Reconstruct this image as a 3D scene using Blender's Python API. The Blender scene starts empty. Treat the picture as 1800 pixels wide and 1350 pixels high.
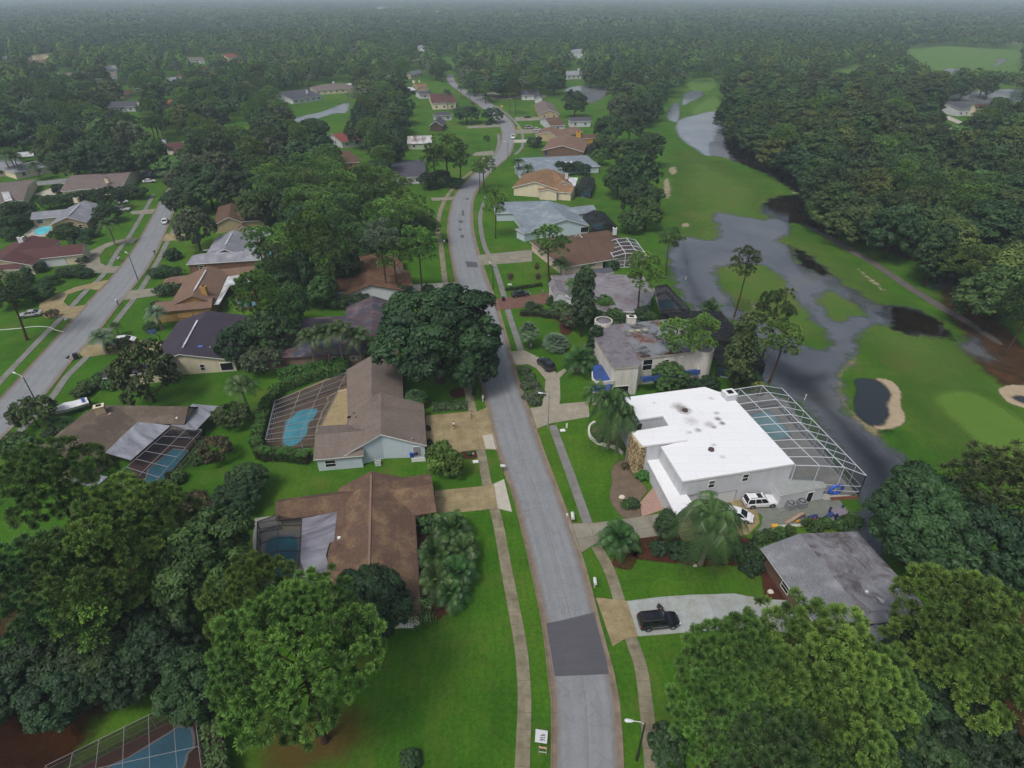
import bpy, math, random
import numpy as np
from mathutils import Vector, Matrix
R = math.radians
rng = np.random.default_rng(7)
random.seed(7)
SC = bpy.context.scene
COL = SC.collection
# ---------------------------------------------------------------- camera geometry
H, F, TH = 65.0, 1050.0, R(33.2)
CT, ST = math.cos(TH), math.sin(TH)

def P(x, y, z=0.0):
    """world point at height z seen at photo position (x, y) of the 1800x1350 photo"""
    d = y - 675.0
    t = (H - z) / (d * CT + F * ST)
    return Vector(((x - 900.0) * t, (F * CT - d * ST) * t, z))

def P2(x, y, z=0.0):
    v = P(x, y, z)
    return (v.x, v.y)

def proj(X, Y, Z):
    dz = H - Z
    c = Y * CT + dz * ST
    v = -Y * ST + dz * CT
    return 900 + F * X / c, 675 + F * v / c

def top_z(bx, by, ty):
    b = P(bx, by)
    d = ty - 675.0
    return H - b.y * (d * CT + F * ST) / (F * CT - d * ST)

# ---------------------------------------------------------------- object helpers
def lin(h):
    h = h.lstrip('#')
    o = []
    for i in (0, 2, 4):
        c = int(h[i:i + 2], 16) / 255
        o.append(c / 12.92 if c <= 0.04045 else ((c + 0.055) / 1.055) ** 2.4)
    return tuple(o)

def tag(o, label=None, cat=None, group=None, kind=None):
    if label: o['label'] = label
    if cat: o['category'] = cat
    if group: o['group'] = group
    if kind: o['kind'] = kind
    return o

def empty(name, loc, rz=0.0, label=None, cat=None, group=None):
    o = bpy.data.objects.new(name, None)
    o.location = loc
    o.rotation_euler = (0, 0, rz)
    o.empty_display_size = 0.3
    COL.objects.link(o)
    return tag(o, label, cat, group)

def link(name, me, parent=None, loc=None):
    o = bpy.data.objects.new(name, me)
    COL.objects.link(o)
    if parent is not None:
        o.parent = parent
    if loc is not None:
        o.location = loc
    return o

def copy_tree(o, parent=None, kids=None):
    c = o.copy()
    COL.objects.link(c)
    if parent is not None:
        c.parent = parent
        c.matrix_parent_inverse = o.matrix_parent_inverse.copy()
    for ch in (kids[o.name] if kids and o.name in kids else o.children):
        copy_tree(ch, c, kids)
    return c

class MB:
    """collects polygons with uv and material slots, builds one mesh object"""
    def __init__(s):
        s.v, s.f, s.m, s.uv = [], [], [], []
    def poly(s, pts, m=0, uv=None):
        b = len(s.v)
        pts = [tuple(p) for p in pts]
        s.v += pts
        s.f.append(tuple(range(b, b + len(pts))))
        s.m.append(m)
        if uv is None:
            uv = face_uv(pts)
        s.uv += uv
        return s
    def box(s, c, size, rz=0.0, m=0, taper=1.0):
        cx, cy, cz = c
        hx, hy, hz = size[0] / 2, size[1] / 2, size[2] / 2
        ca, sa = math.cos(rz), math.sin(rz)
        q = []
        for k, sz in ((1.0, -hz), (taper, hz)):
            for ax, ay in ((-hx, -hy), (hx, -hy), (hx, hy), (-hx, hy)):
                ax *= k; ay *= k
                q.append((cx + ax * ca - ay * sa, cy + ax * sa + ay * ca, cz + sz))
        for f in ((3, 2, 1, 0), (4, 5, 6, 7), (0, 1, 5, 4), (1, 2, 6, 5), (2, 3, 7, 6), (3, 0, 4, 7)):
            s.poly([q[i] for i in f], m)
        return s
    def bar(s, a, b, w, h=None, m=0):
        """square bar from a to b"""
        a, b = Vector(a), Vector(b)
        h = h or w
        d = (b - a)
        if d.length < 1e-6: return s
        d.normalize()
        up = Vector((0, 0, 1)) if abs(d.z) < 0.95 else Vector((0, 1, 0))
        x = d.cross(up).normalized() * (w / 2)
        y = x.cross(d).normalized() * (h / 2)
        r = [[p - x - y, p + x - y, p + x + y, p - x + y] for p in (a, b)]
        for i in range(4):
            j = (i + 1) % 4
            s.poly([r[0][i], r[0][j], r[1][j], r[1][i]], m)
        s.poly(r[0][::-1], m); s.poly(r[1], m)
        return s
    def tube(s, path, rad, n=7, m=0, cap=True):
        rings = []
        path = [Vector(p) for p in path]
        for i, p in enumerate(path):
            d = (path[min(i + 1, len(path) - 1)] - path[max(i - 1, 0)]).normalized()
            up = Vector((0, 0, 1)) if abs(d.z) < 0.9 else Vector((0, 1, 0))
            x = d.cross(up).normalized(); y = x.cross(d).normalized()
            r = rad[i] if isinstance(rad, (list, tuple)) else rad
            rings.append([p + (x * math.cos(2 * math.pi * k / n) + y * math.sin(2 * math.pi * k / n)) * r for k in range(n)])
        for a, b in zip(rings, rings[1:]):
            for k in range(n):
                j = (k + 1) % n
                s.poly([a[k], a[j], b[j], b[k]], m)
        if cap:
            s.poly(rings[0][::-1], m); s.poly(rings[-1], m)
        return s
    def prism(s, pts, z0, z1, m=0, ms=None):
        """pts: xy loop; top + sides"""
        if sum(a[0] * b[1] - b[0] * a[1] for a, b in zip(pts, list(pts[1:]) + [pts[0]])) < 0:
            pts = list(pts)[::-1]
        s.poly([(p[0], p[1], z1) for p in pts], m)
        n = len(pts)
        for i in range(n):
            a, b = pts[i], pts[(i + 1) % n]
            s.poly([(a[0], a[1], z0), (b[0], b[1], z0), (b[0], b[1], z1), (a[0], a[1], z1)], m if ms is None else ms)
        return s
    def lathe(s, prof, c=(0, 0, 0), n=12, m=0):
        for (r0, z0), (r1, z1) in zip(prof, prof[1:]):
            for k in range(n):
                a, b = 2 * math.pi * k / n, 2 * math.pi * (k + 1) / n
                q = [(c[0] + r * math.cos(t), c[1] + r * math.sin(t), c[2] + z) for r, t, z in ((r0, a, z0), (r0, b, z0), (r1, b, z1), (r1, a, z1))]
                s.poly(q, m)
        return s
    def xf(s, M):
        s.v = [tuple(M @ Vector(p)) for p in s.v]
        return s
    def build(s, name, mats, parent=None, loc=None, smooth=False, origin=False):
        me = bpy.data.meshes.new(name)
        v = s.v
        if origin:
            c = np.mean(np.array(v), axis=0); c[2] = min(p[2] for p in v)
            v = [(p[0] - c[0], p[1] - c[1], p[2] - c[2]) for p in v]
            loc = tuple(c)
        me.from_pydata(v, [], s.f)
        if not isinstance(mats, (list, tuple)): mats = [mats]
        for m in mats: me.materials.append(m)
        me.polygons.foreach_set('material_index', s.m)
        u = me.uv_layers.new(name='UVMap')
        u.data.foreach_set('uv', np.array(s.uv, dtype=np.float32).ravel())
        if smooth:
            me.polygons.foreach_set('use_smooth', [True] * len(s.f))
        me.update()
        return link(name, me, parent, loc)

def face_uv(pts):
    p = [Vector(q) for q in pts]
    n = Vector((0, 0, 0))
    for i in range(len(p)):
        n += (p[i] - p[0]).cross(p[(i + 1) % len(p)] - p[0])
    if n.length < 1e-9: return [(0.0, 0.0)] * len(p)
    n.normalize()
    if abs(n.z) > 0.999: u = Vector((1, 0, 0))
    else: u = Vector((-n.y, n.x, 0)).normalized()
    v = n.cross(u)
    return [(q.dot(u), q.dot(v)) for q in p]

def spline(pts, step=4):
    """Catmull-Rom through points (lists of equal length tuples)"""
    p = np.array(pts, float)
    out = []
    n = len(p)
    for i in range(n - 1):
        p0, p1, p2, p3 = p[max(i - 1, 0)], p[i], p[i + 1], p[min(i + 2, n - 1)]
        for k in range(step):
            t = k / step
            out.append(0.5 * ((2 * p1) + (-p0 + p2) * t + (2 * p0 - 5 * p1 + 4 * p2 - p3) * t * t + (-p0 + 3 * p1 - 3 * p2 + p3) * t ** 3))
    out.append(p[-1])
    return [tuple(q) for q in out]

def closed_spline(pts, step=4):
    p = list(pts)
    e = spline([p[-1]] + p + [p[0], p[1]], step)
    return e[step:-step - 1] if False else e[step:step * (len(p) + 1)]

# ---------------------------------------------------------------- materials
class NT:
    def __init__(s, name):
        s.m = bpy.data.materials.new(name)
        s.m.use_nodes = True
        s.t = s.m.node_tree
        s.t.nodes.clear()
        s.out = s.n('ShaderNodeOutputMaterial')
    def n(s, kind, **kw):
        k = s.t.nodes.new(kind)
        for a, b in kw.items():
            if a == 'i':
                for q, val in b.items():
                    sk = k.inputs[q]
                    if hasattr(val, 'is_output'): s.t.links.new(val, sk)
                    elif isinstance(val, tuple) and len(val) == 3 and sk.type == 'RGBA': sk.default_value = val + (1,)
                    else: sk.default_value = val
            else: setattr(k, a, b)
        return k
    def l(s, a, b): s.t.links.new(a, b)
    def noise(s, scale, vec=None, detail=4, rough=0.6, dist=0.0):
        k = s.n('ShaderNodeTexNoise', i={'Scale': scale, 'Detail': detail, 'Roughness': rough, 'Distortion': dist})
        s.l(vec if vec is not None else s.pos(), k.inputs['Vector'])
        return k.outputs['Fac']
    def pos(s):
        if not hasattr(s, '_p'): s._p = s.n('ShaderNodeNewGeometry').outputs['Position']
        return s._p
    def uv(s): return s.n('ShaderNodeTexCoord').outputs['UV']
    def obj(s): return s.n('ShaderNodeTexCoord').outputs['Object']
    def ramp(s, fac, stops, interp='LINEAR'):
        k = s.n('ShaderNodeValToRGB', i={'Fac': fac})
        k.color_ramp.interpolation = interp
        e = k.color_ramp.elements
        while len(e) < len(stops): e.new(0.5)
        for q, (p, c) in zip(e, stops):
            q.position = p
            q.color = (c if isinstance(c, tuple) else (c, c, c)) + (1,)
        return k.outputs['Color']
    def mix(s, fac, a, b, mode='MIX'):
        k = s.n('ShaderNodeMix', data_type='RGBA', blend_type=mode)
        for sk, val in ((k.inputs[0], fac), (k.inputs[6], a), (k.inputs[7], b)):
            if hasattr(val, 'is_output'): s.l(val, sk)
            elif isinstance(val, tuple): sk.default_value = val + (1,)
            else: sk.default_value = val if sk.type == 'VALUE' else (val, val, val, 1)
        return k.outputs[2]
    def math(s, op, a, b=0.0, c=None):
        k = s.n('ShaderNodeMath', operation=op)
        for sk, val in zip(k.inputs, (a, b, c)):
            if val is None: continue
            if hasattr(val, 'is_output'): s.l(val, sk)
            else: sk.default_value = val
        return k.outputs[0]
    def bsdf(s, color, rough=0.8, spec=0.3, bump=None, bstr=0.3, bdist=0.05, **kw):
        k = s.n('ShaderNodeBsdfPrincipled')
        for nm, val in (('Base Color', color), ('Roughness', rough), ('Specular IOR Level', spec), *kw.items()):
            sk = k.inputs[nm]
            if hasattr(val, 'is_output'): s.l(val, sk)
            elif isinstance(val, tuple): sk.default_value = val + (1,) if len(val) == 3 and sk.type == 'RGBA' else val
            else: sk.default_value = val
        if bump is not None:
            b = s.n('ShaderNodeBump', i={'Strength': bstr, 'Distance': bdist, 'Height': bump})
            s.l(b.outputs[0], k.inputs['Normal'])
        return k.outputs[0]
    def done(s, sh):
        s.l(sh, s.out.inputs['Surface'])
        return s.m

_MC = {}
def plain(name, col, rough=0.6, spec=0.4, var=0.12, scale=1.5, metal=0.0, bump=0.0):
    """simple painted / solid material with slight procedural unevenness"""
    if name in _MC: return _MC[name]
    t = NT(name)
    c = lin(col) if isinstance(col, str) else col
    f = t.noise(scale, t.obj(), 5, 0.65)
    k = t.ramp(f, [(0.3, tuple(x * (1 - var) for x in c)), (0.7, tuple(min(1, x * (1 + var)) for x in c))])
    m = t.done(t.bsdf(k, rough, spec, bump=f if bump else None, bstr=bump, Metallic=metal))
    _MC[name] = m
    return m
# ---------------------------------------------------------------- soft-edged sheets
def sdist(poly, X, Y):
    """signed distance (positive inside) of points to a polygon"""
    p = np.array(poly, float)
    q = np.roll(p, -1, 0)
    d = np.full(X.shape, 1e9)
    ins = np.zeros(X.shape, bool)
    for (ax, ay), (bx, by) in zip(p, q):
        ex, ey = bx - ax, by - ay
        t = np.clip(((X - ax) * ex + (Y - ay) * ey) / (ex * ex + ey * ey + 1e-12), 0, 1)
        d = np.minimum(d, np.hypot(X - ax - t * ex, Y - ay - t * ey))
        if abs(ey) > 1e-12:
            c = ((ay > Y) != (by > Y)) & (X < ex * (Y - ay) / ey + ax)
            ins ^= c
    return np.where(ins, d, -d)

def soft_sheet(name, polys, z, mat, res=1.0, holes=(), margin=2.0, kind='structure', px=True, smooth=3):
    conv = lambda pl: [P2(*q) for q in closed_spline(pl, smooth)] if px else pl
    W = [conv(pl) for pl in polys]; HO = [conv(pl) for pl in holes]
    a = np.concatenate([np.array(w) for w in W])
    x0, y0 = a.min(0) - margin; x1, y1 = a.max(0) + margin
    nx, ny = int((x1 - x0) / res) + 2, int((y1 - y0) / res) + 2
    xs, ys = x0 + np.arange(nx) * res, y0 + np.arange(ny) * res
    X, Y = np.meshgrid(xs, ys)
    D = np.full(X.shape, -1e9)
    for w in W: D = np.maximum(D, sdist(w, X, Y))
    for h in HO: D = np.minimum(D, -sdist(h, X, Y))
    keep = (D[:-1, :-1] > -margin) | (D[1:, 1:] > -margin) | (D[1:, :-1] > -margin) | (D[:-1, 1:] > -margin)
    jj, ii = np.nonzero(keep)
    idx = lambda j, i: j * nx + i
    F4 = np.stack([idx(jj, ii), idx(jj, ii + 1), idx(jj + 1, ii + 1), idx(jj + 1, ii)], 1)
    used, inv = np.unique(F4, return_inverse=True)
    V = np.stack([X.ravel()[used], Y.ravel()[used], np.full(len(used), z)], 1)
    me = np_mesh(name, V, inv.reshape(-1, 4))
    at = me.attributes.new('depth', 'FLOAT', 'POINT')
    at.data.foreach_set('value', D.ravel()[used].astype(np.float32))
    me.materials.append(mat)
    return tag(link(name, me), kind=kind)

def np_mesh(name, V, F4):
    me = bpy.data.meshes.new(name)
    V = np.asarray(V, np.float32); F4 = np.asarray(F4, np.int32)
    k = F4.shape[1]
    me.vertices.add(len(V)); me.vertices.foreach_set('co', V.ravel())
    me.loops.add(F4.size); me.loops.foreach_set('vertex_index', F4.ravel())
    me.polygons.add(len(F4))
    me.polygons.foreach_set('loop_start', np.arange(0, F4.size, k, dtype=np.int32))
    me.polygons.foreach_set('loop_total', np.full(len(F4), k, np.int32))
    me.update(calc_edges=True)
    return me

def soft_alpha(t, width=1.0, amp=1.0, scale=0.5, lo=0.0):
    a = t.n('ShaderNodeAttribute', attribute_name='depth').outputs['Fac']
    n = t.noise(scale, None, 6, 0.7)
    d = t.math('ADD', a, t.math('MULTIPLY', t.math('SUBTRACT', n, 0.5), amp * 2))
    k = t.n('ShaderNodeMapRange', interpolation_type='SMOOTHSTEP', i={'Value': d, 'From Min': lo, 'From Max': lo + width})
    return k.outputs[0]

def soft_mat(name, stops, scale=0.4, width=1.0, amp=1.2, escale=0.5, rough=0.95, lo=0.0, most=1.0, bump=0.3):
    t = NT(name)
    f = t.noise(scale, None, 8, 0.7)
    f2 = t.noise(scale * 9, None, 4, 0.6)
    c = t.ramp(t.math('ADD', t.math('MULTIPLY', f, 0.7), t.math('MULTIPLY', f2, 0.3)), stops)
    s = t.bsdf(c, rough, 0.2, bump=f2, bstr=bump)
    a = soft_alpha(t, width, amp, escale, lo)
    if most < 1: a = t.math('MULTIPLY', a, most)
    tr = t.n('ShaderNodeBsdfTransparent').outputs[0]
    mx = t.n('ShaderNodeMixShader', i={0: a, 1: tr, 2: s})
    return t.done(mx.outputs[0])

# ---------------------------------------------------------------- surface materials
def grass_mat():
    t = NT('lawn_grass')
    big = t.noise(0.018, None, 3, 0.5)
    mid = t.noise(0.16, None, 6, 0.65, 0.4)
    fine = t.noise(2.2, None, 6, 0.75)
    fin2 = t.noise(9.0, None, 3, 0.7)
    a = t.ramp(big, [(0.38, lin('#2f5212')), (0.5, lin('#386016')), (0.62, lin('#4f6a20'))])
    b = t.ramp(mid, [(0.3, lin('#2b5012')), (0.48, lin('#386116')), (0.62, lin('#486d1c')), (0.74, lin('#646a2c'))])
    c = t.mix(0.55, a, b)
    k = t.ramp(fine, [(0.3, 0.62), (0.5, 1.0), (0.7, 1.4)])
    c = t.mix(0.85, c, k, 'MULTIPLY')
    k2 = t.ramp(fin2, [(0.3, 0.7), (0.7, 1.3)])
    c = t.mix(0.7, c, k2, 'MULTIPLY')
    # worn, thin spots
    worn = t.noise(0.09, None, 7, 0.7)
    c = t.mix(t.ramp(worn, [(0.54, 0.0), (0.7, 0.6)]), c, lin('#5f6030'))
    dry = t.noise(0.05, None, 8, 0.75, 0.8)
    c = t.mix(t.ramp(dry, [(0.52, 0.0), (0.66, 0.5)]), c, lin('#566428'))
    mow = t.n('ShaderNodeTexWave', wave_type='BANDS', bands_direction='X', i={'Scale': 0.3, 'Distortion': 6.0, 'Detail': 3.0}); t.l(t.pos(), mow.inputs['Vector'])
    c = t.mix(0.12, c, t.ramp(mow.outputs['Fac'], [(0.3, 0.75), (0.7, 1.2)]), 'MULTIPLY')
    weed = t.noise(0.7, None, 7, 0.8)
    c = t.mix(t.ramp(weed, [(0.56, 0.0), (0.7, 0.55)]), c, lin('#2c4a1e'))
    return t.done(t.bsdf(c, 0.95, 0.08, bump=t.math('ADD', fine, t.math('MULTIPLY', fin2, 0.5)), bstr=0.55, bdist=0.08))

def road_mat(name, base, dark=False):
    t = NT(name)
    uv = t.uv()
    mp = t.n('ShaderNodeMapping', i={'Vector': uv, 'Scale': (1.2, 0.06, 1.0)})
    streak = t.noise(1.6, mp.outputs[0], 5, 0.6)
    grain = t.noise(14, None, 4, 0.8)
    blot = t.noise(0.35, None, 6, 0.65)
    v = t.n('ShaderNodeTexVoronoi', feature='DISTANCE_TO_EDGE', i={'Scale': 0.75, 'Randomness': 1.0})
    wp = t.n('ShaderNodeVectorMath', operation='ADD')
    nn = t.n('ShaderNodeTexNoise', i={'Scale': 0.9, 'Detail': 4})
    t.l(t.pos(), nn.inputs['Vector']); t.l(t.pos(), wp.inputs[0]); t.l(nn.outputs['Color'], wp.inputs[1]); t.l(wp.outputs[0], v.inputs['Vector'])
    crack = t.mix(t.ramp(t.noise(0.12, None, 4, 0.6), [(0.4, 0.8), (0.65, 0.1)]), t.ramp(v.outputs['Distance'], [(0.0, 0.42), (0.03, 1.0)]), 1.0)
    su = t.n('ShaderNodeSeparateXYZ', i={'Vector': uv}).outputs[0]
    edge = t.math('ABSOLUTE', t.math('SUBTRACT', su, 3.25))
    c = t.ramp(t.math('ADD', t.math('MULTIPLY', streak, 0.5), t.math('MULTIPLY', blot, 0.5)),
               [(0.3, tuple(x * 0.82 for x in lin(base))), (0.55, lin(base)), (0.72, tuple(x * 1.16 for x in lin(base)))])
    c = t.mix(0.8, c, t.ramp(grain, [(0.3, 0.72), (0.7, 1.25)]), 'MULTIPLY')
    if not dark:
        c = t.mix(0.7, c, crack, 'MULTIPLY')
        gut = t.n('ShaderNodeMapRange', i={'Value': t.math('ADD', edge, t.math('MULTIPLY', t.noise(0.8, None, 6, 0.7), 1.4)), 'From Min': 3.2, 'From Max': 4.2}).outputs[0]
        c = t.mix(t.math('MULTIPLY', gut, 0.75), c, lin('#6b5a4a'))
        seam = t.ramp(t.math('ABSOLUTE', t.math('SUBTRACT', su, 3.3)), [(0.012, 0.55), (0.05, 1.0)])
        c = t.mix(0.6, c, seam, 'MULTIPLY')
        track = t.n('ShaderNodeTexWave', wave_type='BANDS', bands_direction='X', i={'Vector': uv, 'Scale': 0.19, 'Distortion': 0.6, 'Detail': 1.0, 'Phase Offset': 1.2})
        c = t.mix(0.18, c, t.ramp(track.outputs['Fac'], [(0.2, 0.8), (0.8, 1.12)]), 'MULTIPLY')
        oil = t.noise(1.1, None, 8, 0.8, 0.6)
        c = t.mix(t.ramp(oil, [(0.66, 0.0), (0.74, 0.6)]), c, lin('#4a4a50'))
    return t.done(t.bsdf(c, 0.8, 0.3, bump=grain, bstr=0.25, bdist=0.02))

def concrete_mat(name, base, stain, pw=1.5, ph=1.5, joint=0.55, amount=0.5, squash=0.0):
    t = NT(name)
    b = t.n('ShaderNodeTexBrick', offset=squash, i={'Vector': t.uv(), 'Color1': lin(base), 'Color2': tuple(x * 0.9 for x in lin(base)), 'Mortar': tuple(x * joint for x in lin(base)), 'Scale': 1.0,
        'Mortar Size': 0.03, 'Mortar Smooth': 0.3, 'Bias': 0.0, 'Brick Width': pw, 'Row Height': ph})
    f = t.noise(0.5, None, 8, 0.72)
    g = t.noise(6, None, 5, 0.7)
    c = t.mix(t.ramp(f, [(0.38, 0.0), (0.68, amount)]), b.outputs['Color'], lin(stain))
    c = t.mix(0.7, c, t.ramp(g, [(0.25, 0.75), (0.75, 1.2)]), 'MULTIPLY')
    return t.done(t.bsdf(c, 0.88, 0.25, bump=g, bstr=0.15))

def water_mat(name='flood_water', cols=('#474b51', '#565a60', '#605f5c'), wd=3.2, amp=5.0, lo=-1.4, sh=0.4):
    """flood water: thin film at the rim where the grass shows through, dark and reflecting where deeper"""
    t = NT(name)
    w1 = t.n('ShaderNodeTexWave', wave_type='BANDS', bands_direction='Y', i={'Scale': 0.55, 'Distortion': 5.0, 'Detail': 3.0, 'Detail Scale': 1.2})
    t.l(t.pos(), w1.inputs['Vector'])
    n1 = t.noise(1.3, None, 4, 0.6)
    hgt = t.math('ADD', t.math('MULTIPLY', w1.outputs['Fac'], 0.35), n1)
    mud = t.noise(0.05, None, 5, 0.6, 0.5)
    c = t.ramp(mud, [(0.35, lin(cols[0])), (0.55, lin(cols[1])), (0.72, lin(cols[2]))])
    s = t.bsdf(c, 0.06, 0.6, bump=hgt, bstr=0.02, bdist=0.3)
    a = soft_alpha(t, wd, amp, 0.24, lo)
    grassy = t.noise(1.6, None, 6, 0.75)
    d = t.n('ShaderNodeAttribute', attribute_name='depth').outputs['Fac']
    shal = t.n('ShaderNodeMapRange', i={'Value': d, 'From Min': 0.0, 'From Max': 9.0, 'To Min': sh, 'To Max': 0.0}).outputs[0]
    tuft = t.ramp(t.math('ADD', t.math('MULTIPLY', t.math('SUBTRACT', grassy, 0.5), 0.9), shal), [(0.45, 1.0), (0.75, 0.5)])
    a = t.math('MULTIPLY', a, tuft)
    tr = t.n('ShaderNodeBsdfTransparent').outputs[0]
    return t.done(t.n('ShaderNodeMixShader', i={0: a, 1: tr, 2: s}).outputs[0])

def pond_mat():
    t = NT('pond_water')
    n1 = t.noise(0.9, None, 4, 0.6)
    s = t.bsdf(lin('#20262a'), 0.07, 0.5, bump=n1, bstr=0.04, bdist=0.3)
    a = soft_alpha(t, 1.2, 1.0, 0.3)
    tr = t.n('ShaderNodeBsdfTransparent').outputs[0]
    return t.done(t.n('ShaderNodeMixShader', i={0: a, 1: tr, 2: s}).outputs[0])

M_GRASS = grass_mat()
M_ROAD = road_mat('old_asphalt', '#7f8387')
M_PATCH = road_mat('new_asphalt', '#525359', True)
M_KERB = concrete_mat('kerb_concrete', '#85796a', '#5a4d40', 3.0, 3.0, 0.6, 0.75)
M_WALK = concrete_mat('sidewalk_concrete', '#8c8672', '#55503f', 3.0, 1.8, 0.5, 0.8)
M_WALKG = concrete_mat('sidewalk_grey', '#7f807e', '#55554f', 3.0, 1.6, 0.55, 0.6)
M_DRIVE = concrete_mat('drive_tan', '#9a8d6c', '#665c42', 3.2, 3.0, 0.5, 0.75)
M_DRIVEW = concrete_mat('drive_pale', '#b3b0a6', '#8b8673', 4.0, 3.2, 0.6, 0.4)
M_DRIVEN = concrete_mat('drive_new_grey', '#a0a8a9', '#807c68', 5.2, 6.0, 0.6, 0.6)
M_DRIVEG = concrete_mat('drive_grey', '#8d8a7e', '#5f5a49', 3.0, 3.0, 0.5, 0.6)
M_STAMP = concrete_mat('drive_stamped', '#9d988a', '#76705f', 0.7, 0.7, 0.72, 0.55, 0.5)
M_BRICKD = concrete_mat('drive_brick', '#775a4f', '#553d35', 0.4, 0.2, 0.6, 0.5, 0.5)
M_TILE = concrete_mat('walk_pink_tile', '#a98a7f', '#8b7268', 0.6, 0.6, 0.7, 0.35)
M_PADG = concrete_mat('yard_slab', '#767b74', '#5a6057', 3.5, 3.5, 0.6, 0.6)
M_WATER = water_mat()
M_WATERD = water_mat('deep_flood_water', ('#14161d', '#1b1c24', '#24242a'), 9.0, 2.0, 0.0, 0.0)
M_DARKREFL = water_mat('dark_reflection_water', ('#110d0a', '#1b140e', '#292017'), 3.0, 5.5, -0.6, 0.3)  # dark water; the forest's brown-black reflection is put into its colour
M_SILVER = water_mat('open_water', ('#6f767f', '#7d848d', '#868b90'), 3.0, 1.6, 0.0, 0.15)  # pale tones carry the bright sky reflection as base colour
M_POND = pond_mat()
M_MULCH = soft_mat('mulch_bed', [(0.3, lin('#2a1712')), (0.5, lin('#46271d')), (0.7, lin('#5c3526'))], 0.8, 0.5, 0.5, 0.9)
M_LITTER = soft_mat('leaf_litter', [(0.3, lin('#231a10')), (0.5, lin('#3c2a17')), (0.62, lin('#57351d')), (0.75, lin('#2f3414'))], 0.25, 3.0, 2.6, 0.3, most=0.9)
M_NEEDLES = soft_mat('pine_needles_on_lawn', [(0.3, lin('#4a3a1b')), (0.55, lin('#5b3d20')), (0.75, lin('#3d4a18'))], 0.35, 5.0, 3.5, 0.3, most=0.6)
M_SAND = soft_mat('bunker_sand', [(0.3, lin('#8b7d68')), (0.6, lin('#a4967e')), (0.75, lin('#7a6b57'))], 0.7, 0.6, 0.5, 0.8)
M_SHORE = soft_mat('sandy_shore', [(0.3, lin('#75704c')), (0.55, lin('#8d8567')), (0.75, lin('#5d6a35'))], 0.6, 1.2, 1.6, 0.6, most=0.75)
M_SANDSPOT = soft_mat('bare_sand_spots', [(0.3, lin('#8b8468')), (0.6, lin('#a59c85'))], 0.6, 1.0, 2.6, 0.55, lo=1.0, most=0.7)
M_FAIR = soft_mat('fairway_turf', [(0.3, lin('#3d601c')), (0.46, lin('#496822')), (0.6, lin('#58692d')), (0.72, lin('#6b683f'))], 0.09, 22.0, 9.0, 0.06, most=0.85)
M_GREEN = soft_mat('putting_turf', [(0.3, lin('#4f7424')), (0.6, lin('#5d7d2f'))], 0.05, 3.0, 1.0, 0.1, most=0.8, bump=0.05)
M_DIRT = soft_mat('grey_dirt_bed', [(0.3, lin('#55493d')), (0.6, lin('#6f6355')), (0.75, lin('#7d7263'))], 0.8, 0.3, 0.25, 0.9)
M_CART = soft_mat('cart_path_asphalt', [(0.3, lin('#4f4b4a')), (0.6, lin('#605b58'))], 0.4, 0.3, 0.3, 0.8)

# ---------------------------------------------------------------- ground
b = MB(); S = 14000
for i in range(4):
    for j in range(4):
        x0, y0 = -S + i * S / 2, -S / 2 + j * S * 0.6
        b.poly([(x0, y0, 0), (x0 + S / 2, y0, 0), (x0 + S / 2, y0 + S * 0.6, 0), (x0, y0 + S * 0.6, 0)])
tag(b.build('ground', M_GRASS), kind='structure')

def slab(name, px, mat, z1=0.05, smooth=0, kind='structure', rot=None, z0=0.0):
    pts = [P2(*q) for q in (closed_spline(px, smooth) if smooth else px)]
    m = MB().prism(pts, z0, z1)
    # uv turned to the slab's longest edge
    e = [(np.hypot(pts[i][0] - pts[i - 1][0], pts[i][1] - pts[i - 1][1]), i) for i in range(len(pts))]
    if rot is None:
        _, i = max(e)
        rot = math.atan2(pts[i][1] - pts[i - 1][1], pts[i][0] - pts[i - 1][0])
    c, s = math.cos(rot), math.sin(rot)
    ox, oy = pts[0]
    m.uv = [((v[0] - ox) * c + (v[1] - oy) * s, -(v[0] - ox) * s + (v[1] - oy) * c) for v in m.v]
    return tag(m.build(name, mat), kind=kind)

def strip(name, left, right, z, mat, step=5, skirt=True):
    """left / right edges as photo points from near to far"""
    L = spline([P2(*q) for q in left], step); Rr = spline([P2(*q) for q in right], step)
    n = max(len(L), len(Rr))
    def res(a, n):
        a = np.array(a); s = np.r_[0, np.cumsum(np.hypot(*np.diff(a, axis=0).T))]
        u = np.linspace(0, s[-1], n)
        return np.stack([np.interp(u, s, a[:, 0]), np.interp(u, s, a[:, 1])], 1)
    L, Rr = res(L, n), res(Rr, n)
    m = MB(); v = 0
    for i in range(n - 1):
        dv = np.hypot(*(L[i + 1] + Rr[i + 1] - L[i] - Rr[i])) / 2
        w = np.hypot(*(L[i] - Rr[i]))
        m.poly([(*L[i], z), (*Rr[i], z), (*Rr[i + 1], z), (*L[i + 1], z)], 0, [(0, v), (6.5, v), (6.5, v + dv), (0, v + dv)])
        v += dv
    tag(m.build(name, mat), kind='structure')
    return L, Rr

def offset(line, d):
    a = np.array(line); t = np.gradient(a, axis=0)
    t /= np.hypot(*t.T)[:, None]
    return a + np.stack([-t[:, 1], t[:, 0]], 1) * d

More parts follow.
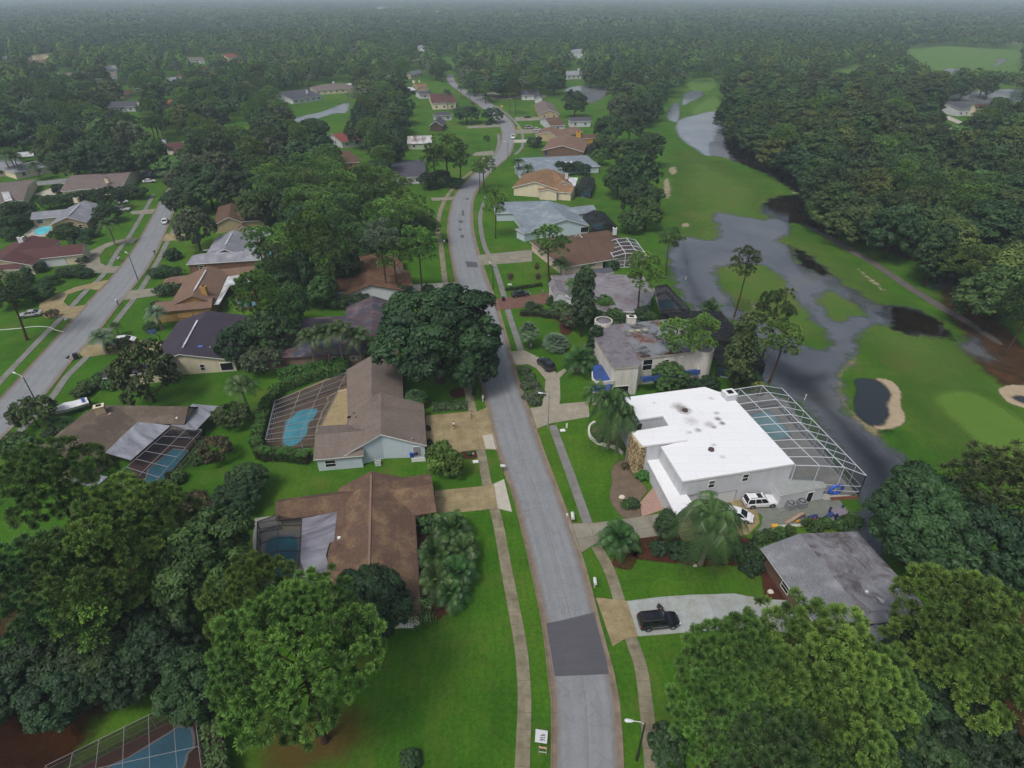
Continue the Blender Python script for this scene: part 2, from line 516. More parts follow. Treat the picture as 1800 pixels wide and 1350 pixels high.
def kerb(line, side, mat=M_KERB, w=0.42):
    """rolled kerb outside the road edge; side +1 = left of the line's direction"""
    m = MB()
    prof = [(0.0, 0.021), (w * 0.62, 0.03), (w * 0.82, 0.1), (w * 1.05, 0.115), (w * 1.12, 0.0)]
    rows = [(offset(line, side * d), z) for d, z in prof]
    v = np.r_[0, np.cumsum(np.hypot(*np.diff(np.array(line), axis=0).T))]
    for (a, za), (c, zc) in zip(rows, rows[1:]):
        for i in range(len(a) - 1):
            q = [(*a[i], za), (*a[i + 1], za), (*c[i + 1], zc), (*c[i], zc)]
            if side > 0: q = q
            else: q = q[::-1]
            m.poly(q, 0, [(0.3, v[i]), (0.3, v[i + 1]), (0.6, v[i + 1]), (0.6, v[i])] if side > 0 else [(0.6, v[i]), (0.6, v[i + 1]), (0.3, v[i + 1]), (0.3, v[i])])
    return tag(m.build('kerb', mat), kind='structure')

def path_line(c, w):
    """centre line + width in metres -> left/right photo-free edges"""
    a = np.array(spline([P2(*q) for q in c], 5))
    return offset(a, w / 2), offset(a, -w / 2)

def walk(name, centre, w, mat, z=0.07):
    L, Rr = path_line(centre, w)
    m = MB(); v = 0
    for i in range(len(L) - 1):
        dv = np.hypot(*(L[i + 1] + Rr[i + 1] - L[i] - Rr[i])) / 2
        m.poly([(*L[i], z), (*Rr[i], z), (*Rr[i + 1], z), (*L[i + 1], z)], 0, [(0.1, v), (w, v), (w, v + dv), (0.1, v + dv)])
        for e, s in ((L, 1), (Rr, -1)):
            q = [(*e[i], z), (*e[i + 1], z), (*e[i + 1], 0), (*e[i], 0)]
            m.poly(q if s > 0 else q[::-1], 0, [(0.5, v)] * 4)
        v += dv
    return tag(m.build(name, mat), kind='structure')

# ---- main street
RL = [(978, 1420), (978, 1350), (979, 1250), (972, 1187), (960, 1093), (941, 1004), (921, 922), (907, 870), (892, 830), (878, 790), (864, 733), (845, 655), (828, 590), (812, 530), (803, 490), (796, 455), (790, 420), (789, 395), (793, 367), (800, 345), (811, 330), (825, 315), (840, 300), (856, 284), (868, 275), (876, 264), (881, 252), (883, 238), (881, 226), (874, 214), (862, 202), (848, 190), (832, 178), (817, 168), (804, 158), (792, 149), (786, 140), (786, 131)]
RR = [(1090, 1420), (1086, 1350), (1081, 1250), (1071, 1187), (1046, 1093), (1024, 1004), (998, 922), (974, 855), (953, 800), (930, 733), (903, 655), (887, 590), (870, 533), (854, 490), (843, 455), (833, 420), (829, 395), (829, 365), (832, 348), (840, 331), (851, 315), (863, 301), (880, 287), (893, 275), (899, 264), (902, 252), (906, 238), (905, 226), (899, 214), (887, 202), (873, 190), (858, 178), (845, 170), (828, 162), (812, 154), (802, 147), (798, 140), (796, 131)]
L, Rr = strip('main_road', RL, RR, 0.02, M_ROAD)
kerb(L, 1, w=0.55); kerb(Rr, -1, w=0.6)
for pl in ([(960, 1096), (990, 1090), (1022, 1082), (1046, 1076), (1060, 1128), (1070.5, 1185), (1030, 1187), (975, 1189), (968, 1143)],
           [(818, 459), (838, 461), (841, 470), (821, 470)], [(806, 387), (814, 387), (814, 392), (806, 392)], [(810, 413), (816, 413), (816, 418), (810, 418)],
           [(812, 370), (816, 369), (816, 379), (812, 380)], [(818, 348), (825, 348), (825, 351), (818, 351)], [(806, 402), (812, 402), (812, 405), (806, 405)]):
    slab('road_patch', pl, M_PATCH, 0.0245, z0=0.018)
# ---- street on the left
SL = [(-60, 765), (3, 700), (28, 673), (67, 631), (110, 584), (153, 535), (193, 492), (231, 445), (258, 400), (280, 358), (294, 335), (310, 318)]
SR = [(-8, 778), (72, 700), (98, 668), (123, 636), (168, 587), (212, 530), (247, 487), (272, 448), (289, 410), (304, 374), (312, 350), (325, 328)]
L, Rr = strip('side_road', SL, SR, 0.02, M_ROAD)
kerb(L, 1, w=0.42); kerb(Rr, -1, w=0.42)
strip('cross_road', [(-30, 336), (0, 333), (60, 327), (118, 321), (200, 311), (300, 303)], [(-30, 328), (0, 325), (55, 320), (110, 314), (200, 304), (300, 296)], 0.022, M_ROAD)
strip('cross_road', [(320, 251), (345, 249), (420, 243)], [(320, 249), (345, 247), (420, 241)], 0.022, M_WALKG)
# ---- pavements
walk('sidewalk', [(918, 1420), (918, 1350), (922, 1245), (920, 1187), (913, 1122), (890, 1000), (876, 922), (866, 885), (856, 850), (847, 800), (836, 750), (826, 700), (812, 640), (800, 580), (790, 530), (783, 500), (775, 433), (769, 405), (771, 385), (776, 365), (786, 345), (800, 328), (815, 313), (835, 298), (848, 284), (856, 268)], 1.5, M_WALK)
walk('sidewalk', [(1150, 1420), (1146, 1350), (1129, 1187), (1109, 1122), (1089, 1057), (1070, 1000), (1048, 960)], 1.5, M_WALK)
walk('sidewalk', [(1033, 920), (1005, 841), (990, 800), (971, 748)], 1.45, M_WALKG)
walk('sidewalk', [(917, 620), (894, 550), (880, 500), (868, 465), (852, 433), (845, 400), (845, 375), (855, 345)], 1.4, M_WALKG)
walk('sidewalk', [(905, 272), (917, 260), (919, 245), (917, 230), (909, 218), (893, 202), (872, 186)], 1.5, M_WALKG)
walk('sidewalk', [(868, 276), (874, 264), (877, 248), (876, 236)], 1.6, M_WALKG)
walk('sidewalk', [(-40, 715), (3, 668), (72, 595), (107, 560), (153, 510), (182, 483), (208, 441), (226, 418), (249, 380), (270, 342)], 1.4, M_WALKG)
walk('sidewalk', [(20, 772), (45, 748), (93, 697), (117, 663), (153, 627), (190, 582), (232, 530), (250, 505), (277, 460), (291, 432), (306, 402), (316, 375)], 1.4, M_WALKG)
walk('sidewalk', [(1182, 771), (1040, 773)], 0.01, M_WALKG)
# ---- driveways
D = lambda px, m, z=0.09, s=0, n='driveway': slab(n, px, m, z, s)
D([(748, 731), (823, 724), (839, 724), (857, 716), (866, 752), (875, 791), (853, 790), (835, 791), (803, 796), (760, 802), (750, 792)], M_DRIVE)
D([(848, 766), (867, 763), (874, 790.5), (854, 789)], M_DRIVEW, 0.094)
D([(764, 863), (850, 855), (868, 851), (874, 894), (789, 903), (766, 902)], M_DRIVE)
D([(868, 851), (886, 843), (900, 900), (875, 894)], M_DRIVEW, 0.092)
D([(1102, 1057), (1160, 1050), (1218, 1046), (1291, 1044), (1344, 1054), (1393, 1056), (1440, 1075), (1430, 1115), (1345, 1110), (1258, 1108), (1122, 1119)], M_DRIVEN)
D([(1047, 1051), (1102, 1057), (1122, 1119), (1098, 1124), (1077, 1137)], M_DRIVE, 0.092)
D([(999, 921), (1045, 920), (1171, 902), (1200, 940), (1160, 942), (1045, 957), (1019, 974)], M_DRIVEG)
D([(1171, 902), (1230, 880), (1300, 879), (1330, 890), (1335, 920), (1315, 940), (1200, 952)], M_DRIVE, 0.086)
D([(1318, 888), (1364, 889), (1453, 877), (1476, 880), (1494, 904), (1467, 915), (1404, 924), (1324, 942), (1338, 925), (1340, 908)], M_PADG, 0.088)
D([(1152, 853), (1174, 893), (1128, 909), (1125, 884)], M_TILE, 0.08, n='path')
D([(895, 618), (923, 617), (950, 630), (973, 648), (984, 668), (985, 700), (983, 711), (1034, 706), (1036, 733), (965, 745), (944, 754), (932, 718), (952, 715), (957, 693), (959, 667), (943, 648), (928, 640), (907, 642)], M_STAMP)
D([(974, 660), (992, 648), (996, 652), (981, 668)], M_STAMP, 0.088)
D([(863, 526), (883, 524), (945, 518), (1000, 508), (1010, 520), (962, 533), (950, 537), (873, 546)], M_BRICKD)
D([(838, 449), (917, 441), (935, 440), (935, 460), (868, 465), (843, 466)], M_DRIVEG)
D([(722, 501), (790, 497), (801, 496), (806, 514), (793, 515), (727, 518)], M_DRIVEW)
D([(757, 348), (783, 347), (800, 346), (795, 352), (760, 353)], M_DRIVEG)
D([(193, 492), (167, 497), (133, 505), (100, 518), (70, 534), (68, 550), (82, 559), (108, 558), (131, 561), (153, 536), (123, 541), (112, 531), (120, 518), (150, 508), (176, 510)], M_DRIVE)
D([(242, 419), (213, 421), (187, 428), (160, 441), (148, 453), (138, 472), (160, 480), (203, 480), (213, 468), (190, 469), (177, 463), (175, 450), (185, 437), (205, 428), (218, 427), (234, 428)], M_DRIVEG)
D([(151, 606), (163, 607), (200, 604), (242, 599), (267, 598), (285, 606), (284, 615), (217, 620), (180, 624), (146, 629), (139, 619)], M_DRIVE)
D([(224, 512), (280, 506), (292, 512), (283, 519), (214, 528)], M_DRIVEG)
D([(285, 424), (292, 411), (325, 412), (325, 422)], M_DRIVE)
D([(229, 372), (275, 367), (268, 376), (231, 377)], M_DRIVEG)
D([(58, 342), (85, 333), (108, 322), (122, 322), (108, 338), (90, 346)], M_DRIVEW)
D([(905, 206), (965, 206), (985, 210), (905, 213)], M_DRIVEG)
D([(906, 228), (985, 226), (985, 233), (906, 235)], M_DRIVEG)
D([(903, 246), (950, 245), (950, 250), (903, 251)], M_DRIVEW)
D([(860, 170), (905, 169), (960, 167), (960, 171), (905, 174), (866, 176)], M_DRIVEG)
D([(838, 166), (870, 163), (880, 167), (846, 171)], M_DRIVEW)
D([(820, 222), (875, 218), (880, 223), (822, 226)], M_DRIVEG)
D([(836, 268), (868, 265), (868, 273), (830, 274)], M_DRIVEG)
D([(1655, 206), (1668, 204), (1695, 216), (1690, 220)], M_DRIVEW)
D([(1635, 225), (1690, 225), (1655, 245), (1640, 245)], M_WALKG, n='cross_road')

# ---------------------------------------------------------------- fairway, water, beds
soft_sheet('fairway', [[(1150, 300), (1170, 255), (1240, 265), (1330, 300), (1400, 345), (1420, 390), (1560, 470), (1660, 550), (1800, 640), (1850, 900), (1650, 860), (1540, 740), (1480, 640), (1300, 640), (1180, 560), (1140, 420)]], 0.004, M_FAIR, 2.0, margin=6)
soft_sheet('putting_green', [[(1625, 690), (1700, 680), (1780, 715), (1840, 770), (1840, 850), (1740, 800), (1660, 740)]], 0.006, M_GREEN, 1.0, margin=3)
soft_sheet('flood_water', [
    [(1176, 456), (1180, 432), (1206, 416), (1250, 424), (1266, 402), (1252, 385), (1262, 374), (1300, 380), (1342, 386), (1372, 384), (1388, 398), (1382, 416), (1365, 424), (1394, 437), (1402, 462), (1438, 478), (1456, 478), (1482, 498), (1530, 530), (1558, 537), (1600, 540), (1640, 560), (1668, 590), (1620, 592), (1560, 572), (1530, 576), (1508, 592), (1506, 622), (1494, 636), (1482, 652), (1476, 690), (1490, 720), (1522, 746), (1548, 772), (1602, 815), (1618, 850), (1612, 890), (1570, 960), (1520, 985), (1500, 930), (1510, 880), (1470, 800), (1420, 720), (1360, 690), (1335, 660), (1340, 610), (1280, 560), (1230, 560), (1200, 520), (1185, 490)],
    [(1340, 371), (1355, 350), (1412, 345), (1418, 375), (1445, 393), (1490, 410), (1472, 415), (1420, 398), (1395, 392), (1370, 385)],
    [(1392, 440), (1412, 442), (1450, 470), (1460, 480), (1440, 484), (1405, 462)],
    [(1690, 610), (1700, 590), (1720, 598), (1745, 628), (1735, 634), (1700, 625)],
    [(1640, 490), (1660, 478), (1690, 480), (1680, 500), (1650, 510)]],
    0.012, M_WATER, 0.9, margin=3,
    holes=[[(1258, 474), (1300, 464), (1340, 467), (1367, 480), (1382, 500), (1402, 525), (1434, 568), (1462, 597), (1453, 612), (1424, 612), (1384, 588), (1330, 560), (1296, 540), (1268, 505)],
           [(1440, 520), (1465, 513), (1490, 525), (1518, 548), (1510, 556), (1470, 563), (1448, 548)]])
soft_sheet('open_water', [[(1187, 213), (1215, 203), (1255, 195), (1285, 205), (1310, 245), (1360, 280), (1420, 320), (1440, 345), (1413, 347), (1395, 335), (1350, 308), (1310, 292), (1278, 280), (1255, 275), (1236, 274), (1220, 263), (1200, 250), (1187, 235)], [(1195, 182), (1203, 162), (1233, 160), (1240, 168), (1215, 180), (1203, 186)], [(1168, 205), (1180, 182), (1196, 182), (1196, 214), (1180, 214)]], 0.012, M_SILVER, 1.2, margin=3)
soft_sheet('fairway', [[(1585, 82), (1700, 72), (1860, 76), (1860, 133), (1700, 122), (1640, 126)], [(1455, 124), (1500, 110), (1530, 108), (1522, 124), (1490, 133)], [(1200, 142), (1262, 136), (1264, 160), (1205, 160)], [(1200, 196), (1240, 168), (1276, 172), (1274, 196), (1220, 206)]], 0.004, soft_mat('far_turf', [(0.3, lin('#4d6f2a')), (0.7, lin('#5d7d38'))], 0.05, 8.0, 3.0, 0.1, most=0.85), 4.0, margin=6)
soft_sheet('deep_flood_water', [[(1330, 640), (1345, 600), (1400, 640), (1470, 650), (1476, 690), (1490, 720), (1522, 746), (1548, 772), (1602, 815), (1618, 850), (1612, 890), (1570, 960), (1520, 985), (1500, 930), (1510, 880), (1470, 800), (1420, 720), (1360, 690)], [(1240, 560), (1300, 570), (1340, 620), (1320, 660), (1250, 600)], [(1187, 430), (1215, 430), (1235, 500), (1262, 540), (1240, 560), (1200, 520)]], 0.0165, M_WATERD, 0.9, margin=3)
soft_sheet('dark_reflection_water', [[(1266, 200), (1290, 205), (1316, 248), (1366, 282), (1424, 320), (1444, 346), (1410, 345), (1350, 307), (1300, 288), (1276, 266), (1268, 230)], [(1545, 543), (1580, 536), (1648, 560), (1680, 596), (1620, 592), (1562, 574)], [(1338, 371), (1352, 350), (1412, 343), (1420, 375), (1445, 393), (1492, 411), (1470, 416), (1420, 399), (1395, 394), (1370, 387)], [(1390, 438), (1412, 441), (1450, 469), (1462, 482), (1440, 484), (1405, 462)]], 0.019, M_DARKREFL, 0.7, margin=3)  # overlay painting the trees' dark reflection along the forest edge
soft_sheet('bare_ground', [[(1160, 318), (1180, 312), (1185, 345), (1165, 350)], [(1170, 295), (1190, 290), (1195, 305), (1175, 308)], [(1190, 392), (1215, 390), (1218, 400), (1195, 402)], [(1385, 330), (1405, 328), (1412, 340), (1390, 342)]], 0.0085, M_SANDSPOT, 0.8, margin=3)
soft_sheet('shore', [[(1497, 628), (1510, 633), (1496, 648), (1484, 660), (1482, 690), (1494, 714), (1524, 738), (1552, 760), (1540, 772), (1500, 738), (1474, 700), (1470, 660)]], 0.016, M_SHORE, 0.6)
soft_sheet('bunker_sand', [[(1536, 664), (1570, 670), (1586, 690), (1586, 712), (1595, 735), (1585, 750), (1552, 757), (1530, 748), (1545, 720), (1550, 690)]], 0.017, M_SAND, 0.5)
soft_sheet('bunker_water', [[(1496, 668), (1512, 662), (1540, 665), (1560, 678), (1571, 694), (1566, 714), (1568, 732), (1558, 748), (1545, 752), (1520, 746), (1500, 728), (1495, 706), (1500, 690)]], 0.022, M_POND, 0.6)
soft_sheet('bunker_sand', [[(1752, 685), (1770, 676), (1810, 680), (1830, 720), (1800, 718), (1768, 706)]], 0.017, M_SAND, 0.5)
soft_sheet('bunker_water', [[(1772, 698), (1790, 693), (1820, 700), (1820, 714), (1800, 712)]], 0.022, M_POND, 0.6)
soft_sheet('bare_ground', [[(1310, 530), (1330, 525), (1345, 560), (1330, 570)], [(1405, 570), (1420, 570), (1426, 596), (1412, 594)], [(1480, 455), (1495, 458), (1560, 505), (1565, 516), (1540, 510)], [(1300, 440), (1330, 445), (1345, 455), (1310, 455)], [(1690, 800), (1720, 790), (1740, 830), (1700, 840)]], 0.008, M_SANDSPOT, 0.8, margin=3)
soft_sheet('cart_path', [[(1414, 386), (1422, 388), (1485, 428), (1535, 456), (1590, 493), (1646, 528), (1700, 560), (1760, 600), (1754, 606), (1692, 567), (1640, 538), (1584, 502), (1530, 465), (1480, 437), (1414, 396)]], 0.018, M_CART, 0.5)
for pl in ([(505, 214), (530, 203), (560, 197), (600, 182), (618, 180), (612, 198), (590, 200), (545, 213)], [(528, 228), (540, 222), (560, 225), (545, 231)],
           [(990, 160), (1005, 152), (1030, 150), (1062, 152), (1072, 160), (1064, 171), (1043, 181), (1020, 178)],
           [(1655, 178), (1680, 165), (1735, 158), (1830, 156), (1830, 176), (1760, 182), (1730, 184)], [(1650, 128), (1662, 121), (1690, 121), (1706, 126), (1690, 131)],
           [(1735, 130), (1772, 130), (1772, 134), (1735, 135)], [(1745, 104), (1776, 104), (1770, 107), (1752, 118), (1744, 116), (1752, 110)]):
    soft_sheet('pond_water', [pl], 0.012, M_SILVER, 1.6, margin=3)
soft_sheet('mulch_bed', [[(1005, 535), (985, 545), (930, 547), (912, 552), (918, 558), (975, 560), (984, 585), (1000, 590), (1010, 570)]], 0.03, M_MULCH, 0.5)
soft_sheet('mulch_bed', [[(1120, 940), (1175, 942), (1280, 940), (1330, 955), (1390, 1050), (1345, 1052), (1325, 1000), (1240, 998), (1180, 992), (1110, 980)]], 0.03, M_MULCH, 0.5)
soft_sheet('mulch_bed', [[(1072, 990), (1090, 1002), (1115, 1000), (1125, 960), (1095, 960)]], 0.03, M_MULCH, 0.4)
soft_sheet('mulch_bed', [[(806, 793), (836, 792), (839, 806), (812, 808), (804, 802)]], 0.03, M_MULCH, 0.3)
soft_sheet('mulch_bed', [[(790, 685), (815, 682), (820, 696), (795, 700)]], 0.03, M_MULCH, 0.3)
soft_sheet('mulch_bed', [[(735, 905), (765, 900), (800, 960), (800, 1040), (790, 1080), (745, 1085), (730, 1000)]], 0.03, M_MULCH, 0.5)
soft_sheet('mulch_bed', [[(893, 487), (900, 486), (902, 493), (893, 493)], [(940, 466), (948, 466), (948, 474), (940, 474)], [(942, 484), (950, 484), (950, 492), (942, 492)]], 0.03, M_MULCH, 0.25, margin=0.8)
soft_sheet('dirt_bed', [[(1108, 798), (1100, 806), (1082, 812), (1072, 830), (1075, 845), (1070, 875), (1083, 900), (1100, 912), (1130, 906), (1124, 884), (1140, 860), (1110, 830)]], 0.03, M_DIRT, 0.4)
soft_sheet('dirt_bed', [[(1041, 755), (1060, 745), (1098, 760), (1105, 790), (1080, 785), (1045, 770)]], 0.03, M_DIRT, 0.4)
soft_sheet('leaf_litter', [[(-200, 1090), (100, 1000), (230, 950), (330, 1000), (300, 1180), (200, 1260), (-100, 1400)]], 0.005, M_LITTER, 1.0, margin=4)
soft_sheet('leaf_litter', [[(1230, 1200), (1400, 1100), (1700, 1100), (1900, 1000), (1900, 1500), (1300, 1500)]], 0.005, M_LITTER, 1.0, margin=4)
soft_sheet('leaf_litter', [[(1360, 345), (1440, 390), (1560, 420), (1680, 500), (1760, 560), (1860, 660), (1860, 690), (1740, 640), (1650, 540), (1640, 480), (1500, 420)], [(1690, 610), (1760, 620), (1850, 690), (1850, 720), (1740, 670)]], 0.007, M_LITTER, 1.2, margin=4)
soft_sheet('pine_needles', [[(420, 1260), (520, 1230), (640, 1220), (690, 1260), (660, 1340), (520, 1420), (420, 1400)], [(740, 1075), (790, 1060), (815, 1080), (780, 1110), (745, 1110)]], 0.006, M_NEEDLES, 0.8, margin=4)
soft_sheet('deep_flood_water', [[(-120, 1250), (60, 1235), (160, 1260), (190, 1285), (130, 1350), (60, 1420), (-120, 1420)]], 0.012, water_mat('muddy_water', ('#1a0f0a', '#2b1a10', '#3a2413'), 2.0, 2.2, 0.0, 0.35), 0.5, margin=2)
# ---------------------------------------------------------------- foliage materials
def leaf_mat(name, light=1.4, dark=0.66, rough=0.55, trans=0.22, warm=0.0):
    t = NT(name)
    oc = t.n('ShaderNodeObjectInfo')
    tone = t.n('ShaderNodeAttribute', attribute_name='tone').outputs['Fac']
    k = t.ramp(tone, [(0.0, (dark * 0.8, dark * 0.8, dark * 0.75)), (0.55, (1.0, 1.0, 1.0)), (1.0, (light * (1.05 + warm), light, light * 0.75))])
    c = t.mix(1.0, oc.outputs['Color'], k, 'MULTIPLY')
    hs = t.n('ShaderNodeHueSaturation', i={'Color': c})
    r = t.n('ShaderNodeMapRange', i={'Value': oc.outputs['Random'], 'To Min': 0.485, 'To Max': 0.515})
    r2 = t.n('ShaderNodeMapRange', i={'Value': oc.outputs['Random'], 'To Min': 0.85, 'To Max': 1.2})
    hs.inputs['Saturation'].default_value = 0.95
    t.l(r.outputs[0], hs.inputs['Hue']); t.l(r2.outputs[0], hs.inputs['Value'])
    s = t.bsdf(hs.outputs[0], rough, 0.25)
    tr = t.n('ShaderNodeBsdfTranslucent', i={'Color': hs.outputs[0]})
    return t.done(t.n('ShaderNodeMixShader', i={0: trans, 1: s, 2: tr.outputs[0]}).outputs[0])

M_LEAF = leaf_mat('broad_leaves', trans=0.12)
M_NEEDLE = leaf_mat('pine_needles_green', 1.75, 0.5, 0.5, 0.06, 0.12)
M_FROND = leaf_mat('palm_fronds', 1.6, 0.6, 0.4, 0.2)

def bark_mat(name, c0, c1):
    t = NT(name)
    mp = t.n('ShaderNodeMapping', i={'Vector': t.obj(), 'Scale': (6, 6, 1.2)})
    f = t.noise(2.0, mp.outputs[0], 6, 0.7)
    return t.done(t.bsdf(t.ramp(f, [(0.3, lin(c0)), (0.7, lin(c1))]), 0.95, 0.1, bump=f, bstr=0.6))
M_BARK = bark_mat('bark_dark', '#231c19', '#4b3f37')
M_BARKP = bark_mat('bark_pine', '#2a1f1a', '#5a463a')
M_BARKG = bark_mat('bark_palm', '#55504a', '#857d72')

def unit(v): return v / np.maximum(np.linalg.norm(v, axis=-1, keepdims=True), 1e-9)
def rdir(g, n): return unit(g.normal(size=(n, 3)))

def leaves_mesh(name, C, N, size, g, tone, mat, aspect=1.5, tri=False):
    """one quad (or triangle) per leaf spray: centre C, normal N"""
    n = len(C)
    a = unit(np.cross(N, rdir(g, n)))
    b = np.cross(N, a)
    s = (np.ones(n) * size * g.uniform(0.65, 1.3, n))[:, None] / 2
    if tri:
        V = np.stack([C - a * s * 0.9 - b * s * 0.5, C + a * s * 0.9 - b * s * 0.5, C + b * s * aspect], 1).reshape(-1, 3)
        k = 3
    else:
        bend = N * s * 0.35
        V = np.stack([C - b * s * aspect - bend, C + a * s * 0.8, C + b * s * aspect - bend, C - a * s * 0.8], 1).reshape(-1, 3)
        k = 4
    me = np_mesh(name, V, np.arange(n * k).reshape(-1, k))
    at = me.attributes.new('tone', 'FLOAT', 'POINT')
    at.data.foreach_set('value', np.repeat(tone, k).astype(np.float32))
    me.materials.append(mat)
    return me

def broad_arrays(seed, Rr, H0, H1, lobes, subs, per, lobe_r=0.38, sub_r=0.16, flat=0.85, squeeze=0.0, cone=0.0, jit=0.55):
    """lobed crown between heights H0 and H1; returns leaf centres, normals, tones"""
    g = np.random.default_rng(seed)
    cz, hz = (H0 + H1) / 2, (H1 - H0) / 2
    C, N, T = [], [], []
    ga = math.pi * (3 - math.sqrt(5))
    for i in range(lobes):
        u = (i + 0.5) / lobes
        z = 1 - 1.75 * u                       # mostly upper half
        rad = math.sqrt(max(0.05, 1 - z * z))
        if cone: rad *= (1 - cone * (z + 1) / 2)
        th = i * ga + g.uniform(-0.35, 0.35)
        rr = g.uniform(0.5, 0.78)
        lc = np.array([rad * math.cos(th) * rr * Rr, rad * math.sin(th) * rr * Rr, cz + z * hz * g.uniform(0.55, 0.8)])
        lr = lobe_r * Rr * g.uniform(0.75, 1.3)
        lt = g.uniform(0.2, 0.8)
        d = rdir(g, subs)
        out = unit(lc - np.array([0, 0, cz - hz * 0.3]))
        d = unit(d + out * 0.75 + np.array([0, 0, 0.25]))
        sc = lc + d * lr * np.array([1, 1, flat]) * g.uniform(0.7, 1.05, (subs, 1))
        sr = sub_r * Rr * g.uniform(0.7, 1.35, subs)
        st = np.clip(lt + g.normal(0, 0.12, subs), 0, 1)
        ld = unit(rdir(g, subs * per) + np.repeat(unit(d + np.array([0, 0, 0.35])), per, 0) * 0.9)
        C.append(np.repeat(sc, per, 0) + ld * np.repeat(sr, per)[:, None] * np.array([1, 1, 0.8]) * g.uniform(0.55, 1.08, (subs * per, 1)))
        N.append(unit(ld + rdir(g, subs * per) * jit + np.array([0, 0, 0.25])))
        T.append(np.clip(np.repeat(st, per) + g.normal(0, 0.09, subs * per), 0, 1))
    return np.concatenate(C), np.concatenate(N), np.concatenate(T), g

def broad_crown(name, seed, leaf, **kw):
    C, N, T, g = broad_arrays(seed, **kw)
    return leaves_mesh(name, C, N, leaf, g, T, M_LEAF)

def pine_arrays(seed, Rr, H0, H1, clumps, tufts, cr=(1.2, 2.1), open_=0.0):
    g = np.random.default_rng(seed)
    P0, D, T, limbs = [], [], [], []
    ga = math.pi * (3 - math.sqrt(5))
    for i in range(clumps):
        u = (i + 0.5) / clumps
        z = 1 - 1.55 * u
        rad = math.sqrt(max(0.08, 1 - z * z)) * (1.0 if z > -0.25 else 0.8)
        th = i * ga + g.uniform(-0.5, 0.5)
        rr = g.uniform(0.45 if i % 3 == 0 else 0.75, 0.98)
        h = (H0 + H1) / 2 + z * (H1 - H0) / 2 * g.uniform(0.75, 1.0)
        c = np.array([rad * rr * Rr * math.cos(th), rad * rr * Rr * math.sin(th), h])
        r = g.uniform(*cr)
        limbs.append((c, r))
        n = int(tufts * g.uniform(0.7, 1.25))
        q = (np.arange(n) + 0.5) / n; zz = 1 - 1.3 * q; aa = np.arange(n) * ga + g.uniform(0, 6)
        d = np.stack([np.sqrt(np.maximum(0.02, 1 - zz * zz)) * np.cos(aa), np.sqrt(np.maximum(0.02, 1 - zz * zz)) * np.sin(aa), zz], 1)
        d = unit(d + g.normal(0, 0.12, d.shape))
        P0.append(c + d * r * np.array([1, 1, 0.62]) * g.uniform(0.82, 1.08, (n, 1)))
        D.append(unit(d + np.array([0, 0, 0.5])))
        T.append(np.clip(g.uniform(0.3, 0.7) + g.normal(0, 0.16, n), 0, 1))
    return np.concatenate(P0), np.concatenate(D), np.concatenate(T), limbs, g

def needle_mesh(name, P0, D, T, g, per, length, width):
    n = len(P0) * per
    c = np.repeat(P0, per, 0); d = np.repeat(D, per, 0)
    nd = unit(rdir(g, n) * 1.0 + d * 0.75)
    side = unit(np.cross(nd, rdir(g, n))) * width / 2
    L = length * g.uniform(0.7, 1.15, (n, 1))
    tip = c + nd * L
    V = np.stack([c - side * 0.5, c + side * 0.5, tip + side, tip - side], 1).reshape(-1, 3)
    me = np_mesh(name, V, np.arange(n * 4).reshape(-1, 4))
    at = me.attributes.new('tone', 'FLOAT', 'POINT')
    t = np.clip(np.repeat(T, per) + g.normal(0, 0.12, n), 0, 1)
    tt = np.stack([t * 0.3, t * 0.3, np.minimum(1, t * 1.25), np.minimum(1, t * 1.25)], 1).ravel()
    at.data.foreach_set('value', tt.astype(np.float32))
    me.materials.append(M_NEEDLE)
    return me

def trunk_mb(h, r, limbs=(), bend=0.4, seed=0, start=0.5, n=8):
    g = random.Random(seed)
    m = MB()
    bx, by = g.uniform(-bend, bend), g.uniform(-bend, bend)
    pt = lambda t: (bx * math.sin(t * 2.6), by * math.sin(t * 2.2), h * t)
    m.tube([pt(t / 7) for t in range(8)], [r * (1.25 if t == 0 else 1 - 0.62 * t / 7) for t in range(8)], n)
    for c, cr in limbs:
        t = min(0.95, max(start, (c[2] - abs(np.hypot(c[0], c[1])) * 0.55) / h))
        a = pt(t); rr = r * (1 - 0.62 * t) * 0.45
        mid = (a[0] * 0.5 + c[0] * 0.5, a[1] * 0.5 + c[1] * 0.5, a[2] * 0.55 + c[2] * 0.45)
        m.tube([a, mid, tuple(c)], [rr, rr * 0.7, rr * 0.3], 5, cap=False)
    return m

# ---------------------------------------------------------------- prototypes: (crown mesh, trunk mesh) pairs, kept by kind
PROTO = {}
def mesh_of(mb, name, mat):
    o = mb.build(name, mat); me = o.data; bpy.data.objects.remove(o); return me

def add_proto(kind, crown, trunk_mesh): PROTO.setdefault(kind, []).append((crown, trunk_mesh))

def make_pines(kind, count, seed, Rr, H0, H1, clumps, tufts, per, length, width, tr, cr, start=0.45):
    for i in range(count):
        P0, D, T, limbs, g = pine_arrays(seed + i, Rr, H0, H1, clumps, tufts, cr)
        cm = needle_mesh('pine_crown', P0, D, T, g, per, length, width)
        add_proto(kind, cm, mesh_of(trunk_mb(H1 * 0.93, tr, limbs, 0.5, seed + i, start), 'pine_trunk', M_BARKP))

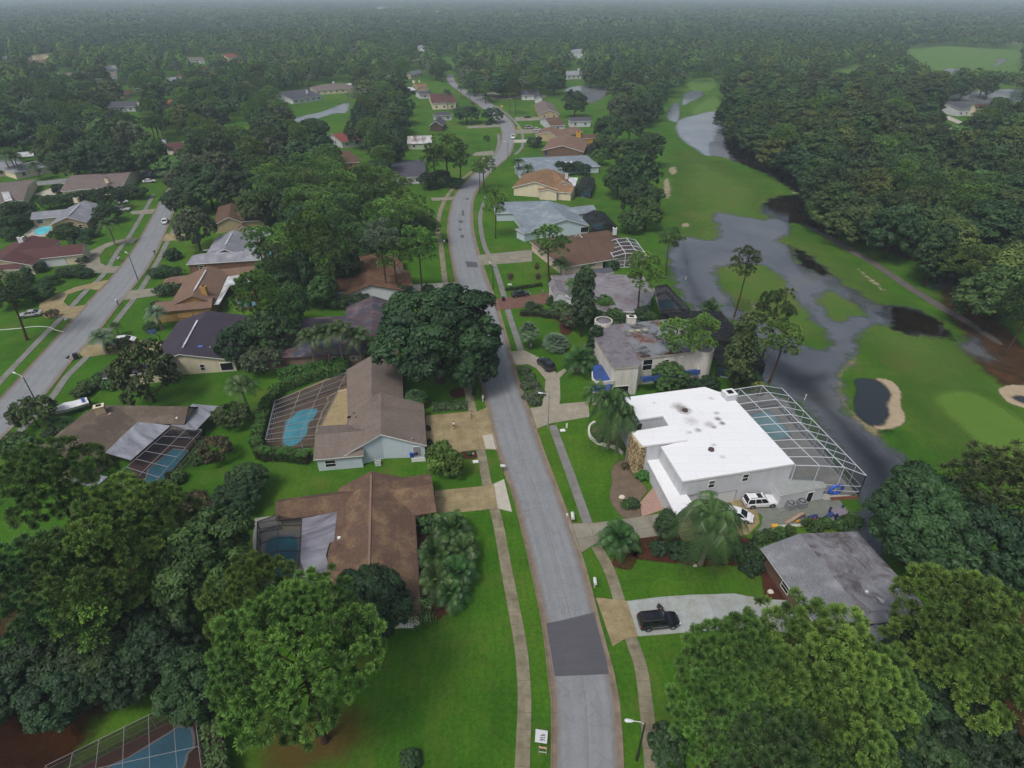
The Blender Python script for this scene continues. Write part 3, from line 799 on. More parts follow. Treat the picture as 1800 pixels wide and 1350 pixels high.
def make_pompines(kind, count, seed, Rr, H0, H1, lobes, balls, per, length, width, tr, lr, br, start=0.35):
    """pine crown: lobes of foliage carrying round needle balls"""
    ga = math.pi * (3 - math.sqrt(5))
    for q in range(count):
        g = np.random.default_rng(seed + q)
        C, D, R_, T, limbs = [], [], [], [], []
        for i in range(lobes):
            u = (i + 0.5) / lobes; z = 1 - 1.6 * u
            rad = math.sqrt(max(0.05, 1 - z * z)); th = i * ga + g.uniform(-0.4, 0.4); rr = g.uniform(0.6, 0.9)
            c = np.array([rad * rr * Rr * math.cos(th), rad * rr * Rr * math.sin(th), (H0 + H1) / 2 + z * (H1 - H0) / 2 * g.uniform(0.7, 0.95)])
            r = g.uniform(*lr); limbs.append((c, r)); n = int(balls * g.uniform(0.75, 1.25)); lt = g.uniform(0.3, 0.7)
            k = (np.arange(n) + 0.5) / n; zz = 1 - 1.45 * k; aa = np.arange(n) * ga + g.uniform(0, 6)
            d = np.stack([np.sqrt(np.maximum(0.02, 1 - zz * zz)) * np.cos(aa), np.sqrt(np.maximum(0.02, 1 - zz * zz)) * np.sin(aa), zz], 1)
            d = unit(d + g.normal(0, 0.14, d.shape))
            C.append(c + d * r * np.array([1, 1, 0.72]) * g.uniform(0.8, 1.12, (n, 1))); D.append(d); R_.append(g.uniform(*br, n)); T.append(np.clip(lt + g.normal(0, 0.13, n), 0, 1))
        C, D, R_, T = np.concatenate(C), np.concatenate(D), np.concatenate(R_), np.concatenate(T)
        n = len(C) * per
        nd = rdir(g, n) + np.repeat(unit(D + np.array([0, 0, 0.6])), per, 0) * 0.55; nd = unit(nd)
        c = np.repeat(C, per, 0); br_ = np.repeat(R_, per)[:, None] * g.uniform(0.82, 1.12, (n, 1))
        tip = c + nd * br_; base = c + nd * np.maximum(br_ - length, 0.05)
        bend = g.normal(0, 0.16, (n, 3)) * length; tip = tip + bend
        side = unit(np.cross(nd, rdir(g, n))) * width / 2
        V = np.stack([base - side * 0.6, base + side * 0.6, tip + side, tip - side], 1).reshape(-1, 3)
        me = np_mesh('pine_crown', V, np.arange(n * 4).reshape(-1, 4))
        t = np.clip(np.repeat(T, per) + g.normal(0, 0.1, n), 0, 1)
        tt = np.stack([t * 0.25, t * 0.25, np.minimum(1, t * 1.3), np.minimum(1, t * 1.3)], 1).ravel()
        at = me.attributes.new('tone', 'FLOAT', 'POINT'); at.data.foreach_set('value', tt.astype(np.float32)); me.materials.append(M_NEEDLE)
        add_proto(kind, me, mesh_of(trunk_mb(H1 * 0.9, tr, limbs, 0.5, seed + q, start), 'pine_trunk', M_BARKP))

def make_broad(kind, count, seed, leaf, tr, limb_n=8, start=0.25, **kw):
    for i in range(count):
        C, N, T, g = broad_arrays(seed + i, **kw)
        cm = leaves_mesh('broad_crown', C, N, leaf, g, T, M_LEAF)
        hh = kw['H0'] + (kw['H1'] - kw['H0']) * 0.5
        limbs = [(C[int(g.integers(len(C)))] * np.array([0.75, 0.75, 0.85]), 1) for _ in range(limb_n)]
        add_proto(kind, cm, mesh_of(trunk_mb(hh, tr, limbs, 0.4, seed + i, start), 'trunk', M_BARK))

# near pines (heights are of a 20 m tree)
make_pompines('pine_near', 3, 11, 5.2, 8.0, 19.4, 17, 13, 230, 0.42, 0.055, 0.34, (1.7, 2.5), (0.5, 0.78))
make_pompines('pine_big', 1, 15, 6.4, 8.0, 19.4, 26, 16, 210, 0.38, 0.05, 0.36, (1.7, 2.6), (0.42, 0.66))
make_pompines('pine_mid', 4, 21, 4.0, 8.0, 19.4, 12, 11, 60, 0.45, 0.11, 0.26, (1.2, 1.9), (0.45, 0.75), 0.35)
make_pines('pine_thin', 2, 31, 3.6, 11.0, 20.0, 15, 15, 20, 0.6, 0.1, 0.24, (0.8, 1.4), 0.5)
make_pines('pine_far', 3, 41, 5.0, 6.5, 20.0, 32, 13, 12, 0.8, 0.22, 0.26, (1.1, 2.0), 0.3)
# broad crowns (heights of a 12 m tree)
make_broad('broad_near', 2, 51, 0.33, 0.4, Rr=6.0, H0=2.2, H1=12.0, lobes=28, subs=17, per=72, lobe_r=0.30, sub_r=0.13)
make_broad('broad_mid', 4, 61, 0.42, 0.35, Rr=6.0, H0=2.4, H1=12.0, lobes=20, subs=14, per=40, lobe_r=0.34, sub_r=0.15)
make_broad('broad_far', 5, 71, 0.6, 0.35, Rr=6.0, H0=2.4, H1=12.0, lobes=16, subs=11, per=32, lobe_r=0.36, sub_r=0.16)
make_broad('cypress_mid', 4, 81, 0.42, 0.35, Rr=4.6, H0=2.0, H1=17.0, lobes=28, subs=12, per=40, lobe_r=0.36, sub_r=0.2, cone=0.55, flat=1.1)
make_broad('cypress_far', 4, 91, 0.6, 0.35, Rr=4.6, H0=2.0, H1=17.0, lobes=20, subs=11, per=30, lobe_r=0.4, sub_r=0.22, cone=0.55, flat=1.1)
make_broad('airy', 3, 101, 0.34, 0.16, Rr=3.2, H0=1.4, H1=5.2, lobes=16, subs=9, per=22, lobe_r=0.34, sub_r=0.2, jit=0.9, limb_n=12, start=0.1)
make_broad('shrub', 3, 111, 0.28, 0.06, Rr=1.5, H0=0.0, H1=2.0, lobes=12, subs=8, per=24, lobe_r=0.42, sub_r=0.24, limb_n=3, start=0.05)
make_broad('column', 2, 121, 0.4, 0.2, Rr=2.6, H0=0.6, H1=14.0, lobes=30, subs=9, per=22, lobe_r=0.42, sub_r=0.3, cone=0.8, flat=1.4)
make_broad('weeping', 2, 131, 0.36, 0.14, Rr=2.2, H0=0.5, H1=4.6, lobes=14, subs=9, per=26, lobe_r=0.4, sub_r=0.26, flat=1.5, jit=0.9)

# ---- palms
def frond_parts(L, n, droop, lw, g, el, az, arch=1.0):
    """feather frond: list of leaflet quads along a drooping rib"""
    q = []
    pts = []
    for k in range(n + 1):
        t = k / n
        r = L * (math.cos(el) * t * (1 - 0.25 * t * arch)); z = L * (math.sin(el) * t - droop * t * t)
        pts.append(np.array([r * math.cos(az), r * math.sin(az), z]))
    side = np.array([-math.sin(az), math.cos(az), 0])
    for k in range(1, n + 1):
        t = k / n
        a, b_ = pts[k - 1], pts[k]
        d = unit(b_ - a)
        ll = lw * math.sin(math.pi * (0.12 + 0.85 * t)) + 0.08
        for s in (-1, 1):
            tip = (a + b_) / 2 + side * s * ll * 0.85 + d * ll * 0.45 + np.array([0, 0, -ll * g.uniform(0.25, 0.7)])
            w = d * min((L / n) * 0.36, 0.055)
            q.append([a * 0.5 + b_ * 0.5 - w, a * 0.5 + b_ * 0.5 + w, tip + w * 0.3, tip - w * 0.3])
    return q

def frond_mesh(name, quads, tones, mat=None):
    V = np.array(quads).reshape(-1, 3)
    me = np_mesh(name, V, np.arange(len(V)).reshape(-1, 4))
    at = me.attributes.new('tone', 'FLOAT', 'POINT')
    at.data.foreach_set('value', np.repeat(np.array(tones), 4).astype(np.float32))
    me.materials.append(mat or M_FROND)
    return me

def make_palm(kind, seed, h, L, nf, droop, lw, tr, seg=14, el=(0.1, 1.3)):
    g = np.random.default_rng(seed)
    q, T = [], []
    for i in range(nf):
        e = el[0] + (el[1] - el[0]) * ((i + 0.5) / nf)
        f = frond_parts(L * g.uniform(0.85, 1.1), seg, droop * (1.25 - e * 0.35) * g.uniform(0.8, 1.25), lw, g, e, i * 2.4 + g.uniform(-0.2, 0.2))
        f = [[p + np.array([0, 0, h]) for p in k] for k in f]
        t = g.uniform(0.3, 0.8)
        q += f; T += [t + g.uniform(-0.1, 0.1) for _ in f]
    m = MB(); bx = g.uniform(-0.5, 0.5)
    m.tube([(bx * math.sin(2.2 * t / 6) * 0.6, 0.2 * math.sin(t / 2), h * t / 6) for t in range(7)], [tr * (1.35 if t == 0 else 1.0 - 0.25 * t / 6) for t in range(7)], 8)
    o = np.array([bx * math.sin(2.2) * 0.6, 0.2 * math.sin(3.0), 0])
    q = [[p + o for p in k] for k in q]
    add_proto(kind, frond_mesh('palm_crown', q, T), mesh_of(m, 'palm_trunk', M_BARKG))

for s in (1, 2, 3): make_palm('palm', 140 + s, 7.0, 3.6, 22, 0.66, 0.75, 0.16, 22)
for s in (1, 2): make_palm('palm_big', 170 + s, 5.0, 4.8, 30, 0.8, 0.95, 0.2, 40, (0.08, 1.15))
for s in (1, 2): make_palm('palm_low', 150 + s, 2.2, 3.4, 30, 0.55, 0.7, 0.2, 22)
for s in (1, 2): make_palm('palm_date', 155 + s, 4.0, 3.0, 36, 0.62, 0.5, 0.25, 12)
for s in (1, 2): make_palm('bananas', 158 + s, 1.2, 2.6, 14, 0.7, 0.62, 0.14, 6, (0.4, 1.35))

def make_fan(kind, seed, h, nf, Lp, rf, tr):
    g = np.random.default_rng(seed)
    q, T = [], []
    for i in range(nf):
        e = -0.25 + 1.6 * (i + 0.5) / nf; az = i * 2.4
        c = np.array([math.cos(e) * math.cos(az), math.cos(e) * math.sin(az), math.sin(e)]) * Lp * g.uniform(0.8, 1.1)
        d = unit(c); side = unit(np.cross(d, np.array([0, 0, 1.0]) + 0.01)); t = g.uniform(0.25, 0.85)
        for a in np.linspace(-1.5, 1.5, 10):
            v = unit(d * math.cos(a) + side * math.sin(a))
            tip = c + v * rf + np.array([0, 0, -0.35 * rf])
            w = unit(np.cross(v, np.array([0.1, 0, 1.0]))) * 0.09
            p0 = c; mid = c + v * rf * 0.55
            q.append([p0 - w * 0.3, mid - w * 1.5, tip, mid + w * 1.5]); T.append(t + g.uniform(-0.08, 0.08))
    q = [[p + np.array([0, 0, h]) for p in k] for k in q]
    m = MB(); m.tube([(0, 0, 0), (0.05, 0, h * 0.5), (0, 0, h)], [tr * 1.2, tr, tr * 1.15], 8)
    add_proto(kind, frond_mesh('palm_crown', q, T), mesh_of(m, 'palm_trunk', M_BARKG))
for s in (1, 2): make_fan('fan_palm', 160 + s, 2.6, 46, 1.15, 0.9, 0.2)
for s in (1, 2): make_fan('fan_low', 165 + s, 1.2, 60, 1.4, 1.0, 0.25)

# ---------------------------------------------------------------- placing
TREES = []      # (X, Y, radius) of what stands already
COLORS = {
    'pine': '#527630', 'pine_b': '#436233', 'pine_l': '#5c8234', 'oak': '#344f2d', 'oak_d': '#2a442a', 'oak_l': '#426030', 'camphor': '#2d4a2c',
    'olive': '#43552d', 'cyp': '#3e532a', 'cyp_y': '#55652f', 'grey': '#4e5c44', 'bright': '#45702a', 'palm': '#37592b', 'palm_g': '#446034', 'fan': '#456040', 'pgrey': '#5d745c', 'brown': '#56523a', 'yel': '#6a7235', 'hedge': '#386a24', 'bamboo': '#536f2e'}
_cnt = [0]
def tree(kind, loc, sx, sz, color, name, label, cat='tree', group=None, parts=True, rz=None, var=None):
    """kind = prototype; sx, sz = scale of width and height"""
    k = _cnt[0]; _cnt[0] += 1
    vs = PROTO[kind]
    cm, tm = vs[(k if var is None else var) % len(vs)]
    c = lin(COLORS[color]) if isinstance(color, str) else color
    rz = (k * 2.39996) % (2 * math.pi) if rz is None else rz
    TREES.append((loc[0], loc[1]))
    if parts:
        r = empty(name, loc, rz, label, cat, group)
        r.scale = (sx, sx, sz)
        o = link('crown', cm, r); o.color = c + (1,)
        o2 = link('trunk', tm, r)
        return r
    return None
# ---------------------------------------------------------------- building materials
def shingle(name, base, dark, light=None, row=0.28, colw=0.5, contrast=0.25, stains=(), moss=0.4):
    t = NT(name)
    bc, dc = lin(base), lin(dark)
    b = t.n('ShaderNodeTexBrick', offset=0.5, i={'Vector': t.uv(), 'Color1': bc, 'Color2': tuple(x * (1 - contrast) for x in bc), 'Mortar': tuple(x * 0.55 for x in bc),
        'Scale': 1.0, 'Mortar Size': 0.025, 'Mortar Smooth': 0.5, 'Bias': -0.1, 'Brick Width': colw, 'Row Height': row})
    mp = t.n('ShaderNodeMapping', i={'Vector': t.uv(), 'Scale': (0.55, 0.16, 1)})
    run = t.noise(1.0, mp.outputs[0], 7, 0.7, 0.6)
    f = t.noise(0.33, None, 7, 0.7)
    g = t.noise(5.0, None, 4, 0.75)
    c = t.mix(t.ramp(run, [(0.45, 0.0), (0.68, moss)]), b.outputs['Color'], dc)
    if light: c = t.mix(t.ramp(f, [(0.5, 0.0), (0.7, 0.7)]), c, lin(light))
    c = t.mix(0.75, c, t.ramp(g, [(0.28, 0.72), (0.72, 1.28)]), 'MULTIPLY')
    c = t.mix(0.5, c, t.ramp(f, [(0.3, 0.78), (0.7, 1.2)]), 'MULTIPLY')
    return t.done(t.bsdf(c, 0.9, 0.15, bump=b.outputs['Fac'], bstr=-0.25, bdist=0.03))

def stained_flat(name, base, stains, rough=0.8, scale=0.35, spots=(), lo=0.5, hi=0.7, streak=False):
    """flat roof sheet with weather stains; spots = (point, radius, strength) of mould marks"""
    t = NT(name)
    vec = None
    if streak: vec = t.n('ShaderNodeMapping', i={'Vector': t.uv(), 'Scale': (1.0, 0.35, 1)}).outputs[0]
    c = lin(base)
    for i, s in enumerate(stains):
        f = t.noise(scale * (1 + 0.45 * i), vec if i == 0 else None, 8, 0.7, 0.8)
        c = t.mix(t.ramp(f, [(lo, 0.0), (hi, 0.85)]), c, lin(s))
    for p, r, k in spots:
        d = t.n('ShaderNodeVectorMath', operation='DISTANCE', i={1: tuple(p)})
        nz = t.n('ShaderNodeTexNoise', i={'Scale': 1.6, 'Detail': 6, 'Roughness': 0.75}); t.l(t.pos(), nz.inputs['Vector'])
        ad = t.n('ShaderNodeVectorMath', operation='ADD'); t.l(t.pos(), ad.inputs[0])
        sc = t.n('ShaderNodeVectorMath', operation='SCALE', i={'Scale': r * 1.5}); t.l(nz.outputs['Color'], sc.inputs[0]); t.l(sc.outputs[0], ad.inputs[1])
        of = t.n('ShaderNodeVectorMath', operation='SUBTRACT', i={1: (r * 0.75,) * 3}); t.l(ad.outputs[0], of.inputs[0]); t.l(of.outputs[0], d.inputs[0])
        a = t.n('ShaderNodeMapRange', i={'Value': d.outputs['Value'], 'From Min': r, 'From Max': r * 0.1, 'To Min': 0.0, 'To Max': k}).outputs[0]
        c = t.mix(a, c, lin('#4a4030'))
    if spots:
        b = t.n('ShaderNodeTexBrick', offset=0.5, i={'Vector': t.uv(), 'Color1': (1, 1, 1), 'Color2': (0.95, 0.95, 0.95), 'Mortar': (0.72, 0.72, 0.73), 'Scale': 1.0, 'Mortar Size': 0.03, 'Mortar Smooth': 0.4, 'Brick Width': 9.0, 'Row Height': 1.85})
        c = t.mix(0.6, c, b.outputs['Color'], 'MULTIPLY')
        lf = t.noise(2.6, None, 9, 0.85, 1.5)
        c = t.mix(t.ramp(lf, [(0.645, 0.0), (0.68, 0.75)]), c, lin('#77736c'))
    g = t.noise(3.0, None, 5, 0.7)
    c = t.mix(0.35, c, t.ramp(g, [(0.3, 0.82), (0.7, 1.15)]), 'MULTIPLY')
    return t.done(t.bsdf(c, rough, 0.3, bump=g, bstr=0.1))

def metal_sheet(name, base, stain):
    t = NT(name)
    w = t.n('ShaderNodeTexWave', wave_type='BANDS', bands_direction='X', i={'Vector': t.uv(), 'Scale': 0.8, 'Distortion': 0.0})
    mp = t.n('ShaderNodeMapping', i={'Vector': t.uv(), 'Scale': (1.0, 0.3, 1)})
    f = t.noise(0.5, mp.outputs[0], 7, 0.65, 0.8)
    c = t.ramp(f, [(0.36, lin(stain)), (0.56, lin(base)), (0.7, tuple(min(1, x * 1.3) for x in lin(base)))])
    c = t.mix(0.25, c, t.ramp(w.outputs['Fac'], [(0.42, 0.7), (0.5, 1.0)]), 'MULTIPLY')
    return t.done(t.bsdf(c, 0.5, 0.4, bump=w.outputs['Fac'], bstr=0.15))

def stucco(name, base, dirt, amount=0.4):
    t = NT(name)
    mp = t.n('ShaderNodeMapping', i={'Vector': t.pos(), 'Scale': (1.2, 1.2, 0.25)})
    f = t.noise(0.9, mp.outputs[0], 7, 0.7)
    g = t.noise(7, None, 4, 0.7)
    c = t.mix(t.ramp(f, [(0.45, 0.0), (0.72, amount)]), lin(base), lin(dirt))
    c = t.mix(0.3, c, t.ramp(g, [(0.3, 0.85), (0.7, 1.12)]), 'MULTIPLY')
    return t.done(t.bsdf(c, 0.85, 0.2, bump=g, bstr=0.15))

def brickwork(name, c1, c2, mortar, bw=0.24, rh=0.09):
    t = NT(name)
    b = t.n('ShaderNodeTexBrick', offset=0.5, i={'Vector': t.uv(), 'Color1': lin(c1), 'Color2': lin(c2), 'Mortar': lin(mortar), 'Scale': 1.0, 'Mortar Size': 0.012, 'Brick Width': bw, 'Row Height': rh})
    f = t.noise(0.8, None, 6, 0.7)
    c = t.mix(0.6, b.outputs['Color'], t.ramp(f, [(0.3, 0.65), (0.7, 1.25)]), 'MULTIPLY')
    return t.done(t.bsdf(c, 0.9, 0.15))

def stone_mat():
    t = NT('stone_cladding')
    v = t.n('ShaderNodeTexVoronoi', feature='F1', i={'Scale': 3.2}); t.l(t.pos(), v.inputs['Vector'])
    e = t.n('ShaderNodeTexVoronoi', feature='DISTANCE_TO_EDGE', i={'Scale': 3.2}); t.l(t.pos(), e.inputs['Vector'])
    c = t.ramp(t.n('ShaderNodeSeparateColor', i={'Color': v.outputs['Color']}).outputs[0], [(0.0, lin('#6b5b40')), (0.5, lin('#a58f66')), (1.0, lin('#cfc0a0'))])
    c = t.mix(t.ramp(e.outputs['Distance'], [(0.02, 1.0), (0.06, 0.0)]), c, lin('#3a3128'))
    return t.done(t.bsdf(c, 0.9, 0.2, bump=e.outputs['Distance'], bstr=0.8, bdist=0.1))

def glass_mat(name, col):
    t = NT(name)
    f = t.noise(0.5, None, 2, 0.5)
    return t.done(t.bsdf(t.ramp(f, [(0.3, tuple(x * 0.7 for x in lin(col))), (0.7, tuple(x * 1.3 for x in lin(col)))]), 0.08, 0.6))

def screen_mat(name, opacity, col='#20222a'):
    t = NT(name)
    f = t.noise(0.25, None, 4, 0.6)
    a = t.ramp(f, [(0.3, opacity * 0.8), (0.7, min(1, opacity * 1.2))])
    s = t.bsdf(lin(col), 0.7, 0.2)
    tr = t.n('ShaderNodeBsdfTransparent').outputs[0]
    return t.done(t.n('ShaderNodeMixShader', i={0: a, 1: tr, 2: s}).outputs[0])

def pool_mat(name, col, leaves=0.0):
    t = NT(name)
    n = t.noise(2.2, None, 3, 0.5)
    f = t.noise(0.3, None, 4, 0.5)
    c = t.ramp(f, [(0.35, tuple(x * 0.85 for x in lin(col))), (0.65, tuple(min(1, x * 1.12) for x in lin(col)))])
    if leaves:
        l2 = t.noise(1.4, None, 9, 0.8, 1.0)
        c = t.mix(t.ramp(l2, [(0.58, 0.0), (0.66, leaves)]), c, lin('#4a3327'))
    return t.done(t.bsdf(c, 0.08, 0.5, bump=n, bstr=0.05))

S_BROWNTILE = shingle('roof_brown_tile', '#6b564a', '#463a35', '#857052', 0.34, 0.32, 0.22)
S_TAUPE = shingle('roof_taupe_shingle', '#7b7069', '#544c49', None, 0.2, 0.5, 0.16, moss=0.35)
S_GREYSH = shingle('roof_grey_shingle', '#7c7f86', '#5b5d64', '#8c8e93', 0.22, 0.5, 0.14, moss=0.35)
S_DKBLUE = shingle('roof_dark_slate', '#4a4d5a', '#5b3c33', None, 0.22, 0.5, 0.16, moss=0.75)
S_PLUM = shingle('roof_dark_plum', '#443f4c', '#38343f', None, 0.22, 0.5, 0.12)
S_RUST = shingle('roof_rust_brown', '#6b503f', '#4c3a31', '#796349', 0.25, 0.5, 0.18)
S_TANB = shingle('roof_tan_brown', '#7d6659', '#5b4a42', None, 0.22, 0.5, 0.14)
S_MID = shingle('roof_mid_brown', '#655145', '#43362f', None, 0.22, 0.5, 0.14)
S_L1 = shingle('roof_umber', '#62584f', '#4c443f', '#756b60', 0.22, 0.5, 0.14)
S_REDB = shingle('roof_red_brown', '#5d4040', '#46302f', None, 0.25, 0.5, 0.14)
S_GREYL = shingle('roof_light_grey', '#868993', '#66666e', '#9799a0', 0.22, 0.5, 0.12)
S_BLUEG = shingle('roof_blue_grey', '#7f8b96', '#636b76', '#95a0a8', 0.22, 0.5, 0.12, moss=0.3)
S_TAN = shingle('roof_tan', '#83684f', '#66503f', '#907659', 0.22, 0.5, 0.12)
S_CHAR = shingle('roof_charcoal', '#51515b', '#40404a', None, 0.22, 0.5, 0.12)
S_RED = shingle('roof_red_tile', '#7f4640', '#5f3633', None, 0.3, 0.4, 0.18)
S_ORANGE = shingle('roof_orange_tile', '#a5714f', '#80583f', None, 0.3, 0.4, 0.18)
S_GREYBR = shingle('roof_grey_brown', '#756a68', '#564d4c', None, 0.22, 0.5, 0.12)
M_METALG = metal_sheet('porch_metal_grey', '#8b8f99', '#666872')
M_METALW = metal_sheet('porch_metal_white', '#c3c7cc', '#8f8d88')
M_WHITEM = metal_sheet('roof_metal_white', '#b9bbbd', '#83766f')
W_WHITE = stucco('wall_white', '#c2c6cc', '#9b9c9e', 0.4)
W_BLUEW = stucco('wall_pale_blue', '#b6c4cf', '#94a1ab', 0.3)
W_CREAM = stucco('wall_cream', '#cfc6ad', '#a0947a', 0.4)
W_TAN = stucco('wall_tan', '#a8997b', '#85765b', 0.4)
W_STAINW = stucco('wall_weathered_white', '#cbc9c2', '#8f8c82', 0.5)
W_OCHRE = stucco('wall_ochre', '#a8864f', '#7c6238', 0.4)
W_YEL = stucco('wall_yellow', '#c59a35', '#9c7a2c', 0.3)
W_PINK = stucco('wall_pale_pink', '#c7b5ab', '#9f8f86', 0.3)
W_BROWN = stucco('wall_brown', '#6d564b', '#55433a', 0.3)
W_GREEN = stucco('wall_pale_green', '#a9b59d', '#8a957e', 0.3)
W_BRICK = brickwork('wall_brick', '#7a4a3c', '#5f392f', '#8a7a6c')
W_BRICKP = brickwork('wall_brick_pinkish', '#80665a', '#6a544b', '#8c7d72')
W_STONE = stone_mat()
M_GLASS = glass_mat('window_glass', '#1b2027')
M_TRIM = plain('trim_white', '#d8dadb', 0.5, 0.4, 0.06)
M_TRIMB = plain('trim_brown', '#4d3f38', 0.6, 0.3, 0.1)
M_TRIMG = plain('trim_grey', '#84868b', 0.6, 0.3, 0.1)
M_DARK = plain('dark_opening', '#15161a', 0.7, 0.2, 0.1)
M_GARAGE = plain('garage_door_white', '#ccd0d3', 0.5, 0.3, 0.05)
M_ALU = plain('cage_frame_white', '#c6cbd2', 0.4, 0.4, 0.05)
M_ALUB = plain('cage_frame_bronze', '#2a2524', 0.5, 0.4, 0.1)
M_ALUG = plain('cage_frame_grey', '#8f8f94', 0.5, 0.4, 0.1)
M_SCREEN = screen_mat('insect_screen', 0.42)
M_SCREEND = screen_mat('insect_screen_dark', 0.66)
M_SCREENL = screen_mat('insect_screen_light', 0.36, '#454b52')
M_POOL = pool_mat('pool_water', '#4f9fb8')
M_POOLD = pool_mat('pool_water_teal', '#3a7f92')
M_POOLL = pool_mat('pool_water_leafy', '#3f7f9b', 0.8)
M_POOLW = pool_mat('pool_water_pale', '#86b0b8')
M_DECK = concrete_mat('deck_tan', '#8f7b62', '#655646', 0.8, 0.8, 0.75, 0.6)
M_DECKG = concrete_mat('deck_grey', '#a3a39f', '#84837e', 2.5, 2.5, 0.8, 0.4)
M_DECKB = concrete_mat('deck_redbrown', '#56392f', '#2f211c', 0.5, 0.5, 0.7, 0.8)
M_BRICKCH = W_BRICKP

def V2(p): return Vector((p[0], p[1]))
CLEAR = []       # photo outlines that trees must not cover
FOOT = []        # house footprints on the ground

class House:
    def __init__(s, label, at, roof, wall, trim=M_TRIM, name='house', cat='house', group=None):
        l = P(*at); s.loc = Vector((l.x, l.y, 0))
        s.root = empty(name, s.loc, 0, label, cat, group)
        s.rm, s.wm, s.tm = roof, wall, trim
        s.roof, s.wall, s.extra = MB(), MB(), []
        s.segs = []
        s.roof_obj = None
    def T(s, mb): return mb.xf(Matrix.Translation(-s.loc))
    def piece(s, V, faces, loop, over=0.45, fas=0.2, wall=True, inset=None, rm=0, drop=None, rms=None):
        """V: world points; faces / loop: index lists"""
        V = [Vector(v) for v in V]
        for fi, f in enumerate(faces):
            pts = [V[i] for i in f]
            n = Vector((0, 0, 0))
            for i in range(len(pts)): n += (pts[i] - pts[0]).cross(pts[(i + 1) % len(pts)] - pts[0])
            if n.z < 0: pts = pts[::-1]
            s.roof.poly(pts, rms.get(fi, rm) if rms else rm)
        L = [V[i] for i in loop]
        area = sum(L[i].x * L[(i + 1) % len(L)].y - L[(i + 1) % len(L)].x * L[i].y for i in range(len(L)))
        if area < 0: L = L[::-1]
        n = len(L); I = []
        for i in range(n):
            a, b, c = V2(L[i - 1]), V2(L[i]), V2(L[(i + 1) % n])
            d0, d1 = (b - a).normalized(), (c - b).normalized()
            n0, n1 = Vector((-d0.y, d0.x)), Vector((-d1.y, d1.x))
            k = n0 + n1
            k = k / max(k.length_squared / 2, 0.35)
            I.append(b + k * over)
        for i in range(n):
            j = (i + 1) % n
            a, b = L[i], L[j]
            up = Vector((0, 0, fas))
            s.roof.poly([a - up, b - up, b, a], 1)
            ia, ib = Vector((*I[i], a.z - fas)), Vector((*I[j], b.z - fas))
            s.roof.poly([a - up, ia, ib, b - up], 1)
            if wall:
                za, zb = (0, 0) if drop is None else (a.z - drop, b.z - drop)
                s.wall.poly([(*I[i], za), (*I[j], zb), (*I[j], b.z - fas + 0.01), (*I[i], a.z - fas + 0.01)], 0)
                s.segs.append((I[i], I[j], min(a.z, b.z)))
        if wall: FOOT.append([(p.x, p.y) for p in I])
        return L
    def rw(s, r0, r1, pl, pr, rz=4.8, ez=2.8, ends='gg', over=0.45, rm=0, wall=True, hip=None, hi_rm=None):
        """ridge wing: ridge ends and eave points as photo positions"""
        a, b = P(*r0, rz), P(*r1, rz)
        u = V2(b - a).normalized(); nrm = Vector((-u.y, u.x))
        ds = []
        for q in (pl, pr):
            if q is None: ds.append(None); continue
            w = P(*q, ez); ds.append((V2(w) - V2(a)).dot(nrm))
        if ds[0] is None: ds[0] = -ds[1]
        if ds[1] is None: ds[1] = -ds[0]
        lo, hi = min(ds), max(ds)
        hw = hip if hip is not None else (hi - lo) / 2
        def at(p, off, al, z): return Vector((p.x + nrm.x * off + u.x * al, p.y + nrm.y * off + u.y * al, z))
        ha = hw if ends[0] == 'h' else 0; hb = hw if ends[1] == 'h' else 0
        V = [at(a, lo, -ha, ez), at(b, lo, hb, ez), at(b, hi, hb, ez), at(a, hi, -ha, ez), a, b]
        faces = [(0, 1, 5, 4), (2, 3, 4, 5)]
        loop = [0, 1]
        if ends[1] == 'h': faces.append((1, 2, 5))
        else: loop.append(5)
        loop += [2, 3]
        if ends[0] == 'h': faces.append((3, 0, 4))
        else: loop.append(4)
        s.piece(V, faces, loop, over, rm=rm, wall=wall, rms={1: hi_rm} if hi_rm is not None else None)
        return V
    def quad(s, px, zs, rm=0, wall=False, over=0.1, drop=None, fas=0.14):
        """flat or tilted sheet roof from photo corners"""
        zs = zs if isinstance(zs, (list, tuple)) else [zs] * len(px)
        V = [P(*q, z) for q, z in zip(px, zs)]
        return s.piece(V, [tuple(range(len(V)))], list(range(len(V))), over, fas, wall, rm=rm, drop=drop)
    def posts(s, px, z, w=0.12):
        m = MB()
        for q in px:
            p = P(*q, z)
            m.box((p.x, p.y, z / 2), (w, w, z))
        s.T(m).build('post', s.tm, s.root)
    def nearest_seg(s, q, z=1.5):
        p = V2(P(*q, z)); best = None
        for a, b, ez in s.segs:
            d = b - a; L = d.length
            if L < 0.8: continue
            t = max(0, min(1, (p - a).dot(d) / (L * L)))
            e = (a + d * t - p).length
            if best is None or e < best[0]: best = (e, a, b, t, L)
        return best
    def opening(s, q, w, h, zc=1.5, kind='window', mat=None, frame=M_TRIM, fr=0.09):
        """window / door whose centre is seen at photo position q"""
        e, a, b, t, L = s.nearest_seg(q, zc)
        s.open_at(a, b, t, w, h, zc, kind, mat, frame, fr)
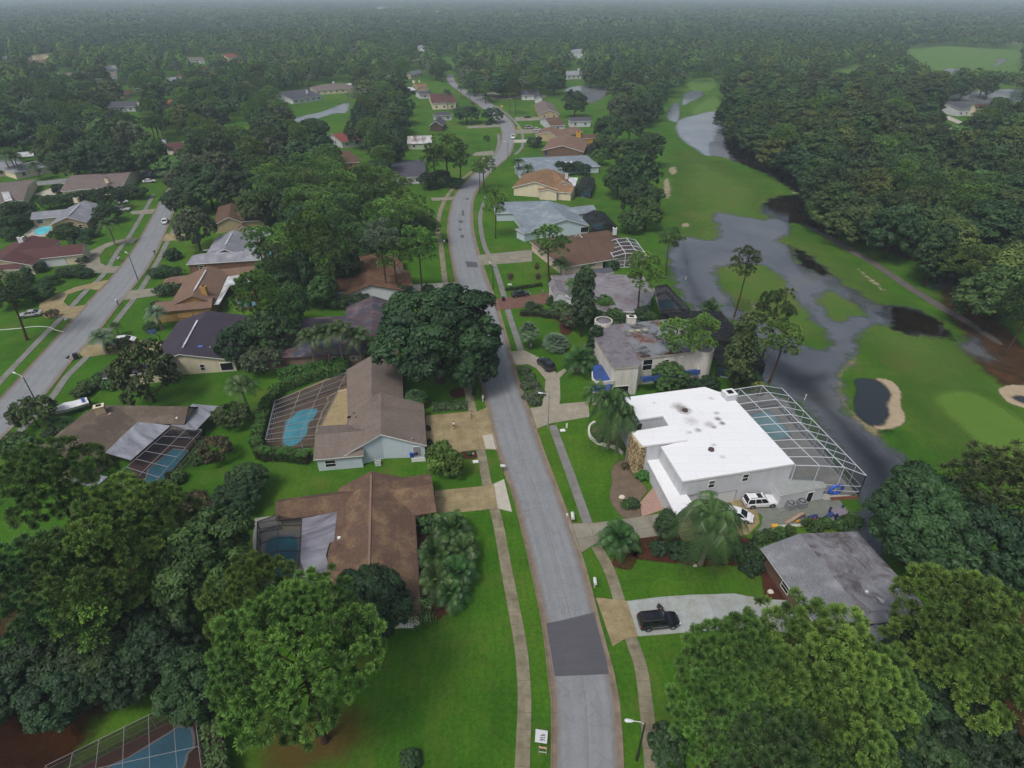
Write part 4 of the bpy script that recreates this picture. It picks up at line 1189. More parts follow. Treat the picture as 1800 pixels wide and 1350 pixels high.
    def open_at(s, a, b, t, w, h, zc, kind='window', mat=None, frame=M_TRIM, fr=0.09):
        d = (b - a).normalized(); n = Vector((d.y, -d.x))
        c = a + (b - a) * t
        Q = lambda al, z, out: (c.x + d.x * al + n.x * out, c.y + d.y * al + n.y * out, z)
        m = MB()
        o, z0, z1 = 0.03, zc - h / 2, zc + h / 2
        m.poly([Q(-w / 2, z0, o), Q(w / 2, z0, o), Q(w / 2, z1, o), Q(-w / 2, z1, o)], 0)
        if kind == 'garage_door':
            for k in range(1, 4):
                z = z0 + (z1 - z0) * k / 4
                m.poly([Q(-w / 2, z - 0.015, o + .006), Q(w / 2, z - 0.015, o + .006), Q(w / 2, z + 0.015, o + .006), Q(-w / 2, z + 0.015, o + .006)], 1)
        for al0, al1, za, zb in ((-w / 2 - fr, w / 2 + fr, z1, z1 + fr), (-w / 2 - fr, w / 2 + fr, z0 - fr, z0), (-w / 2 - fr, -w / 2, z0, z1), (w / 2, w / 2 + fr, z0, z1)) + (((-w / 2, w / 2, zc - .02, zc + .02),) if kind == 'window' else ()):
            p = [Q(al0, za, 0.075), Q(al1, za, 0.075), Q(al1, zb, 0.075), Q(al0, zb, 0.075)]
            r = [Q(al0, za, 0.0), Q(al1, za, 0.0), Q(al1, zb, 0.0), Q(al0, zb, 0.0)]
            m.poly(p, 1)
            for i in range(4):
                j = (i + 1) % 4
                m.poly([r[i], r[j], p[j], p[i]], 1)
        s.T(m).build(kind, [mat or {'window': M_GLASS, 'door': M_DARK, 'garage_door': M_GARAGE}[kind], frame if kind != 'garage_door' else M_TRIMG], s.root)
    def auto_windows(s, step=4.0, w=1.3, h=1.2, zc=1.6, most=6):
        k = 0
        for a, b, ez in list(s.segs):
            d = b - a; n = Vector((d.y, -d.x)).normalized()
            mid = (a + b) / 2
            if n.dot(-mid.normalized()) < 0.25 or d.length < 3.0: continue
            c = max(1, int(d.length / step))
            for i in range(c):
                if k >= most: return
                s.open_at(a, b, (i + 0.5) / c, w, h, zc); k += 1
    def chimney(s, q, z, w=(1.0, 0.8), h=1.3, mat=None, cap=M_TRIMG, rz=0.0, base=None):
        """q = photo position of the top centre at height z"""
        p = P(*q, z); m = MB()
        m.box((p.x, p.y, z - h / 2), (w[0], w[1], h), rz, 0)
        m.box((p.x, p.y, z + 0.05), (w[0] + 0.14, w[1] + 0.14, 0.1), rz, 1)
        m.box((p.x, p.y, z + 0.16), (w[0] * 0.5, w[1] * 0.5, 0.14), rz, 2)
        s.extra.append((m, 'chimney', [mat or W_CREAM, cap, M_DARK]))
    def roof_box(s, q, z, size, name='skylight', mat=None, rz=0.0):
        p = P(*q, z); m = MB().box((p.x, p.y, z), size, rz)
        s.extra.append((m, name, [mat or M_TRIMG]))
    def ridge_vent(s, q0, q1, z, w=0.35, mat=None):
        m = MB().bar(P(*q0, z), P(*q1, z), w, 0.12)
        s.extra.append((m, 'ridge_vent', [mat or M_METALW]))
    def finish(s, extra_roof=(), wall_mats=None):
        s.roof_obj = s.T(s.roof).build('roof', [s.rm, s.tm, *extra_roof], s.root)
        if s.wall.v: s.T(s.wall).build('wall', wall_mats or s.wm, s.root)
        for m, nm, mats in s.extra:
            s.T(m).build(nm, mats, s.roof_obj)
        pts = [proj(v[0] + s.loc.x, v[1] + s.loc.y, v[2]) for v in s.roof.v]
        s.hull = pts
        return s

def cage(label, c, prof, nx, frame=M_ALUB, screen=M_SCREEN, bar=0.09, ez=2.6, cat='pool cage', mid=True, house_side=True, ends=(True, True), rail=0.9, bottom=None):
    """screen enclosure. c = photo corners (a0, a1 along the house, b1, b0 outer) at the heights of prof ends; prof = [(s, z)] from house to outer edge"""
    z0, z1 = prof[0][1], prof[-1][1]
    A0, A1, B1, B0 = P(*c[0], z0), P(*c[1], z0), P(*c[2], z1), P(*c[3], z1)
    cen = (A0 + A1 + B0 + B1) / 4; loc = Vector((cen.x, cen.y, 0))
    root = empty('pool_cage', loc, 0, label, cat)
    fr, sc = MB(), MB()
    def pt(t, sv, z):
        a = A0.lerp(A1, t); b = B0.lerp(B1, t); q = a.lerp(b, sv); return Vector((q.x, q.y, z))
    rows = [[pt(i / nx, sv, z) for i in range(nx + 1)] for sv, z in prof]
    for r in rows:
        for a, b in zip(r, r[1:]): fr.bar(a, b, bar)
    for i in range(nx + 1):
        for r0, r1 in zip(rows, rows[1:]): fr.bar(r0[i], r1[i], bar)
    for r0, r1 in zip(rows, rows[1:]):
        for i in range(nx): sc.poly([r0[i], r0[i + 1], r1[i + 1], r1[i]])
    walls = [(rows[-1], None)]
    if ends[0]: walls.append(([r[0] for r in rows], None))
    if ends[1]: walls.append(([r[-1] for r in rows], None))
    for w, _ in walls:
        for a in w: fr.bar((a.x, a.y, 0), a, bar)
        for a, b in zip(w, w[1:]):
            sc.poly([(a.x, a.y, 0), (b.x, b.y, 0), b, a])
            fr.bar((a.x, a.y, rail), (b.x, b.y, rail), bar * 0.7)
            fr.bar((a.x, a.y, 0.06), (b.x, b.y, 0.06), bar)
            if max(a.z, b.z) > 3.6 or mid: fr.bar((a.x, a.y, min(2.1, a.z - 0.2)), (b.x, b.y, min(2.1, b.z - 0.2)), bar * 0.7)
    M = Matrix.Translation(-loc)
    fr.xf(M).build('frame', frame, root); sc.xf(M).build('screen', screen, root)
    return root

def pool(label, px, water=M_POOL, deck=None, deck_mat=M_DECK, smooth=3, z=0.13, coping=M_TRIMG):
    """swimming pool: deck slab with a rim and the water inside"""
    pts = [P2(*q, z) for q in (closed_spline(px, smooth) if smooth else px)]
    if sum(a[0] * b[1] - b[0] * a[1] for a, b in zip(pts, pts[1:] + pts[:1])) < 0: pts = pts[::-1]
    c = np.mean(np.array(pts), 0); loc = Vector((c[0], c[1], 0))
    root = empty('swimming_pool', loc, 0, label, 'swimming pool')
    M = Matrix.Translation(-loc)
    if deck: tag(slab('pool_deck', deck, deck_mat, 0.1), kind='structure')
    MB().poly([(p[0], p[1], z) for p in pts]).xf(M).build('water', water, root)
    m = MB(); n = len(pts)
    o = [tuple(np.array(p) + (np.array(p) - c) / max(1e-6, np.hypot(*(np.array(p) - c))) * 0.28) for p in pts]
    for i in range(n):
        j = (i + 1) % n
        m.poly([(*pts[i], z + .02), (*o[i], z + .02), (*o[j], z + .02), (*pts[j], z + .02)])
        m.poly([(*o[i], z + .02), (*o[i], 0.02), (*o[j], 0.02), (*o[j], z + .02)])
    m.xf(M).build('coping', coping, root)
    return root
HOUSES = {}
# ================================================================ white flat-roofed house
sp = [(P(1203, 721, 6), 1.5, 0.95), (P(1193, 714, 6), 1.6, 0.6), (P(1262, 736, 6), 0.75, 0.95), (P(1269, 744, 6), 0.7, 0.95), (P(1259, 726, 6), 0.7, 0.6), (P(1227, 756, 6), 0.8, 0.7), (P(1247, 746, 6), 1.2, 0.5), (P(1255, 751, 6), 0.6, 0.7), (P(1215, 740, 6), 1.6, 0.35), (P(1212, 760, 6), 0.6, 0.4), (P(1255, 782, 6), 0.6, 0.4), (P(1270, 803, 6), 0.6, 0.35), (P(1250, 700, 6), 0.6, 0.4), (P(1150, 708, 6), 0.5, 0.3)]
S_WHITE = stained_flat('roof_white_membrane', '#dfe2e6', ['#cfd0cf'], 0.6, 0.5, sp, 0.62, 0.8)
h = House('large white flat roofed house with dark mould spots on its roof', (1240, 800), S_WHITE, W_WHITE)
main = [(1085, 700), (1239, 680), (1287, 697), (1397, 815), (1200, 846), (1162, 785), (1186, 779), (1175, 747), (1165, 731), (1108, 740)]
h.quad(main, 6.0, wall=True, over=0.12, fas=0.35)
h.quad([(1109, 758.7), (1200, 744), (1208, 773), (1130, 784)], 6.35, wall=True, over=0.1, fas=0.3)
h.quad([(1137, 808), (1161, 803), (1216, 882), (1188, 905)], 3.1, wall=True, over=0.25, fas=0.3)
h.quad([(1352, 845), (1380, 841), (1440, 838), (1453, 855), (1373, 871)], 2.75, wall=True, over=0.08, fas=0.2, rm=2)
for q, z in (((1256, 858), 4.4), ((1312, 842), 4.6)): h.opening(q, 0.9, 1.3, z)
h.opening((1268, 876), 4.6, 2.2, 1.15, 'garage_door')
h.opening((1421, 872), 0.95, 2.0, 1.05, 'door')
h.opening((1118, 748), 0.9, 2.6, 3.8)
h.chimney((1283, 690), 7.1, (1.9, 1.9), 1.2, W_WHITE, M_TRIM, 0.25)
for q in ((1204, 722), (1250, 791)):
    p = P(*q, 6); m = MB(); m.lathe([(0.0, 0.0), (0.42, 0.02), (0.42, 0.3), (0.2, 0.42), (0.0, 0.42)], (p.x, p.y, 6.0), 12); m.lathe([(0.5, 0.02), (0.44, 0.1)], (p.x, p.y, 6.0), 12)
    h.extra.append((m, 'roof_vent', [plain('vent_dark', '#4a3a3c', 0.6)]))
m = MB()
for k in range(1):
    a, b_ = P(1238, 866, 3.0), P(1252, 863, 3.0)
m.box((*(P(1231, 864, 2.9).xy), 2.9), (4.0, 0.7, 0.12), math.atan2(0.28, 1))
h.T(m).build('awning', M_TRIMG, h.root)
# stone clad pier at the entrance
m = MB()
q = [P(1105, 761.5, 6), P(1127.5, 789, 6), P(1137, 786, 6), P(1114, 760, 6)]
m.prism([(p.x, p.y) for p in q], 0, 6.03, 0)
h.T(m).build('stone_pier', W_STONE, h.root)
m = MB(); a = P(1109, 766, 6); m.box((a.x - 0.3, a.y, 3.0), (0.16, 0.16, 6.0)); h.T(m).build('downpipe', M_TRIMG, h.root)
m = MB(); a = P(1328, 868, 0); m.box((P(1326, 873).x, P(1326, 873).y, 2.0), (0.18, 0.14, 3.6)); h.T(m).build('downpipe', M_TRIMG, h.root)
HOUSES['the white flat roofed house'] = h.finish(extra_roof=[plain('annex_roof', '#8d9393', 0.8)])
pool('pale turquoise pool under the white framed screen enclosure', [(1316, 736), (1330, 727), (1350, 724), (1362, 731), (1388, 762), (1383, 769), (1362, 772), (1345, 771)], M_POOLW, [(1262, 700), (1340, 690), (1380, 702), (1505, 868), (1452, 880), (1400, 862), (1384, 845)], M_DECKG, z=0.3)
r = cage('large white framed screen enclosure behind the white flat roofed house', [(1262, 690), (1399, 818), (1523, 836), (1375, 683)], [(0.0, 5.6), (0.32, 5.75), (0.66, 5.7), (1.0, 4.3)], 10, M_ALU, M_SCREENL, 0.1, rail=1.0)

# ================================================================ taupe house with kidney pool
h = House('taupe shingle house with pale blue gable wall and tan porch roof', (650, 740), S_TAUPE, W_BLUEW)
V = {'a': (669.5, 763.5, 5.4), 'b': (669.5, 690, 5.4), 'c': (750, 783, 2.8), 'd': (745, 710, 2.8), 'e': (600, 803.5, 2.8), 'g': (609, 650, 2.9), 'h': (652.5, 625, 5.4), 'k': (706, 640, 2.8), 'j': (709, 700, 2.8), 'i': (653, 697, 5.35), 'f': (611, 757, 2.85)}
W_ = {k: P(*v) for k, v in V.items()}
ks = list(W_); ix = {k: i for i, k in enumerate(ks)}
fc = lambda s: tuple(ix[c] for c in s)
h.piece([W_[k] for k in ks], [fc('abdc'), fc('eabi'), fc('eihgf'), fc('hkji'), fc('ijb')], [ix[c] for c in 'acdbjkhgfe'], 0.4, 0.22)
h.rw((554, 764), (640, 757), (575, 806), None, 4.4, 2.8, 'gg', 0.4)
h.opening((712, 805), 0.01, 0.01, 1.0, 'door')
h.opening((642, 799), 1.5, 1.3, 1.4); h.opening((582, 809), 1.6, 1.3, 1.4); h.opening((734, 791), 1.3, 2.1, 1.2, 'door', M_TRIMG)
S_TANP = stained_flat('porch_roof_tan', '#8f8060', ['#6b6450', '#a3906a'], 0.9, 0.35)
px = [(556, 762), (559, 745), (568, 722), (577, 708), (580, 698), (592, 690), (613, 684), (614, 690), (609, 756)]
h.quad(px, [2.7] * 7 + [2.9, 2.9], rm=2, fas=0.15)
m = MB()
rim = [P(*q, 2.75) for q in [(556, 762), (559, 745), (568, 722), (577, 708), (576, 701), (580, 696), (592, 689), (613, 683.5)]]
for a, b_ in zip(rim, rim[1:]): m.bar(a, b_, 0.35, 0.12)
h.T(m).build('porch_rim', plain('porch_rim_sand', '#b7a78c', 0.8), h.root)
h.roof_box((725, 773), 3.6, (0.25, 0.25, 0.7), 'roof_vent'); h.roof_box((615, 733), 3.2, (0.9, 0.5, 0.03), 'roof_patch', M_DARK)
h.roof_box((622, 726), 3.6, (0.35, 0.2, 0.03), 'roof_patch', M_DARK); h.roof_box((627, 733), 3.8, (0.5, 0.2, 0.03), 'roof_patch', M_DARK)
HOUSES['the taupe house with the pale blue gable'] = h.finish(extra_roof=[S_TANP])
pool('bright turquoise kidney pool beside the tan porch roof', [(497, 776), (500, 757), (503, 742), (514, 733), (526, 723), (540, 720), (556, 719), (556, 727), (548, 738), (541, 746), (539, 760), (534, 768), (526, 777), (515, 783), (504, 783)], pool_mat('pool_water_bright', '#66cbe2'), [(466, 790), (476, 708), (608, 652), (612, 757), (556, 765), (552, 785), (478, 792)], M_DECK)
cage('bronze framed pool cage with dark screen around the kidney pool', [(609, 655), (557, 764), (466.5, 773), (483, 705)], [(0, 2.85), (0.33, 2.75), (0.66, 2.65), (1, 2.55)], 8, M_ALUG, screen_mat('insect_screen_mid', 0.42), 0.07)
# ================================================================ brown tile house, near left
h = House('brown tiled house with cross gables and silver porch roof', (640, 960), S_BROWNTILE, W_CREAM, M_TRIMB)
h.rw((652.6, 828), (648, 1017), (592, 893), (730, 908), 5.3, 2.7, 'gh', 0.45, hip=4.2)
h.rw((664, 865), (760.5, 851), (765, 900.5), None, 4.3, 2.7, 'gg', 0.45)
h.rw((484, 883), (625, 864), (484, 915.5), None, 4.2, 2.7, 'gg', 0.45)
h.rw((576, 973), (630, 966), (578, 953), None, 4.0, 2.9, 'gg', 0.3)
h.rw((712, 1048), (711, 1062), (683, 1071), (738.5, 1066), 3.6, 2.6, 'gg', 0.35)
h.opening((705, 1083), 2.2, 1.9, 1.4, 'door', M_DARK, M_TRIMB)
h.quad([(532, 900.5), (593.5, 891), (587, 951.5), (579, 955), (573, 975), (582, 1020), (543, 1026), (523, 972)], [2.45, 2.8, 2.75, 2.75, 2.7, 2.6, 2.35, 2.4], rm=2, fas=0.12)
h.ridge_vent((652.4, 835), (648.2, 1012), 5.32, 0.28, plain('ridge_brown', '#7a6358', 0.8))
h.roof_box((596, 946), 3.1, (0.4, 0.4, 0.35), 'roof_vent', M_TRIM); h.roof_box((684, 1050), 3.2, (0.35, 0.35, 0.3), 'roof_vent', M_TRIM)
m = MB(); p = P(703, 1103); m.box((p.x, p.y, 0.45), (3.4, 0.15, 0.9)); h.T(m).build('patio_wall', M_TRIM, h.root)
HOUSES['the brown tiled house'] = h.finish(extra_roof=[metal_sheet('porch_metal_chalky', '#858691', '#5f5c66')])
pool('dark blue pool under the cage of the brown tiled house', [(468, 960), (478, 945), (500, 943), (522, 948), (520, 1000), (516, 1040), (490, 1040), (470, 1000)], M_POOLD, [(444, 952), (448, 912), (532, 900), (523, 975), (545, 1030), (520, 1050), (452, 1050)], M_DECKG)
cage('dark screened pool cage against the silver porch roof', [(531, 902), (523, 1046), (449, 1052), (452, 917)], [(0, 2.45), (0.5, 3.1), (1, 2.4)], 6, M_ALUB, M_SCREEN, 0.09)
# ================================================================ grey shingle house, lower right
h = House('grey shingle house with dark mildew stains on its rear slope', (1470, 1040), S_GREYSH, W_BROWN, M_TRIM)
h.rw((1405, 938), (1531, 1095), (1404, 1057), (1546, 977), 4.4, 2.8, 'gg', 0.5, hi_rm=2)
h.rw((1531, 1100), (1640, 1190), None, (1600, 1240), 4.3, 2.8, 'gg', 0.5)
h.roof_box((1523, 1041), 4.0, (0.3, 0.3, 0.4), 'roof_vent', M_TRIM)
h.roof_box((1541, 1052), 3.75, (1.6, 0.6, 0.06), 'roof_patch', plain('exposed_flashing', '#a8acb2', 0.6), -0.7)
h.opening((1391, 1030), 1.4, 1.2, 1.5); h.opening((1360, 985), 1.2, 1.2, 1.5)
HOUSES['the grey shingle house'] = h.finish(extra_roof=[stained_flat('flat_roof_mildew', '#77787e', ['#453f3e', '#8d8f96', '#4d454b'], 0.85, 0.2, lo=0.47, hi=0.62)])
# ================================================================ weathered two-storey house
S_STAIN3 = stained_flat('flat_roof_purple_stain', '#736f76', ['#4b464a', '#86848a', '#544e55'], 0.55, 0.3)
S_PUDDLE = stained_flat('flat_roof_leafy', '#6f747b', ['#6b3f2d', '#2f2a24', '#7d828a'], 0.45, 0.16, lo=0.47, hi=0.56)
h = House('weathered two storey white house with stained flat roofs and round tower', (1140, 620), S_STAIN3, W_STAINW, plain('parapet_dirty', '#aaa193', 0.8))
h.quad([(1037, 580), (1040, 575), (1087, 569), (1128, 640), (1124, 644), (1080, 647), (1075, 643)], 6.4, wall=True, over=0.15, fas=0.35)
h.quad([(1085, 570), (1121, 566), (1171, 561), (1222, 578), (1247, 598), (1226, 617.5), (1125, 630)], 6.3, wall=True, over=0.2, fas=0.3, rm=2)
h.quad([(1044, 642), (1062, 640), (1078, 665), (1068, 690), (1042, 688), (1041, 655)], 3.1, wall=True, over=0.05, fas=0.1, rm=3)
m = MB()
rim = [P(*q, 3.9) for q in closed_spline([(1041, 652), (1042, 664), (1048, 670), (1062, 670), (1080, 667), (1079, 664), (1062, 667), (1050, 666), (1045, 662)], 1)]
for a, b_ in zip(rim[:5], rim[1:5]): m.bar((a.x, a.y, 3.4), (b_.x, b_.y, 3.4), 0.2, 0.9)
h.T(m).build('balcony_wall', W_STAINW, h.root)
def round_tower(q, z, r, hgt, nm, dish):
    p = P(*q, z); m = MB()
    m.lathe([(r, z - hgt), (r, z), (r - 0.25, z)], (p.x, p.y, 0), 22, 0)
    m.lathe([(r - 0.25, z), (r - 0.25, z - dish), (0.0, z - dish)], (p.x, p.y, 0), 22, 1)
    o = h.T(m).build(nm, [W_STAINW, S_STAIN3], h.root, smooth=False)
round_tower((1238, 612), 6.7, 1.9, 6.7, 'tower', 0.12)
round_tower((1061, 563), 7.2, 1.9, 1.2, 'roof_drum', 0.5)
h.chimney((1110, 557), 7.6, (1.9, 1.3), 1.3, W_STAINW, W_STAINW)
h.opening((1139.5, 643), 1.9, 2.3, 4.5, 'window'); h.opening((1171, 634), 0.7, 0.9, 4.7); h.opening((1196, 628), 0.4, 0.4, 5.0)
h.opening((1091, 687), 3.0, 2.0, 1.1, 'door'); h.opening((1066, 636), 1.3, 2.3, 4.4, 'door')
m = MB(); a, b_ = P(1127, 662, 3.2), P(1226, 648, 3.2)
m.bar((a.x, a.y - 0.9, 3.1), (b_.x, b_.y - 0.9, 3.1), 1.8, 0.16); m.bar((a.x, a.y - 1.75, 3.6), (b_.x, b_.y - 1.75, 3.6), 0.1, 0.95)
h.T(m).build('balcony', plain('balcony_blue', '#35518b', 0.6, 0.3, 0.2), h.root)
for q in ((1109, 582), (1121, 581), (1134, 580)): h.roof_box(q, 6.5, (0.9, 0.7, 0.25), 'skylight', plain('skylight_dome', '#a39f84', 0.4))
HOUSES['the weathered two storey house'] = h.finish(extra_roof=[S_PUDDLE, stained_flat('balcony_tarp_blue', '#2f4f8f', ['#26304f', '#4a4048'], 0.4, 0.5)])
cage('dark screened lanai with slatted roof behind the weathered house', [(1169, 549), (1225, 600), (1316, 600), (1266, 548)], [(0, 3.4), (0.5, 3.5), (1, 3.2)], 7, M_ALUB, M_SCREEND, 0.14)
cage('low black screened lanai south of the round tower', [(1252, 612), (1262, 640), (1345, 640), (1325, 605)], [(0, 3.0), (0.5, 3.1), (1, 2.8)], 5, M_ALUB, M_SCREEND, 0.12)
pool('teal pool in the dark lanai beside the round tower', [(1262, 648), (1290, 640), (1318, 645), (1300, 660), (1270, 662)], M_POOLD, None)
# ================================================================ low stained flat-roofed house
h = House('low house with purple stained flat roof behind palms', (1060, 520), stained_flat('flat_roof_mauve', '#7d7a80', ['#594a4b', '#8f8f95', '#5f4a49'], 0.5, 0.18), W_WHITE)
h.quad([(968, 484), (1045, 479), (1132, 486), (1150, 515), (1128, 548), (1062, 546), (985, 516)], 3.4, wall=True, over=0.4, fas=0.3)
h.rw((972, 489), (982, 512), (965, 500), (990, 500), 4.6, 3.3, 'gg', 0.2)
h.quad([(1034, 473), (1075, 470), (1079, 479), (1030, 484)], 3.2, wall=False, rm=2)
for q in ((1040, 488), (1118, 500)): h.roof_box(q, 3.7, (0.9, 0.7, 0.45), 'roof_vent', M_TRIM)
HOUSES['the low mauve roofed house'] = h.finish(extra_roof=[plain('canopy_slate', '#4b4d58', 0.8)])
cage('grey screened pool cage with two pale beams by the flood water', [(1152, 504), (1160, 546), (1213, 543), (1172, 500)], [(0, 3.0), (0.4, 3.0), (1, 2.6)], 3, M_ALUB, M_SCREEND, 0.14)
pool('small aqua pool in the grey screened cage by the flood water', [(1156, 528), (1180, 525), (1186, 540), (1160, 544)], M_POOLD, [(1148, 508), (1172, 504), (1214, 546), (1160, 552)], M_DECKG, 0)
# ================================================================ east side of the main street, going away
h = House('mid brown hipped house with white screen cage behind', (1040, 440), S_MID, W_PINK)
h.rw((1020, 424), (1046, 420), (1040, 462), None, 5.0, 2.8, 'hh', 0.5)
h.rw((1014, 412), (1070, 406), None, (1050, 424), 4.6, 2.8, 'gh', 0.4)
h.chimney((1081, 401), 6.0, (1.1, 1.1), 2.0, W_WHITE, M_TRIM); h.ridge_vent((1019, 413), (1023, 418), 4.9)
h.opening((1041, 467), 2.6, 0.6, 2.0); h.opening((1062, 466), 1.0, 2.0, 1.3, 'door')
HOUSES['the mid brown house with the white cage'] = h.finish()
cage('small white framed screen cage on the mid brown house', [(1063, 428), (1078, 451), (1138, 451), (1117, 422)], [(0, 3.4), (0.35, 4.2), (0.7, 4.0), (1, 2.9)], 4, M_ALU, M_SCREENL, 0.16)
pool('aqua pool in the small white framed cage', [(1092, 456), (1110, 453), (1112, 462), (1094, 466)], M_POOL, [(1070, 440), (1120, 430), (1140, 462), (1080, 470)], M_DECKG, 0)
h = House('blue grey house with wide hips and white front gable', (980, 385), S_BLUEG, W_BLUEW)
h.rw((962, 352), (996, 385.5), (922, 400), (1041, 400), 5.6, 2.9, 'gg', 0.5)
h.rw((990, 366), (1043, 360), None, (1046, 372), 4.2, 2.8, 'gg', 0.4)
h.rw((901, 357), (962, 355), None, (905, 374), 4.2, 2.8, 'hg', 0.4)
h.rw((925, 398), (970, 388), None, (920, 411), 3.9, 2.8, 'hg', 0.4)
h.opening((1028, 404), 2.6, 1.6, 1.6, 'door')
HOUSES['the blue grey house'] = h.finish()
cage('dark hipped pool cage behind the blue grey house', [(1025, 378), (1040, 403), (1085, 398), (1062, 373)], [(0, 3.0), (0.5, 4.0), (1, 2.6)], 4, M_ALUB, M_SCREEND, 0.12)
pool('aqua pool in the dark hipped cage', [(1042, 394), (1058, 392), (1062, 402), (1046, 404)], M_POOL, None, smooth=0)
h = House('tan gabled house with cream front wall and white chimney', (950, 330), S_TAN, W_CREAM)
h.rw((960, 296), (941, 319.5), (897, 333), (985, 337), 5.8, 3.2, 'gg', 0.5)
h.rw((973, 298), (992, 318), None, (1008, 326), 5.6, 3.4, 'gg', 0.4)
h.rw((950, 322), (1010, 327), None, (1000, 339), 4.4, 3.0, 'gg', 0.4)
h.rw((967, 327), (963.5, 332), None, (979, 339), 4.2, 3.2, 'gg', 0.3)
h.quad([(989, 329), (1001, 312), (1016, 312), (1010, 330)], 3.2, rm=2)
h.chimney((996, 305), 6.8, (1.1, 1.0), 2.0, W_WHITE, M_TRIM)
for q in ((945.5, 342), (980, 343), (964, 342)): h.opening(q, 1.7 if q[0] < 950 else 1.0, 1.6, 1.6)
HOUSES['the tan gabled house'] = h.finish(extra_roof=[M_METALW])
cage('dark gabled pool cage beside the tan gabled house', [(1012, 331), (1022, 312), (1046, 314), (1040, 336)], [(0, 3.0), (0.5, 3.8), (1, 2.8)], 3, M_ALUB, M_SCREEND, 0.16)
pool('teal pool in the dark gabled cage', [(1024, 334), (1037, 333), (1038, 346), (1022, 347)], M_POOL, None, smooth=0)
h = House('pale slate blue hipped house behind the tan gabled house', (970, 288), S_BLUEG, W_BLUEW)
h.rw((955, 280), (1002, 278), None, (970, 296), 4.2, 2.8, 'hh', 0.5)
h.rw((935, 293), (975, 291), None, (950, 303), 3.7, 2.8, 'hg', 0.4)
h.quad([(985, 281), (1010, 281), (1002, 291), (993, 291)], 3.7, rm=2)
h.chimney((960, 267), 5.4, (1.2, 1.0), 1.5, plain('chimney_navy', '#323a5c', 0.6), M_DARK)
HOUSES['the pale slate blue house'] = h.finish(extra_roof=[M_METALW])
h = House('brown house with brown brick gable north of the slate blue house', (990, 258), S_TANB, W_BROWN)
h.rw((1001, 237), (989, 256), (950, 267), (1025, 270), 5.4, 3.0, 'gg', 0.4)
HOUSES['the brown brick gabled house'] = h.finish()
h = House('long tan brown house with pale front gable', (985, 232), S_TANB, W_TAN)
h.rw((965, 231), (1012, 222), None, (1000, 237), 5.0, 3.0, 'gg', 0.4); h.rw((970, 222), (960, 232), None, (985, 232), 4.6, 3.0, 'gg', 0.3)
HOUSES['the long tan brown house'] = h.finish()
h = House('yellow walled house with tall yellow chimney', (1035, 244), S_MID, W_YEL)
h.rw((1020, 237), (1055, 235), None, (1035, 243), 4.4, 3.0, 'gg', 0.3)
h.chimney((1017, 232), 6.4, (2.2, 1.6), 4.6, W_YEL, W_YEL)
h.auto_windows(4, 1.2, 1.2); HOUSES['the yellow house'] = h.finish()
cage('slate grey screen cage beside the brown brick gable', [(1036, 253), (1034, 262), (1056, 262), (1055, 252)], [(0, 3.0), (0.5, 3.6), (1, 2.8)], 3, M_ALUB, M_SCREEND, 0.18)
def simple(label, key, at, roof, wall, wings, trim=M_TRIM, chim=None, quads=(), win=True, extra=None):
    h = House(label, at, roof, wall, trim)
    for w in wings: h.rw(*w)
    for q in quads: h.quad(q[0], q[1], rm=2)
    for c in chim or (): h.chimney(*c)
    if win: h.auto_windows(4.5, 1.3, 1.2, 1.6, 5)
    HOUSES[key] = h.finish(extra_roof=[extra or M_METALW])
    return h
simple('dark brown roofed house left of the big oak', 'the dark brown house by the oak', (970, 218), S_MID, W_WHITE, [((957.5, 207), (985, 206), None, (972, 221), 5.2, 3.0, 'gg')])
simple('grey brown gabled house beyond the dark brown one', 'the grey brown gabled house', (957, 190), S_GREYBR, W_TAN, [((956, 176), (966, 193), (943, 191), None, 5.4, 3.0, 'gg')])
simple('white walled house half hidden behind the big oak', 'the white walled house behind the oak', (1022, 215), S_CHAR, W_WHITE, [((1000, 206), (1038, 205), None, (1022, 213), 5.0, 3.2, 'gg')])
simple('dark slate roofed house with small white gable near the pond', 'the dark slate house near the pond', (935, 170), S_CHAR, W_WHITE, [((916, 159), (948, 159), None, (930, 168), 5.2, 3.0, 'gg'), ((945, 163), (947, 169), None, (953, 171), 4.6, 3.0, 'gg')])
simple('white house beyond the round pond', 'the white house beyond the pond', (1005, 138), S_GREYL, W_WHITE, [((995, 125), (1019, 124), None, (1005, 132), 6, 3.4, 'hh')], chim=[((1017, 120), 7.5, (1.6, 1.2), 2.0, W_WHITE)])
simple('tall white house far behind the pond', 'the tall white house', (1016, 95), S_GREYL, W_WHITE, [((1012, 86), (1022, 86), None, (1016, 92), 9, 6.0, 'hh')])
# ================================================================ west side of the main street
S_DK3 = shingle('roof_blue_black', '#474c5b', '#6a4036', '#7c6a66', 0.22, 0.5, 0.16, moss=0.75)
h = House('blue black roofed house with leaf litter and brick wall behind palms', (610, 600), S_DK3, W_BRICKP, M_TRIMB)
h.rw((656, 520), (653, 592), (606, 560), (701, 565), 5.2, 2.8, 'gg', 0.4)
h.rw((543, 576), (648, 571), (560, 626), None, 4.8, 2.8, 'hg', 0.4)
h.opening((592, 631), 1.5, 1.3, 1.5); h.opening((622, 627), 1.0, 0.8, 1.7); h.opening((569, 640), 2.2, 1.6, 0.9, 'door', W_BRICKP, M_TRIMB)
HOUSES['the blue black roofed house'] = h.finish()
h = House('rust brown gabled house with white gable wall under tall pines', (650, 480), S_RUST, W_WHITE, M_TRIMB)
h.rw((652, 440), (650, 501), (611, 482), (709, 474), 5.0, 2.8, 'gg', 0.4); h.rw((583, 491), (640, 487), None, (600, 511), 4.0, 2.8, 'gg', 0.4); h.rw((660, 487), (721, 481), None, (700, 505), 3.9, 2.8, 'gg', 0.4)
